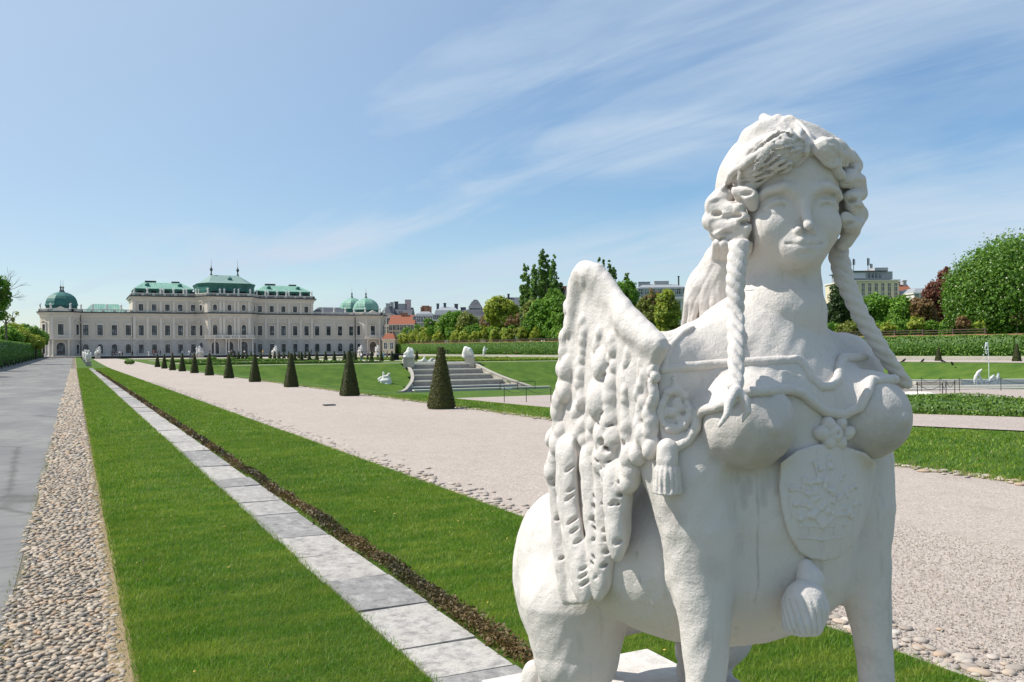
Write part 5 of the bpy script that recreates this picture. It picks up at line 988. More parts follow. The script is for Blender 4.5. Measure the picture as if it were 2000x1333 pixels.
# ------------------------------------------------------------------ the palace and the town behind
PX0, PY0, PZ0 = 47.9, 320.0, 1.45
def lx(px): return atY(px, 690, 320)[0] - PX0
def offs(poly, d):
    n = len(poly); a = sum(poly[i][0] * poly[(i + 1) % n][1] - poly[(i + 1) % n][0] * poly[i][1] for i in range(n)); sg = 1 if a > 0 else -1; out = []
    for i in range(n):
        p, c, q = (Vector(poly[k % n]) for k in (i - 1, i, i + 1)); e1 = (c - p).normalized(); e2 = (q - c).normalized(); n1 = Vector((e1.y, -e1.x)) * sg; n2 = Vector((e2.y, -e2.x)) * sg; b = n1 + n2; b = b / max(b.dot(n1), .3) if b.length > 1e-6 else n1; out.append(tuple(c + b * d))
    return out
def shape(w_, h, kind, g=0.):
    x = w_ / 2 + g
    if kind == 'rect': return [(-x, -g), (x, -g), (x, h + g), (-x, h + g)]
    if kind == 'arch':
        r = w_ / 2; return [(-x, -g), (x, -g)] + [((r + g) * math.cos(t), h - r + (r + g) * math.sin(t)) for t in np.linspace(0, math.pi, 11)]
    r = w_ * .42; pts = []
    for cx, cz, t0 in ((w_ / 2 - r, r * .6, -90), (w_ / 2 - r, h - r, 0), (-w_ / 2 + r, h - r, 90), (-w_ / 2 + r, r * .6, 180)):
        rz = r if cz > h / 2 else r * .6
        pts += [(cx + (r + g) * math.cos(R(t0 + a)), cz + (rz + g) * math.sin(R(t0 + a))) for a in (0, 30, 60, 90)]
    return pts
def ring(mb, o, i, y0, y1):
    n = len(o); mb.loft([[(x, y1, z) for x, z in i], [(x, y0, z) for x, z in i], [(x, y0, z) for x, z in o], [(x, y1, z) for x, z in o]], cap=False)
def window_proto(w_, h, kind, hood, mat_s='trim', bars=(1, (.62,)), door=False):
    m = MB(); ring(m, shape(w_, h, kind, .28), shape(w_, h, kind), -.30, 0)
    if hood == 'flat': m.box(-w_ / 2 - .55, -.42, h + .62, w_ / 2 + .55, 0, h + .86); m.box(-w_ / 2 - .4, -.3, h + .30, w_ / 2 + .4, 0, h + .60)
    if hood in ('bow', 'gable'):
        k = 9; top = [(x, h + .45 + (.75 * math.cos(x / (w_ / 2 + .6) * math.pi / 2) if hood == 'bow' else .8 * (1 - abs(x) / (w_ / 2 + .6)))) for x in np.linspace(-w_ / 2 - .6, w_ / 2 + .6, k)]
        m.loft([[(x, y, z + dz) for y, dz in ((0, 0), (-.42, 0), (-.42, .24), (0, .24))] for x, z in top])
    if not door: m.box(-w_ / 2 - .38, -.34, -.24, w_ / 2 + .38, 0, -.02) if kind != 'oval' else None
    so = m.obj('window' if not door else 'entrance_door', M[mat_s])
    f = MB(); ring(f, shape(w_, h, kind), shape(w_ - .34, h - .17, kind), -.09, -.02)
    nv, hs = bars
    for k in range(nv): x = (k + 1) / (nv + 1) * w_ - w_ / 2; f.box(x - .09, -.085, .1, x + .09, -.03, h - .1)
    for q in hs: f.box(-w_ / 2 + .1, -.095, q * h - .06, w_ / 2 - .1, -.035, q * h + .06)
    f.obj('frame', M['frame'], so)
    p = MB(); s = shape(w_ - .2, h - .1, kind); p.add([(x, -.028, z) for x, z in s], [tuple(range(len(s)))]); p.obj('pane' if not door else 'door_leaf', M['glass'], so)
    return so
class Stock:
    """first use moves the built piece itself, later uses copy it with its children"""
    def __init__(s, o): s.o = o; s.used = False
    def put(s, parent, loc, rz=0., sc=None):
        o = s.o if not s.used else copy_tree(s.o); s.used = True; o.parent = parent; o.location = loc; o.rotation_euler = (0, 0, rz)
        if sc: o.scale = sc
        return o
def figure_mesh(name, mat, h, seed=0, lean=.0, hs=.05, mass=1.):
    """small weathered stone figure with drapery, arm raised or at the hip"""
    rs = np.random.RandomState(seed); f = Fld(); k = h / 1.8; a = rs.uniform(-1, 1)
    f.chain([(0, 0, .0, .26 * mass), (.02, 0, .5, .22 * mass), (.03 * a, 0, .95, .19 * mass)], .1); f.chain([(.03 * a, 0, .95, .18 * mass), (.06 * a + lean * .2, -.02, 1.3, .21 * mass), (.04 * a + lean * .3, -.02, 1.45, .13)], .08)
    f.ball((.05 * a + lean * .36, -.06, 1.66), .125, .05); f.chain([(-.2, 0, 1.4, .08), (-.36, -.1, 1.15, .075), (-.2 - .1 * a, -.2, 1.0, .06)], .05); f.chain([(.22, 0, 1.42, .08), (.38, -.08, 1.5 if a > 0 else 1.15, .07), (.42 if a > 0 else .2, -.12, 1.75 if a > 0 else .95, .06)], .05)
    for _ in range(7): x = rs.uniform(-.2, .2); f.chain([(x, -.18, .1, .04), (x * .8, -.2, .6, .04), (x * .6, -.16, 1.0, .03)], .03)
    f.rbox((0, 0, -.06), (.3, .26, .1), .02)
    me = fmesh(name, f, (-.7, -.55, -.2), (.7, .5, 2.0), hs, mat); me.transform(Matrix.Scale(k, 4)); return me
def build_palace():
    P = thing('palace', 'long white baroque palace with green copper roofs and corner domes closing the garden', 'palace', (PX0, PY0, PZ0))
    fr = [(-7.2, -5.5), (7.2, -5.5), (10.3, 0)]
    CEN = [(-10.3, 0), (-7.2, -5.5), (7.2, -5.5), (10.3, 0), (10.3, 20), (-10.3, 20)]
    def rect(a, b, y0, y1): return [(a, y0), (b, y0), (b, y1), (a, y1)]
    octo = lambda cx: [(cx + x, y) for x, y in ((-3.3, -3.2), (3.3, -3.2), (6.0, .6), (6.0, 9.5), (3.3, 13), (-3.3, 13), (-6.0, 9.5), (-6.0, .6))]
    blocks = []
    for s in (-1, 1):
        a, b = sorted((s * 30.4, s * 45.9)); blocks.append(('wing', rect(a, b, .3, 18), 14.1, s))
        a, b = sorted((s * 10.2, s * 30.4)); blocks.append(('tall', rect(a, b, 0, 19), 19.8, s)); blocks.append(('pav', octo(s * 51.7), 14.1, s))
    blocks.append(('cen', CEN, 19.9, 0))
    for n, poly, h, s in blocks:
        MB().prism(poly, -1.5, 5.6, False).obj('ground_storey_wall', M['plaster_low'], P); MB().prism(offs(poly, -.05), 5.6, h).obj('upper_wall', M['plaster'], P)
        def corn(z, big):
            c = MB(); c.prism(offs(poly, .12), z - 1.3 * big, z - .55 * big); c.prism(offs(poly, .35), z - .55 * big, z - .25 * big); c.prism(offs(poly, .75 * big), z - .25 * big, z + .12); c.obj('cornice', M['trim'], P)
            if big >= 1: MB().prism(offs(poly, .95), z + .12, z + .46).obj('gutter', M['gutter'], P)
        c = MB(); c.prism(offs(poly, .22), 5.5, 5.85); c.prism(offs(poly, .12), -1.4, .5); c.obj('string_course', M['trim'], P)
        corn(14.1, 1.); 
        if h > 15: corn(h, 1.)
        z = h + .34; pr = MB(); o1, i1 = offs(poly, .15), offs(poly, -.2); o2, i2 = offs(poly, .24), offs(poly, -.3); nn = len(poly)
        for k in range(nn):
            j = (k + 1) % nn; L_ = math.dist(o1[k], o1[j])
            pr.add([(*o2[k], z + .85), (*o2[j], z + .85), (*i2[j], z + .85), (*i2[k], z + .85), (*o2[k], z + 1.05), (*o2[j], z + 1.05), (*i2[j], z + 1.05), (*i2[k], z + 1.05)], [(0, 3, 2, 1), (4, 5, 6, 7), (0, 1, 5, 4), (1, 2, 6, 5), (2, 3, 7, 6), (3, 0, 4, 7)])
            m = max(2, int(L_ / .42))
            for q in range(m + 1):
                t = q / m; x = o1[k][0] + (o1[j][0] - o1[k][0]) * t; y = o1[k][1] + (o1[j][1] - o1[k][1]) * t; w_ = .32 if q % 8 == 0 else .09; pr.box(x - w_, y - .1, z, x + w_, y + .1, z + .86)
        pr.obj('balustrade', M['trim'], P)
    # windows
    W1 = Stock(window_proto(1.6, 3.4, 'rect', 'flat')); W2 = Stock(window_proto(1.6, 3.4, 'rect', 'bow')); W3 = Stock(window_proto(1.45, 2.2, 'rect', None)); W4 = Stock(window_proto(1.6, 3.0, 'arch', None, 'plaster_low', (1, (.6,)))); W5 = Stock(window_proto(1.45, 2.9, 'rect', 'bow', 'plaster_low')); W6 = Stock(window_proto(1.9, 3.7, 'arch', 'gable', 'trim', (2, (.35, .66)))); W7 = Stock(window_proto(1.65, 2.15, 'oval', 'bow', 'trim', (2, (.5,)))); D1 = Stock(window_proto(2.5, 4.5, 'arch', None, 'trim', (3, (.3, .6)), True))
    pil = MB(); pil.box(-.42, -.22, 0, .42, 0, 7.0); pil.box(-.55, -.32, -.35, .55, 0, 0); pil.box(-.52, -.34, 6.6, .52, -.22, 7.0); PIL = Stock(pil.obj('pilaster', M['trim']))
    col_ = MB(); col_.lathe([(.42, 0), (.42, .3), (.30, .4), (.27, 4.2), (.40, 4.6), (.42, 4.9)], n=12); COLU = Stock(col_.obj('column', M['trim'], smooth=False))
    wing = [lx(x) for x in (167.9, 195.9, 223.8, 251)]; tall = [lx(x) for x in (276, 301.7, 327.5, 352.6, 377.7)]; cen = [lx(x) for x in (423.5, 451, 478.4)]; cen = [(-cen[2] + cen[0]) / 2, 0, (cen[2] - cen[0]) / 2]
    for s in (-1, 1):
        for x in wing: W1.put(P, (-s * x, .3, 6.85)); W4.put(P, (-s * x, .3, .95))
        for x in tall: W2.put(P, (-s * x, 0, 6.85)); W5.put(P, (-s * x, 0, .9)); W3.put(P, (-s * x, 0, 15.15))
        te = sorted(tall); mids = [(te[i] + te[i + 1]) / 2 for i in range(4)] + [te[0] - 2.05, te[-1] + 2.0]
        for x in mids: PIL.put(P, (-s * x, 0, 6.2)); PIL.put(P, (-s * x, 0, 14.85), sc=(.9, 1, .52))
        q = Vector((s * 8.75, -2.75)); n_ = Vector((s * 5.5, -3.1)).normalized(); ph = math.atan2(n_.x, -n_.y)
        W6.put(P, (q.x, q.y, 6.75), ph, (.8, 1, 1)); W7.put(P, (q.x, q.y, 15.2), ph, (.8, 1, 1)); W4.put(P, (q.x, q.y, .3), ph, (1.1, 1, 1.35))
        cx = s * 51.7; W2.put(P, (cx, -3.2, 7.0)); D1.put(P, (cx, -3.2, 0)); n2 = Vector((-.82, -.58))
        for e in (-1, 1):
            ph = math.atan2(e * 3.8, 2.7); W2.put(P, (cx + e * 4.65, -1.3, 7.0), ph, (.92, 1, 1)); W5.put(P, (cx + e * 4.65, -1.3, .9), ph, (.92, 1, 1)); COLU.put(P, (cx + e * 2.25, -4.1, .0), sc=(1, 1, 1.1)); PIL.put(P, (cx + e * 2.6, -3.2, 6.2))
        b = MB(); b.box(cx - 3.4, -4.8, 5.45, cx + 3.4, -3.2, 5.8); b.box(cx - 3.3, -4.7, 6.55, cx + 3.3, -4.5, 6.75)
        for k in range(17): x = cx - 3.2 + k * .4; b.box(x - .09, -4.68, 5.8, x + .09, -4.52, 6.55)
        b.obj('balcony', M['trim'], P)
        pe = MB(); pe.add([(cx - 3.5, -4.0, 14.2), (cx + 3.5, -4.0, 14.2), (cx, -4.0, 16.2), (cx - 3.5, -2.8, 14.2), (cx + 3.5, -2.8, 14.2), (cx, -2.8, 16.2)], [(0, 1, 2), (5, 4, 3), (0, 3, 4, 1), (1, 4, 5, 2), (2, 5, 3, 0)]); pe.obj('pediment', M['trim'], P)
        pi = MB(); pi.tube([(s * 45.95, -.1, 14), (s * 45.95, -.1, 0)], .11, 6); pi.obj('drainpipe', M['gutter'], P)
    for x in cen: W6.put(P, (x, -5.5, 6.75)); W7.put(P, (x, -5.5, 15.2)); D1.put(P, (x, -5.5, .1), 0, (.98, 1, 1))
    for px in (413.6, 436.4, 441.4, 460.5, 465, 488): 
        x = lx(px) * .98; COLU.put(P, (x, -6.5, .2), sc=(.9, .9, 1.08))
    for x in (-6.6, cen[0] / 2 - .6, cen[0] / 2 + .6, cen[2] / 2 - .6, cen[2] / 2 + .6, 6.6): PIL.put(P, (x, -5.5, 6.2)); PIL.put(P, (x, -5.5, 14.85), sc=(.9, 1, .52))
    b = MB(); b.box(-8.2, -7.3, 5.5, 8.2, -5.5, 5.85); b.box(-8.1, -7.2, 6.7, 8.1, -6.95, 6.9)
    for k in range(42): x = -8.0 + k * .39; w_ = .25 if k % 7 == 0 else .09; b.box(x - w_, -7.18, 5.85, x + w_, -6.97, 6.7)
    b.obj('balcony', M['trim'], P); MB().box(-9.5, -9.5, -1.4, 9.5, -5.6, -.05).obj('steps', M['trim'], P)
    # roofs
    def rings(poly, z, d): return [(*p, z) for p in offs(poly, d)]
    for s in (-1, 1):
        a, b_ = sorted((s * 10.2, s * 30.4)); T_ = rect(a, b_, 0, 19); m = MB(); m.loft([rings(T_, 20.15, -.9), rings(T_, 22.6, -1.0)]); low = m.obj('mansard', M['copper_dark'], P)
        rr = MB(); e = offs(T_, -.55); c = (a + b_) / 2; rl = 6.1; rr.loft([[(*p, 22.6) for p in e], [(*p, 22.75) for p in e], [(c - rl, 6.5, 25.2), (c + rl, 6.5, 25.2), (c + rl, 12.5, 25.2), (c - rl, 12.5, 25.2)]]); roof = rr.obj('roof', M['copper_roof'], P)
        ch = MB(); ch.box(c - 5.6, 7.5, 25.1, c - 2.0, 8.8, 25.9); ch.obj('chimney', M['gutter'], roof); ch = MB(); ch.box(c + 3.0, 7.5, 25.1, c + 5.6, 8.8, 25.8); ch.obj('chimney', M['gutter'], roof)
        for x in (-5.2, 5.2):
            d = MB(); d.lathe([(.75, 0), (.75, 1.2), (.5, 1.5), (.05, 1.7)], (c + x, 3.2, 23.2), 8); d.obj('dormer', M['copper_dark'], roof)
        for x in tall:
            d = MB(); xx = -s * x; d.box(xx - .8, .55, 20.4, xx + .8, 1.5, 21.9); d.obj('dormer', M['void'], low)
        a, b_ = sorted((s * 30.4, s * 46.5)); Wg = rect(a, b_, .3, 17.5); e = offs(Wg, -1.2); c = (a + b_) / 2; rr = MB(); rr.loft([[(*p, 14.3) for p in e], [(c - 4, 7.5, 17.6), (c + 4, 7.5, 17.6), (c + 4, 10, 17.6), (c - 4, 10, 17.6)]]); rr.obj('roof', M['copper_roof'] if s < 0 else M['slate'], P)
        for yy, sc_ in ((4.8, 1.0), (22, .82)):
            cx = s * 51.7 if yy < 10 else s * 51.2; dm = MB(); rt = math.pi / 8
            dm.lathe([(4.9, 14.2), (4.7, 16.6)], (cx, yy, (1 - sc_) * 6), 8, rt); dm.obj('drum', M['copper_dark'], P)
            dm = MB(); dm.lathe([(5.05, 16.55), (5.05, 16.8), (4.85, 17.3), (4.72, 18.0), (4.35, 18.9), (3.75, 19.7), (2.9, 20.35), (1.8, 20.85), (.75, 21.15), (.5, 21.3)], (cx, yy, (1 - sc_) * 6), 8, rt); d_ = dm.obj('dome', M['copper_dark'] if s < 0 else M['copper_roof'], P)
            fi = MB(); fi.lathe([(.6, 21.2), (.28, 21.9), (.2, 22.5), (.45, 22.8), (.13, 23.1), (.05, 23.5), (.018, 25.4)], (cx, yy, (1 - sc_) * 6), 8); fi.obj('finial', M['gutter'], d_)
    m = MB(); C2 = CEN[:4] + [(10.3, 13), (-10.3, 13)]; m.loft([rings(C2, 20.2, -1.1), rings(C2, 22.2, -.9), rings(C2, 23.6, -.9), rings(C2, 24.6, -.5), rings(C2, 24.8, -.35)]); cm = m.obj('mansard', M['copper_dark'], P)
    rr = MB(); e = offs(C2, -.35); rr.loft([[(*p, 24.8) for p in e], [(-8.6, 1.5, 25.4), (-6.2, -2.6, 25.4), (6.2, -2.6, 25.4), (8.6, 1.5, 25.4), (8.6, 10, 25.4), (-8.6, 10, 25.4)], [(-4.6, 4.2, 28.2), (-4.5, 4.0, 28.2), (4.5, 4.0, 28.2), (4.6, 4.2, 28.2), (4.6, 5, 28.2), (-4.6, 5, 28.2)]]); ro = rr.obj('roof', M['lead'], P)
    for x in (-4.5, 4.5): fi = MB(); fi.lathe([(.5, 28.1), (.22, 28.8), (.18, 29.4), (.55, 30.2), (.2, 30.8), (.06, 31.4), (.02, 34.0)], (x, 4.5, 0), 8); fi.obj('finial', M['gutter'], ro)
    d = MB(); d.lathe([(.8, 25.6), (.8, 26.8), (.1, 27.5)], (1.0, -.2, 0), 8); d.obj('dormer', M['copper_dark'], ro)
    for x in cen: d = MB(); d.box(x - 1.0, -4.75, 20.5, x + 1.0, -3.5, 22.0); d.obj('dormer', M['void'], cm)
    # figures and trophies on the balustrades
    fs = [figure_mesh('attic_figure', M['statue_stone'], 1.9, k, hs=.07, mass=1.2) for k in range(4)]; k = 0
    pos = [(x, -5.5, 21.2) for x in (-7.0, cen[0] / 2 - .7, cen[0] / 2 + .7, cen[2] / 2 - .7, cen[2] / 2 + .7, 7.0)] + [(s * 10.2, -.1, 21.2) for s in (-1, 1)]
    for s in (-1, 1):
        pos += [(-s * x, .0, 21.1) for x in mids] + [(-s * (mids[1] + .9), .0, 21.1), (-s * (mids[3] - .9), 0, 21.1)] + [(s * 51.7 + e, y, 15.4) for e, y in ((-5.9, .7), (5.9, .7), (-2.8, -3.2), (2.8, -3.2))] + [(-s * (w_ + 2.1), .3, 15.4) for w_ in wing[:3]]
    for x, y, z in pos: o = link('roof_statue', fs[k % 4], P, (x, y, z)); o.rotation_euler = (0, 0, k * 1.3 % 1.0 - .5); k += 1
    # terrace wall with the pool in front of the forecourt
    t = setp(MB().box(6, 284.6, .2, 100, 285.4, 1.36).box(5.8, 284.5, 1.36, 100.2, 285.5, 1.46).obj('pond_wall', M['shade_toned_stone']), 'long dark low retaining wall before the palace forecourt', 'wall')
    return P

def house(name, label, x0, x1, ytop, ybase, Z, wall, roof, rooftop, wins, depth_=16, rot=-TH, roofkind='mansard', cat='building', chim=(), yw=None, win_mat='glass', frame='frame_w'):
    """block facing the garden; ytop = eaves, rooftop = ridge (photo rows); wins = (columns, [(row, height, width)])"""
    c = atZ((x0 + x1) / 2, 690, Z); s = Z / F; w_ = (x1 - x0) * s; zb = atZ((x0 + x1) / 2, ybase, Z)[2]; h = (ybase - ytop) * s; hr = (ytop - rooftop) * s
    t = thing(name, label, cat, (c[0], c[1], zb), rot); MB().box(-w_ / 2, 0, -3, w_ / 2, depth_, h).obj('wall', M[wall], t)
    co = MB(); co.box(-w_ / 2 - .3, -.35, h - .35, w_ / 2 + .3, depth_ + .3, h + .02); co.obj('cornice', M['trim'], t)
    r = MB(); e = .25; a = [(-w_ / 2 - e, -e, h + .02), (w_ / 2 + e, -e, h + .02), (w_ / 2 + e, depth_ + e, h + .02), (-w_ / 2 - e, depth_ + e, h + .02)]
    if roofkind == 'mansard': r.loft([a, [(-w_ / 2 + 1, 1.3, h + hr * .72), (w_ / 2 - 1, 1.3, h + hr * .72), (w_ / 2 - 1, depth_ - 1.3, h + hr * .72), (-w_ / 2 + 1, depth_ - 1.3, h + hr * .72)], [(-w_ / 2 + 3, depth_ * .45, h + hr), (w_ / 2 - 3, depth_ * .45, h + hr), (w_ / 2 - 3, depth_ * .55, h + hr), (-w_ / 2 + 3, depth_ * .55, h + hr)]])
    elif roofkind == 'gable': r.loft([a, [(-w_ / 2 - e, depth_ * .48, h + hr), (w_ / 2 + e, depth_ * .48, h + hr), (w_ / 2 + e, depth_ * .52, h + hr), (-w_ / 2 - e, depth_ * .52, h + hr)]])
    else: r.loft([a, [(-w_ / 2 + w_ * .2, depth_ * .4, h + hr), (w_ / 2 - w_ * .2, depth_ * .4, h + hr), (w_ / 2 - w_ * .2, depth_ * .6, h + hr), (-w_ / 2 + w_ * .2, depth_ * .6, h + hr)]])
    ro = r.obj('roof', M[roof], t)
    for fx, cw, chh, m in chim:
        q = MB(); x = -w_ / 2 + fx * w_; q.box(x - cw / 2, depth_ * .4, h, x + cw / 2, depth_ * .4 + 1.2, h + hr + chh); q.box(x - cw / 2 - .12, depth_ * .4 - .12, h + hr + chh, x + cw / 2 + .12, depth_ * .4 + 1.32, h + hr + chh + .25); q.obj('chimney', M[m], ro)
    n, rows = wins; st = {}
    for row, hh, ww in rows:
        z = (ybase - row) * s - hh / 2
        if (hh, ww) not in st:
            f = MB(); ring(f, shape(ww, hh, 'rect', .14), shape(ww, hh, 'rect'), -.10, 0); f.box(-.05, -.06, 0, .05, 0, hh); f.box(-ww / 2, -.06, hh * .6 - .05, ww / 2, 0, hh * .6 + .05); fo = f.obj('window', M[frame]); p = MB(); p.add([(-ww / 2, -.02, 0), (ww / 2, -.02, 0), (ww / 2, -.02, hh), (-ww / 2, -.02, hh)], [(0, 1, 2, 3)]); p.obj('pane', M[win_mat], fo); st[(hh, ww)] = Stock(fo)
        onroof = z > h
        for k in range(n):
            x = -w_ / 2 + (k + .5) * w_ / n
            if onroof: d = MB(); yy = .35 + (z - h) / max(hr * .72, .1) * 1.3; d.box(x - ww / 2 - .3, yy - .6, z - .2, x + ww / 2 + .3, yy + 2, z + hh + .35); d.obj('dormer', M[roof], ro); st[(hh, ww)].put(t, (x, yy - .61, z))
            else: st[(hh, ww)].put(t, (x, -.005, z))
    return t
def build_town():
    house('gate_lodge', 'small lodge with a red tiled roof beside the palace corner', 747, 771, 663, 694, 322, 'cream_wall', 'tile', 651, (2, [(676, 2.2, 1.1)]), 8, roofkind='hip')
    house('town_house', 'tall white town house with a slate roof right behind the palace', 746, 764, 613, 690, 372, 'white_wall', 'slate', 596, (2, [(628, 2.6, 1.3), (645, 2.6, 1.3), (661, 2.6, 1.3)]), 26, chim=((.3, 1.6, 1., 'grey_wall'), (.75, 1.4, 1.5, 'grey_wall')))
    house('fire_wall_house', 'house with a blank pink gable wall and tall pink chimney', 762, 802, 622, 690, 385, 'pink_wall', 'slate', 599, (1, [(613, 1.4, .8)]), 20, roofkind='gable', chim=((.78, 2.6, 3.2, 'pink_wall'), (.2, 1.6, 2.4, 'slate'), (.5, 4., 1.4, 'grey_wall')))
    house('cream_house', 'long cream house with an orange red tiled roof', 760, 809, 634, 690, 362, 'cream_wall', 'tile', 614, (7, [(640, 2.2, 1.2), (654, 2.6, 1.2), (668, 2.6, 1.2)]), 18, roofkind='gable', chim=((.45, 1.2, .6, 'brick_wall'), (.6, 1.2, .6, 'brick_wall')), frame='cream_wall')
    house('mansard_house', 'pale house with a grey zinc mansard roof and dormers', 808, 848, 630, 690, 366, 'white_wall', 'zinc', 606, (6, [(624, 2.2, 1.4), (637, 2.6, 1.3), (651, 2.6, 1.3)]), 20, chim=((.35, 1.6, 1.4, 'brick_wall'), (.5, 3., 2., 'brick_wall'), (.7, 1.6, 1.6, 'brick_wall')))
    house('corner_house', 'pale house with a rounded grey corner roof', 846, 900, 626, 690, 352, 'grey_wall', 'zinc', 598, (7, [(621, 2.2, 1.4), (636, 2.6, 1.3), (652, 2.6, 1.3)]), 20, chim=((.12, 1., 1.2, 'slate'), (.38, 1., 1.4, 'slate'), (.8, 1.4, 1., 'slate')))
    house('cream_house', 'cream house half hidden by brown trees with a flat slate roof', 896, 968, 618, 690, 335, 'beige_wall', 'slate', 602, (8, [(630, 2.6, 1.3), (646, 2.6, 1.3)]), 20, chim=((.1, 2., .5, 'slate'), (.85, .5, 2.5, 'slate')))
    house('roof_tower', 'dark square roof tower with a flared cap', 917, 941, 600, 690, 340, 'slate', 'slate', 585, (2, [(606, 3., 1.6)]), 5, roofkind='mansard')
    house('dark_roof_house', 'cream house with a dark roof between lime green tree and poplars', 990, 1030, 606, 690, 325, 'cream_wall', 'slate', 578, (4, [(620, 2.6, 1.3), (640, 2.6, 1.3)]), 20, roofkind='gable', chim=((.1, .8, 1., 'slate'),))
    house('brick_chimney_house', 'house with a red brown brick chimney stack by the wing edge', 1094, 1140, 580, 690, 320, 'beige_wall', 'slate', 566, (3, [(600, 2.6, 1.3)]), 18, chim=((.2, 2.6, 1.6, 'brick_wall'),))
    house('attic_house', 'pale house with zinc attic and roof terraces left of the long stone hair', 1246, 1345, 583, 690, 300, 'white_wall', 'zinc', 552, (8, [(570, 2., 1.5), (596, 2.6, 1.3), (615, 2.6, 1.3)]), 18, chim=((.2, 4., .6, 'zinc'), (.55, 5., .8, 'grey_wall'), (.9, .3, 2.5, 'iron')))
    t = house('penthouse_building', 'cream building with glazed grey penthouse and roof antennas right of the braid', 1655, 1757, 547, 690, 262, 'cream_wall', 'zinc', 545, (8, [(562, 2.5, .9), (580, 2.6, .9), (598, 2.6, .9)]), 18, roofkind='hip', frame='cream_wall')
    s = 262 / F; h = (690 - 547) * s; w_ = 102 * s
    MB().box(-w_ / 2 + 1, 1.6, h + .3, w_ / 2 - 1.2, 15, h + 2.6).obj('penthouse', M['zinc'], t); g = MB().box(-w_ / 2 + 1.3, 1.45, h + .6, -w_ / 2 + 6.2, 1.62, h + 2.3); g.obj('glazing', M['curtain'], t); g = MB()
    for k in range(4): g.box(-w_ / 2 + 7 + k * 1.1, 1.5, h + .7, -w_ / 2 + 7.6 + k * 1.1, 1.62, h + 2.1)
    g.obj('glazing', M['glass'], t); MB().box(-w_ / 2 + .3, 1.0, h + 2.6, w_ / 2 - 3.0, 15.5, h + 2.85).obj('flat_roof', M['slate'], t); MB().box(w_ / 2 - 5.5, 4, h + 2.8, w_ / 2 - 1.5, 12, h + 4.0).obj('lift_house', M['grey_wall'], t)
    for k, x in enumerate((1689, 1718, 1724)):
        xx = (x - 1706) * s; a = MB(); a.tube([(xx, 8, h + 2.7), (xx, 8, h + (7.2, 7.4, 5.6)[k])], .09, 6)
        for q in range(3): a.box(xx - .32 + q * .28, 7.7, h + (5.2, 5.0, 4.2)[k], xx - .18 + q * .28, 7.86, h + (7.0, 7.2, 5.5)[k])
        a.obj('antenna', M['iron'], t)
    house('red_roof_house', 'low house with red brown roof next to the penthouse building', 1754, 1790, 577, 690, 268, 'brick_wall', 'tile', 553, (3, [(600, 2.4, 1.)]), 14, roofkind='gable', chim=((.5, 1., .6, 'brick_wall'), (.85, 1., 1., 'grey_wall')))
    house('white_house', 'white house seen between purple beech and red roof', 1786, 1842, 572, 690, 255, 'white_wall', 'zinc', 560, (5, [(580, 2.2, 1.2), (598, 2.2, 1.2)]), 14)
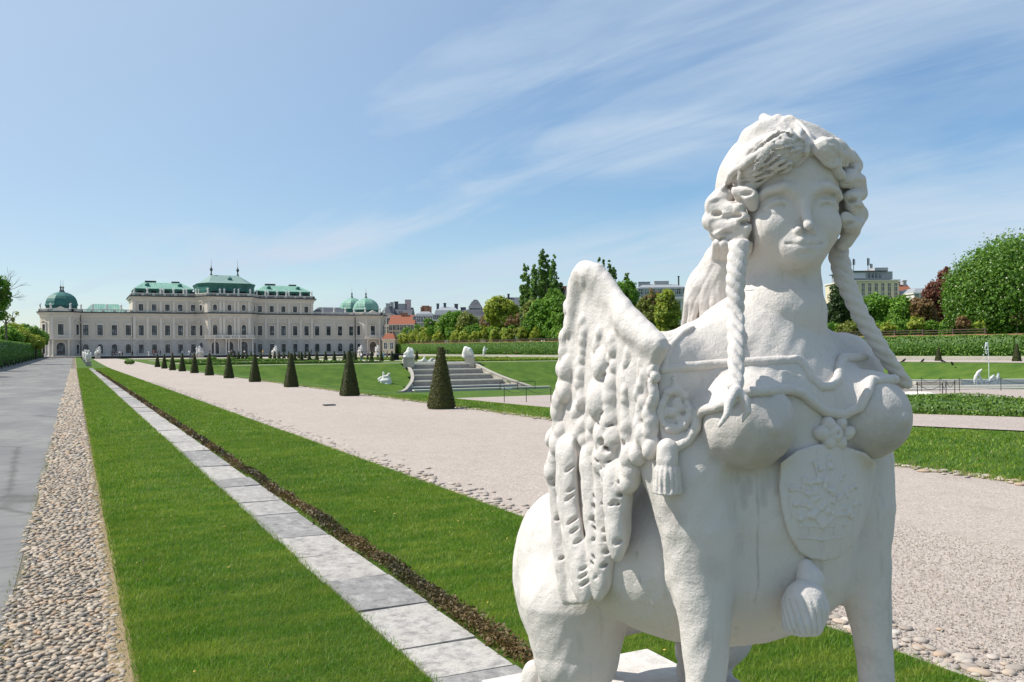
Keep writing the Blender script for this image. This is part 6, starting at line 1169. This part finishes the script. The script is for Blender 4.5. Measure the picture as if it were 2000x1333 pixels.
# ------------------------------------------------------------------ cascade, fountain, statues, people, benches, fences
def build_cascade():
    zb = float(zl(109)); zc = .25; hw = lambda Y: float(np.interp(Y, [107, 109, 110, 112, 114, 116, 118, 121.5], [11.2, 9.4, 8.6, 7.3, 6.4, 5.8, 5.4, 5.1])); c = 48.
    t = thing('cascade', 'wide stone water cascade with five steps between curved walls', 'cascade', (c, 115, zb)); ys = [120.9, 118.6, 116.4, 114.2, 112.0, 109.8]; n = 5; st = (zc - zb) / n; f = lambda p: (p[0] - c, p[1] - 115, p[2] - zb)
    for k in range(n):
        z1 = zc - k * st - .12; y1, y0 = ys[k] + .4, ys[k + 1] + 1.2; m = MB(); P = [(-hw(y1), y1 - 115), (-hw(y0), y0 - 115), (hw(y0), y0 - 115), (hw(y1), y1 - 115)]; m.prism(P, -.8, z1 - zb - .14); step = m.obj('step', M['concrete'], t)
        m = MB(); m.prism(offs(P, .0), z1 - zb - .14, z1 - zb); m.add([(-hw(y0) + .2, y0 - 115 - .12, z1 - zb - .16), (hw(y0) - .2, y0 - 115 - .12, z1 - zb - .16), (hw(y0) - .2, y0 - 115 + .3, z1 - zb + .03), (-hw(y0) + .2, y0 - 115 + .3, z1 - zb + .03), (-hw(y0) + .2, y0 - 115 - .12, z1 - zb + .03), (hw(y0) - .2, y0 - 115 - .12, z1 - zb + .03)], [(0, 1, 5, 4), (4, 5, 2, 3), (0, 4, 3), (1, 2, 5), (0, 3, 2, 1)]); m.obj('overflow_lip', M['pool_stone'], step)
    for s in (-1, 1):
        Y = np.linspace(121.5, 107.6, 16); rings = []
        for y in Y:
            x = s * hw(y); q = (y - 109) / 12; top = zb + (zc - zb) * max(q, 0) ** .9 + .12 if y > 109 else zb + .12; nx = .30
            rings.append([f((c + x, y, zb - 1.)), f((c + x + s * nx, y, zb - 1.)), f((c + x + s * nx, y, top)), f((c + x, y, top))])
        MB().loft(rings).obj('curved_wall', M['wall_stone'], t)
        rings = [[(p[3][0] - s * .08, p[3][1], p[3][2]), (p[2][0] + s * .08, p[2][1], p[2][2]), (p[2][0] + s * .08, p[2][1], p[2][2] + .14), (p[3][0] - s * .08, p[3][1], p[3][2] + .14)] for p in rings]; MB().loft(rings).obj('coping', M['wall_stone'], t)
    m = MB(); m.box(-9.6, -10.3, -.6, 9.6, -9.9, .38); m.box(-9.8, -10.45, .38, 9.8, -9.75, .52); m.obj('basin_rim', M['pool_stone'], t); MB().box(-9.4, -9.9, -.5, 9.4, -5.2, .12).obj('water', M['water'], t)
    m = MB(); m.box(-5.2, 5.6, zc - zb - .3, 5.2, 6.3, zc - zb + .12); m.obj('upper_rim', M['pool_stone'], t)
    # fence before the basin
    fn = thing('barrier', 'black iron barrier standing in front of the cascade basin', 'fence', (52.6, 104.2, float(zl(104)))); m = MB()
    for z in (.45, 1.05): m.tube([(-2.6, 0, z), (2.6, 0, z)], .035, 6)
    for x in (-2.6, 0, 2.6): m.tube([(x, 0, 0), (x, 0, 1.08)], .04, 6)
    m.obj('rail', M['iron'], fn); MB().box(-2.3, -.1, .12, -.9, -.02, .36).obj('notice', M['sign'], fn)
def statue(name, label, x0, base_y, Z, chains, mat='statue_stone', plinth=None, group=None, zb=None, cat='statue', hs=.06, rot=-TH, subtract=()):
    """chains: lists of (x, y, r, dd) photo pixels at camera depth Z; plinth = (x0, x1, ytop, depth m)"""
    s = Z / F; b = atZ(x0, base_y, Z); loc = b if zb is None else (b[0], b[1], zb); t = thing(name, label, cat, loc, rot, group); f = Fld()
    for ch in chains: f.chain([((x - x0) * s, (q[0] if q else 0.), (base_y - y) * s, r * s) for x, y, r, *q in ch], .35 * s * 1.2, ki=.6 * s)
    for ch in subtract: f.chain([((x - x0) * s, (q[0] if q else 0.), (base_y - y) * s, r * s) for x, y, r, *q in ch], .3 * s, 's')
    lo = np.min([l for _, l, *_ in f.p], 0) - .15; hi = np.max([u for _, _, u, *_ in f.p], 0) + .15
    me = fmesh(name + '_body', f, lo, hi, hs, M[mat], (0, 0, 0), .01, 14); link('figure', me, t)
    if plinth:
        a, c, yt, dp = plinth; a, c = (a - x0) * s, (c - x0) * s; zt_ = (base_y - yt) * s; m = MB(); m.box(a, -dp / 2, -.5, c, dp / 2, zt_ * .82); m.box(a - .08, -dp / 2 - .08, zt_ * .82, c + .08, dp / 2 + .08, zt_); m.obj('plinth', M['wall_stone' if mat == 'statue_stone' else 'pool_stone'], t)
    return t
def build_statues():
    # the row of sphinxes further along the same strip
    f = Fld(); body_base(f); head_prims(f); f.ell(H3(0, 2.17, 2.255), (.20, .215, .195), 0, rot=HR); f.chain([C3(0, 2.35, 2.1, .13), C3(0, 2.42, 1.8, .12)], .04)
    for s in (-1, 1): f.chain([C3(.19 * s, 2.0, 2.0, .04), C3(.30 * s, 1.86, 1.66, .035)], .02); f.chain([C3(.42 * s, 2.15, 1.72, .09), C3(.44 * s, 2.5, 2.0, .07), C3(.44 * s, 2.7, 1.5, .11), C3(.44 * s, 2.6, .95, .09)], .05)
    me = fmesh('far_sphinx', f, (SX - .65, 1.55, PZ), (SX + .65, 3.4, 2.6), .035, M['statue_stone'], (SX, 2.5, PZ), .004, 30)
    for i, (y, sc) in enumerate(((150, .84), (178, .86), (206, .86))):
        t = thing('sphinx_statue', ('nearest small white sphinx at the far end of the stone strip', 'second small white sphinx behind the nearest one on the strip', 'farthest small white sphinx of the row along the strip')[i], 'statue', (1.92, y, float(z0(y)) + .68), 0, 'sphinxes along the stone strip', sc); link('body', me, t)
        p = thing('pedestal', ('grey pedestal under the nearest small sphinx', 'grey pedestal under the second small sphinx', 'grey pedestal under the farthest small sphinx')[i], 'pedestal', (1.92, y, float(z0(y)))); MB().box(-.42, -.9, -.2, .42, .8, .58).obj('block', M['wall_stone'], p); MB().box(-.47, -.95, .58, .47, .85, .68).obj('cap', M['wall_stone'], p)
    # sphinxes on the terrace wall
    for i, x in enumerate((191, 393, 537, 705, 738)):
        p = atY(x, 690, 284 if i < 3 else 282); lab = ('white sphinx on the pond wall near the left palace corner', 'white sphinx on the pond wall left of the palace centre', 'white sphinx on the pond wall right of the palace centre', 'white statue group near the right palace corner', 'upright white statue before the right corner door')[i]
        t = thing('sphinx_statue', lab, 'statue', (p[0], p[1] + .8, 1.75), (1.2, -1.2, 1.2, .4, .0)[i], 'sphinxes along the pond wall', 1.25); link('body', me, t); q = thing('pedestal', 'pale block under the ' + lab, 'pedestal', (p[0], p[1] + .8, 0)); MB().box(-.7, -1.2, -.5, .7, 1.2, 1.75).obj('block', M['wall_stone'], q)
    p = atY(385, 690, 280); t = thing('figure_statue', 'slim standing white figure on a post left of the palace centre', 'statue', (p[0], p[1], 2.1)); link('figure', figure_mesh('slim_figure', M['statue_stone'], 2.0, 9, hs=.06), t); q = thing('pedestal', 'slim white post under the standing figure', 'pedestal', (p[0], p[1], 0)); MB().box(-.35, -.35, -.5, .35, .35, 2.05).obj('block', M['wall_stone'], q)
    # groups at the cascade head
    Z = 129.5
    statue('sphinx_group', 'white seated winged sculpture on the left pier of the cascade', 798, 711, Z - 4, [[(794, 700, 7), (796, 694, 7.5), (800, 688, 6)], [(798, 690, 6), (799, 684, 4.5), (799, 680.5, 2.4)], [(803, 692, 5.5), (805, 686, 4), (803.5, 682, 2.5)], [(792, 698, 3.5, -.4), (790, 704, 3, -.5)], [(803, 697, 6), (803, 703, 5)], [(791, 692, 2.2, -.3), (794, 690, 2.2, -.4), (797, 694, 2.4, -.45), (800, 697, 2.2, -.45)]], plinth=(789, 808, 698, 1.6), hs=.055)
    statue('bending_figure', 'white bending figure sculpture on the right pier of the cascade', 913, 711, Z + 2, [[(907, 696, 4), (908, 688, 4.5), (911, 682, 5)], [(911, 682, 5), (916, 685, 6), (920, 691, 5), (922, 696, 3)], [(909, 680, 3.4), (907, 683, 2.5)], [(913, 688, 5, .2), (914, 695, 5, .2)], [(919, 683, 2.5), (923, 689, 2), (924, 695, 1.6)], [(905, 690, 2.2), (904, 697, 2)]], plinth=(908.5, 927, 697, 1.8), hs=.055)
    statue('small_figure', 'small white figure on the lawn right of the cascade', 947, 695, 150, [[(945, 694, 2), (946, 686, 3), (946.5, 681, 2.2)], [(946.5, 678.5, 1.5)], [(948, 683, 1.6), (951.5, 682.5, 1.4)]], hs=.05)
    statue('reclining_group', 'white reclining figures lying on the top edge of the cascade', 832, 709.5, Z + 1.5, [[(818, 707, 1.8), (826, 705, 3), (829, 700.5, 2.4)], [(829, 698.5, 1.9)], [(829, 703, 3), (834, 707, 2.6), (842, 707.5, 2)], [(822, 705, 2), (817, 705, 1.5)], [(840, 706, 1.6), (842, 703, 1.8)], [(845, 707, 1.4), (850, 705.5, 1.8)]], hs=.05)
    statue('rock_group', 'dark grey rocks and sea creature on the cascade edge', 845, 709.5, Z + 3.5, [[(838, 706, 3), (844, 703, 4), (849, 705, 3.6)]], 'concrete', hs=.07)
    statue('putto_group', 'white statue of tumbling figures and shells on the sunken lawn', 751, 760, 117.5, [[(741, 757, 3), (746, 752, 6), (756, 752, 7), (762, 757, 4)], [(743, 744, 4), (741, 741, 3), (744, 738.5, 2.6), (749, 739, 2)], [(748, 745, 6), (757, 744, 6), (761, 740, 3)], [(750, 738, 3.2), (749, 732, 1.9), (749.5, 728.5, 1.9)], [(752, 736, 3.5), (757, 736, 3.4)], [(758, 735, 2), (759.5, 731, 2), (761.5, 731, 1.7)], [(762, 740, 2), (763, 748, 2), (764, 757, 2.2)], [(742, 750, 3), (740, 755, 2.4)]], zb=None, hs=.055)
    p = atZ(734, 760, 117); sg = thing('info_board', 'slanted white information board on a short post beside the tumbling statue', 'sign', (p[0], p[1], p[2]), -TH); MB().tube([(0, 0, -.3), (0, 0, .45)], .06, 6).obj('post', M['iron'], sg); m = MB(); m.add([(-.32, -.2, .40), (.32, -.2, .40), (.34, .2, .70), (-.30, .2, .70), (-.32, -.2, .45), (.32, -.2, .45), (.34, .2, .75), (-.30, .2, .75)], [(0, 3, 2, 1), (4, 5, 6, 7), (0, 1, 5, 4), (1, 2, 6, 5), (2, 3, 7, 6), (3, 0, 4, 7)]); m.obj('panel', M['sign'], sg)
    # fountain with pool
    Zp = 62.; zf = float(zl(40)); q = gp(1920, 762, zf); Zp = depth(q); L_ = [gp(x, y, zf) for x, y in ((1600, 762), (2150, 762))]
    po = thing('fountain_pool', 'long pale stone fountain pool with stepped rim before the grass bank', 'pool', (q[0], q[1], zf), -TH)
    def rim(y0, y1, z1, name, mat, x0=-13, x1=12): MB().box(x0, y0, -.6, x1, y1, z1).obj(name, M[mat], po)
    rim(-.55, 0, .14, 'lower_step', 'pool_stone'); rim(.06, .5, .32, 'front_rim', 'pool_stone'); rim(8.6, 9.2, .42, 'rear_rim', 'pool_stone'); rim(.55, 8.55, .06, 'water', 'water', -12.4, 11.4); MB().box(-13, .5, -.6, -12.45, 8.6, .36).obj('side_rim', M['pool_stone'], po); MB().box(11.45, .5, -.6, 12, 8.6, .36).obj('side_rim', M['pool_stone'], po)
    Zs = Zp + 2.2
    statue('fountain_group', 'white fountain sculpture of men and sea horses struggling in the pool', 1926, 758, Zs, [[(1908, 757, 2), (1908, 747, 2.6), (1906, 738, 3), (1910, 729, 3.4), (1914, 725, 2.6)], [(1917, 722.5, 2)], [(1905, 734, 2), (1903.5, 742, 1.8), (1904, 750, 1.6)], [(1911, 730, 2.4), (1914, 737, 1.5), (1918, 742, 1.4)], [(1914, 740, 1.4), (1919, 743, 1.5), (1923, 744, 1.4)], [(1917, 757, 3), (1918, 750, 3), (1916, 746, 2)], [(1926, 757, 2), (1927, 748, 3.4), (1931, 744, 4), (1937, 738, 3), (1941, 734, 2)], [(1930, 750, 2), (1931, 757, 2)], [(1935, 748, 2), (1938, 757, 2)], [(1944, 757, 2), (1946, 748, 2.6), (1948, 740, 3), (1950, 733, 2.6)], [(1950.5, 730, 1.9)], [(1952, 738, 1.6), (1952, 745, 1.6), (1950, 756, 1.8)], [(1941, 750, 2), (1943, 743, 1.6), (1942, 736, 1.4)], [(1905, 758, 2.6), (1925, 759, 3), (1950, 758, 2.6)]], 'statue_stone', hs=.035)
    j = thing('water_jet', 'thin white fountain jet rising before the ivy hedge', 'fountain jet', atZ(1931.5, 745, Zs), -TH); s = Zs / F; m = MB(); top = 75 * s
    m.tube([(0, 0, 0), (0, 0, top * .5), (-.03, 0, top * .82), (-.10, 0, top), (-.2, 0, top * .95), (-.28, 0, top * .82)], [.022, .026, .035, .06, .05, .012], 6); m.obj('stream', M['jet'], j); rs = np.random.RandomState(2); n = 19; P = np.stack([-.1 - abs(rs.normal(size=n)) * .16, rs.normal(size=n) * .08, top * rs.uniform(.62, 1.03, n)], -1); P[:, 2] -= abs(P[:, 0] + .1) * .8; o = blobs('spray', P, np.repeat(rs.uniform(.02, .06, n)[:, None], 3, 1), M['jet']); o.parent = j
def person_meshes(v):
    f = Fld(); sw = (.0, .16, -.12)[v]
    f.chain([(0, -.0, 1.62, .105), (0, -.02, 1.54, .085)], .03); f.chain([(0, .01, 1.5, .05), (0, .01, 1.4, .06)], .03); f.ell((0, -.115, 1.6), (.02, .03, .03), .01)
    for s in (-1, 1):
        f.chain([(.17 * s, .02, 1.36, .06), (.235 * s, .03 + sw * s * .5, 1.1, .045), (.24 * s, -.08 + sw * s, .86, .035)], .02)
        for k in range(4): f.chain([(.24 * s + (k - 1.5) * .012, -.085 + sw * s, .85, .011), (.24 * s + (k - 1.5) * .013, -.10 + sw * s, .76 + abs(k - 1.4) * .01, .009)], .004)
        f.chain([(.225 * s, -.10 + sw * s, .84, .011), (.215 * s, -.13 + sw * s, .79, .009)], .004)
        f.chain([(.09 * s, .0, .88, .085), (.1 * s, -.02 + sw * s, .48, .06), (.105 * s, .03 + sw * s * 1.6, .1, .045)], .03); f.chain([(.105 * s, .03 + sw * s * 1.6, .05, .045), (.11 * s, -.13 + sw * s * 1.6, .035, .04)], .02)
    f.ell((0, .01, 1.15), (.175, .10, .28), .05)
    body = fmesh('person_body', f, (-.4, -.45, -.02), (.4, .45, 1.8), .022, M['skin'])
    g = Fld(); g.ell((0, .01, 1.16), (.195, .125, .30), .02); g.chain([(-.2, .02, 1.37, .07), (.2, .02, 1.37, .07)], .04)
    for s in (-1, 1): g.chain([(.17 * s, .02, 1.37, .075), (.225 * s, .03 + sw * s * .4, 1.14, .065)], .03)
    shirt = fmesh('shirt', g, (-.42, -.4, .8), (.42, .4, 1.55), .022, M['white_shirt'])
    g = Fld(); g.ell((0, .01, .92), (.175, .12, .12), .02)
    for s in (-1, 1): g.chain([(.09 * s, .0, .88, .10), (.1 * s, -.02 + sw * s, .48, .078), (.105 * s, .03 + sw * s * 1.6, .12, .066)], .03)
    tr = fmesh('trousers', g, (-.42, -.45, .0), (.42, .45, 1.1), .022, M['denim'])
    g = Fld(); g.ell((0, .025, 1.665), (.115, .125, .10), .02); hair = fmesh('hair', g, (-.3, -.3, 1.4), (.3, .3, 1.9), .02, M['hair_brown'])
    return body, shirt, tr, hair
def build_people():
    pm = [person_meshes(v) for v in range(3)]; rs = np.random.RandomState(8)
    def person(p, label, top, leg, v, rz, h=1.72, group='visitors strolling before the palace'):
        t = thing('person', label, 'person', p, rz, group, h / 1.76); nm = ('body', 'shirt', 'trousers', 'hair')
        for k, me in enumerate(pm[v]):
            o = link(nm[k], me, t)
            if k in (1, 2): o.material_slots[0].link = 'OBJECT'; o.material_slots[0].material = M[(top, leg)[k - 1]]
    A = [(219, 'black_wear', 'black_wear', 'person in black standing by the third arched window'), (224, 'navy', 'black_wear', 'person in navy beside the one in black near the arched windows'), (228.5, 'black_wear', 'denim', 'person in a black top and jeans in the loose group'), (234, 'white_shirt', 'black_wear', 'person in white shirt at the end of the loose group'), (239, 'grey_cloth', 'black_wear', 'person in grey next to the white shirt'), (258.5, 'black_wear', 'black_wear', 'lone dark figure under the last arched window'), (268, 'navy', 'navy', 'lone navy figure before the left facade'), (290.5, 'white_shirt', 'white_shirt', 'person all in white before the left tall block'), (300.5, 'red_shirt', 'black_wear', 'person in red before a ground floor window'), (308, 'black_wear', 'denim', 'dark couple member before the left tall block'), (313, 'navy', 'black_wear', 'second member of the dark couple'), (336.5, 'khaki', 'black_wear', 'person in khaki above the topiary row'), (356, 'pale_blue', 'navy', 'person in pale blue above the topiary row'), (369.5, 'white_shirt', 'pale_blue', 'person in white left of the slim statue'), (410, 'black_wear', 'black_wear', 'dark figure between sphinx and main doors'), (447, 'white_shirt', 'denim', 'person in white under the left door arch'), (452, 'grey_cloth', 'black_wear', 'person in grey in the middle door arch'), (457, 'black_wear', 'black_wear', 'dark figure in the middle door arch'), (477.5, 'white_shirt', 'navy', 'person in white in the right door arch'), (513.5, 'yellow_shirt', 'khaki', 'person in yellow right of the main doors'), (608, 'black_wear', 'navy', 'dark figure before the right wing windows')]
    for i, (x, a, b, lab) in enumerate(A):
        Y = 287 + (i * 7 % 11); p = atY(x, 695, Y); person((p[0], Y, 1.43), lab, a, b, i % 3, rs.uniform(-3, 3), rs.uniform(1.62, 1.82))
    B = [(706, 'white_shirt', 'denim', 'person in white shirt and jeans by the right corner pavilion', 703), (718, 'grey_cloth', 'black_wear', 'person in grey coat walking before the right corner pavilion', 703), (738, 'white_shirt', 'black_wear', 'person in pale top standing near the clipped cones', 701), (749.5, 'pale_blue', 'pale_blue', 'person in pale blue of the pair near the black crate', 700), (756, 'navy', 'navy', 'person in navy of the pair near the black crate', 700), (723, 'white_shirt', 'grey_cloth', 'white topped visitor before the corner door', 690), (728, 'black_wear', 'denim', 'black topped visitor before the corner door', 690), (372, 'black_wear', 'denim', 'stooping dark visitor on the parterre lawn', 704), (377, 'grey_cloth', 'black_wear', 'grey visitor on the parterre lawn', 704)]
    for i, (x, a, b, lab, y) in enumerate(B):
        Yd = {703: 158, 701: 166, 700: 172, 690: 292, 704: 205}[y]; p = atY(x, y, Yd); person((p[0], Yd, float(zt(Yd)) + (.0 if Yd < 280 else -.02)), lab, a, b, i % 3, rs.uniform(-3, 3), rs.uniform(1.65, 1.8))
    for i, (x, lab) in enumerate(((864.5, 'first of three dark strollers along the ivy hedge'), (869, 'middle of three dark strollers along the ivy hedge'), (874.5, 'last of three dark strollers along the ivy hedge'))):
        p = atX(x, 690, 103.5); person((103.5, p[1], float(zt(p[1])) + .48), lab, 'black_wear', 'navy', i, 1.5 + i)
    for i, (x, lab, c_) in enumerate(((987, 'person in brown sitting low by the ivy hedge', 'khaki'), (1009, 'person in red sitting by the ivy hedge', 'red_shirt'))):
        p = atX(x, 690, 103.5); person((103.5, p[1], float(zt(p[1])) + .1), lab, c_, 'black_wear', i, 1.2, 1.5)
def build_small():
    # benches along the tall hedge
    b = thing('park_bench', 'x', 'bench', (-8.7, 70, 0), math.pi / 2, 'benches along the tall hedge'); m = MB()
    for k in range(4): m.box(-1., -.25 + k * .13, .44, 1., -.14 + k * .13, .48)
    m.obj('seat', M['bench_wood'], b); m = MB()
    for k in range(3): m.box(-1., .28 + k * .03, .55 + k * .14, 1., .31 + k * .03, .66 + k * .14)
    m.obj('backrest', M['bench_wood'], b)
    for x in (-.8, .8): m = MB(); m.box(x - .04, -.22, 0, x + .04, -.15, .44); m.box(x - .04, .22, 0, x + .04, .3, .9); m.box(x - .04, -.22, .36, x + .04, .3, .44); m.obj('leg', M['iron'], b)
    protos = [b]
    for i, y in enumerate(range(84, 305, 13)):
        c = b if i == 0 else copy_tree(b); c.location = (-8.9, y, float(z0(y)) + .012 * -8.4 * 0); c['label'] = 'dark park bench number %d from the near end under the tall hedge' % (i + 1) if i >= 20 else '%s dark park bench from the near end under the tall hedge' % ORD[i]
    # retaining wall and fence at the ivy hedge
    m = MB(); ys = list(range(20, 300, 14)) + [300]
    for k in range(len(ys) - 1): za, zb_ = float(zt(ys[k])), float(zt(ys[k + 1])); m.add([(100.2, ys[k], za - .4), (100.8, ys[k], za - .4), (100.8, ys[k + 1], zb_ - .4), (100.2, ys[k + 1], zb_ - .4), (100.2, ys[k], za + .5), (100.8, ys[k], za + .5), (100.8, ys[k + 1], zb_ + .5), (100.2, ys[k + 1], zb_ + .5)], [(0, 3, 2, 1), (4, 5, 6, 7), (0, 1, 5, 4), (1, 2, 6, 5), (2, 3, 7, 6), (3, 0, 4, 7)])
    setp(m.obj('low_wall', M['wall_stone']), 'low grey beige terrace wall at the foot of the ivy hedge', 'wall')
    t = thing('boundary_wall', 'terracotta coloured boundary wall topped by posts and rails behind the ivy hedge', 'wall', (113, 20, 0)); m = MB(); po = MB(); k = 0
    for y in range(0, 300, 10): zz = 3.25 + 2.1 * (y / 300.) + .0; m.box(-.25, y, -.5, .25, y + 10, zz)
    m.obj('wall', M['brick_wall'], t)
    for y in range(60, 300, 5): zz = 3.25 + 2.1 * ((y // 10 * 10) / 300.); o = MB().box(-.12, y - .1, zz, .12, y + .1, zz + .85); po.box(-.12, y - .1, zz - .01, .12, y + .1, zz + .85)
    for y in range(60, 300, 10): zz = 3.25 + 2.1 * (y / 300.); po.box(-.05, y + .1, zz + .62, .05, y + 9.9, zz + .74); po.box(-.05, y + .1, zz + .28, .05, y + 9.9, zz + .38)
    po.obj('railing', M['bark'], t)
    # things on the ground
    p = gp(643, 792); setp(MB().box(p[0] - .19, p[1] - .16, -.005, p[0] + .19, p[1] + .16, .03).obj('drain_cover', M['iron'], None, bevel=.01), 'small black drain cover lying in the gravel path', 'drain cover')
    p = atY(771, 704, 160); t = thing('equipment_crate', 'black crate with a white cord near the clipped cones', 'crate', (p[0], 160, float(zt(160))), -TH * .3); MB().box(-.75, -.4, 0, .75, .4, 1.15).obj('box', M['black'], t, bevel=.03); MB().tube([(-.9, -.6, 1.1), (-.3, -.62, .1)], .03, 5).obj('cord', M['sign'], t)
    # chain fences
    def chain(label, pts, zf, h=.95):
        t = thing('chain_fence', label, 'fence', (pts[0][0], pts[0][1], zf)); ch = MB(); o = Vector((pts[0][0], pts[0][1], zf))
        P = [Vector((x, y, zf)) - o for x, y in pts]
        for q in P: MB().tube([q + Vector((0, 0, -.1)), q + Vector((0, 0, h))], .022, 6).obj('post', M['iron'], t)
        for a, b_ in zip(P, P[1:]): ch.tube([a.lerp(b_, k / 8) + Vector((0, 0, h * .92 - .28 * math.sin(math.pi * k / 8))) for k in range(9)], .014, 5)
        ch.obj('chain', M['iron'], t)
    z = float(zl(48)); chain('low chain fence on thin posts beside the gravel left of the wing', [gp(x, y, z)[:2] for x, y in ((985, 786), (1028, 787), (1076, 787), (1124, 788))], z)
    z = float(zl(38)); chain('chain fence on thin posts along the fountain pool front', [gp(x, y, z)[:2] for x, y in ((1800, 766), (1836, 766.5), (1874, 767), (1955, 767), (2030, 767))], z)
    z = float(zl(30)); chain('chain fence on thin posts around the small grass bed', [gp(x, y, z)[:2] for x, y in ((1720, 784), (1792, 785), (1841, 786), (1848, 780), (1865, 778))], z)
    z = float(zl(30)) + .05; q = [gp(x, y, z)[:2] for x, y in ((1700, 792), (1838, 784), (1846, 777), (1700, 772))]; setp(MB().prism(q, z - .1, z + .05).obj('lawn_bed', M['lawn']), kind='structure')
    p = gp(1795, 781, z); t = thing('pool_rim_stand_in', 'low round white stone stand-in for a pool rim at the small grass bed', 'bench', p); MB().lathe([(.62, 0), (.72, .1), (.72, .3), (.55, .38)], n=16).obj('seat', M['pool_stone'], t)  # made-up round block standing in for the rim of another pool
    p = gp(1830, 762, float(zl(40))); t = thing('stone_slab', 'grey green flat slab bench before the fountain pool', 'bench', p, -TH); MB().box(-1.6, -.25, .30, 1.6, .25, .62).obj('seat', M['wall_stone'], t, bevel=.03); MB().box(-1.3, -.18, -.1, 1.3, .18, .30).obj('base', M['concrete'], t)
    # crows on the bank
    f = Fld(); f.ell((0, 0, .14), (.065, .13, .07), .03, rot=rotx(-.35)); f.chain([(0, -.1, .2, .05), (0, -.14, .24, .045)], .03); f.chain([(0, -.17, .24, .02), (0, -.23, .23, .006)], .01); f.chain([(0, .1, .1, .04), (0, .24, .05, .03)], .03)
    for s in (-1, 1): f.chain([(.03 * s, 0, .1, .014), (.03 * s, -.02, .0, .012)], .01)
    me = fmesh('crow_body', f, (-.2, -.35, -.05), (.2, .35, .4), .016, M['black_wear'])
    for i, (x, y) in enumerate(((1765, 706.5), (1802, 709), (1840, 710), (1860, 716))):
        X = 83.5 if i < 3 else 81.5; p = atX(x, y, X); o = link('crow', me); o.location = (X, p[1], .17 if i < 3 else -.1); o.rotation_euler = (0, 0, i * 1.7); o.scale = (1.6,) * 3; setp(o, ('black crow on the light path left of the fountain cone', 'black crow nearest left of the fountain cone', 'black crow right below the fountain cone', 'black crow lower on the grass bank')[i], 'bird', 'crows on the grass bank')
    # dandelions and daisies in the lawn
    rs = np.random.RandomState(12); n = 60; y = 4 + 14 * rs.rand(n) ** 1.3; x = np.where(rs.rand(n) < .75, rs.uniform(2.5, 4.1, n), rs.uniform(.4, 1.6, n)); blobs('daisies', np.stack([x, y, z0(y) + .035], -1), np.repeat(rs.uniform(.006, .012, n)[:, None], 3, 1) * (1, 1, .5), M['yellow_shirt'], 'stuff')
# ------------------------------------------------------------------ build everything
ZP = build_ground()
build_palace()
build_town()
build_sphinx()
build_hedges()
build_topiary()
build_trees()
build_cascade()
build_statues()
build_people()
build_small()
build_stones()
build_grass(ZP)
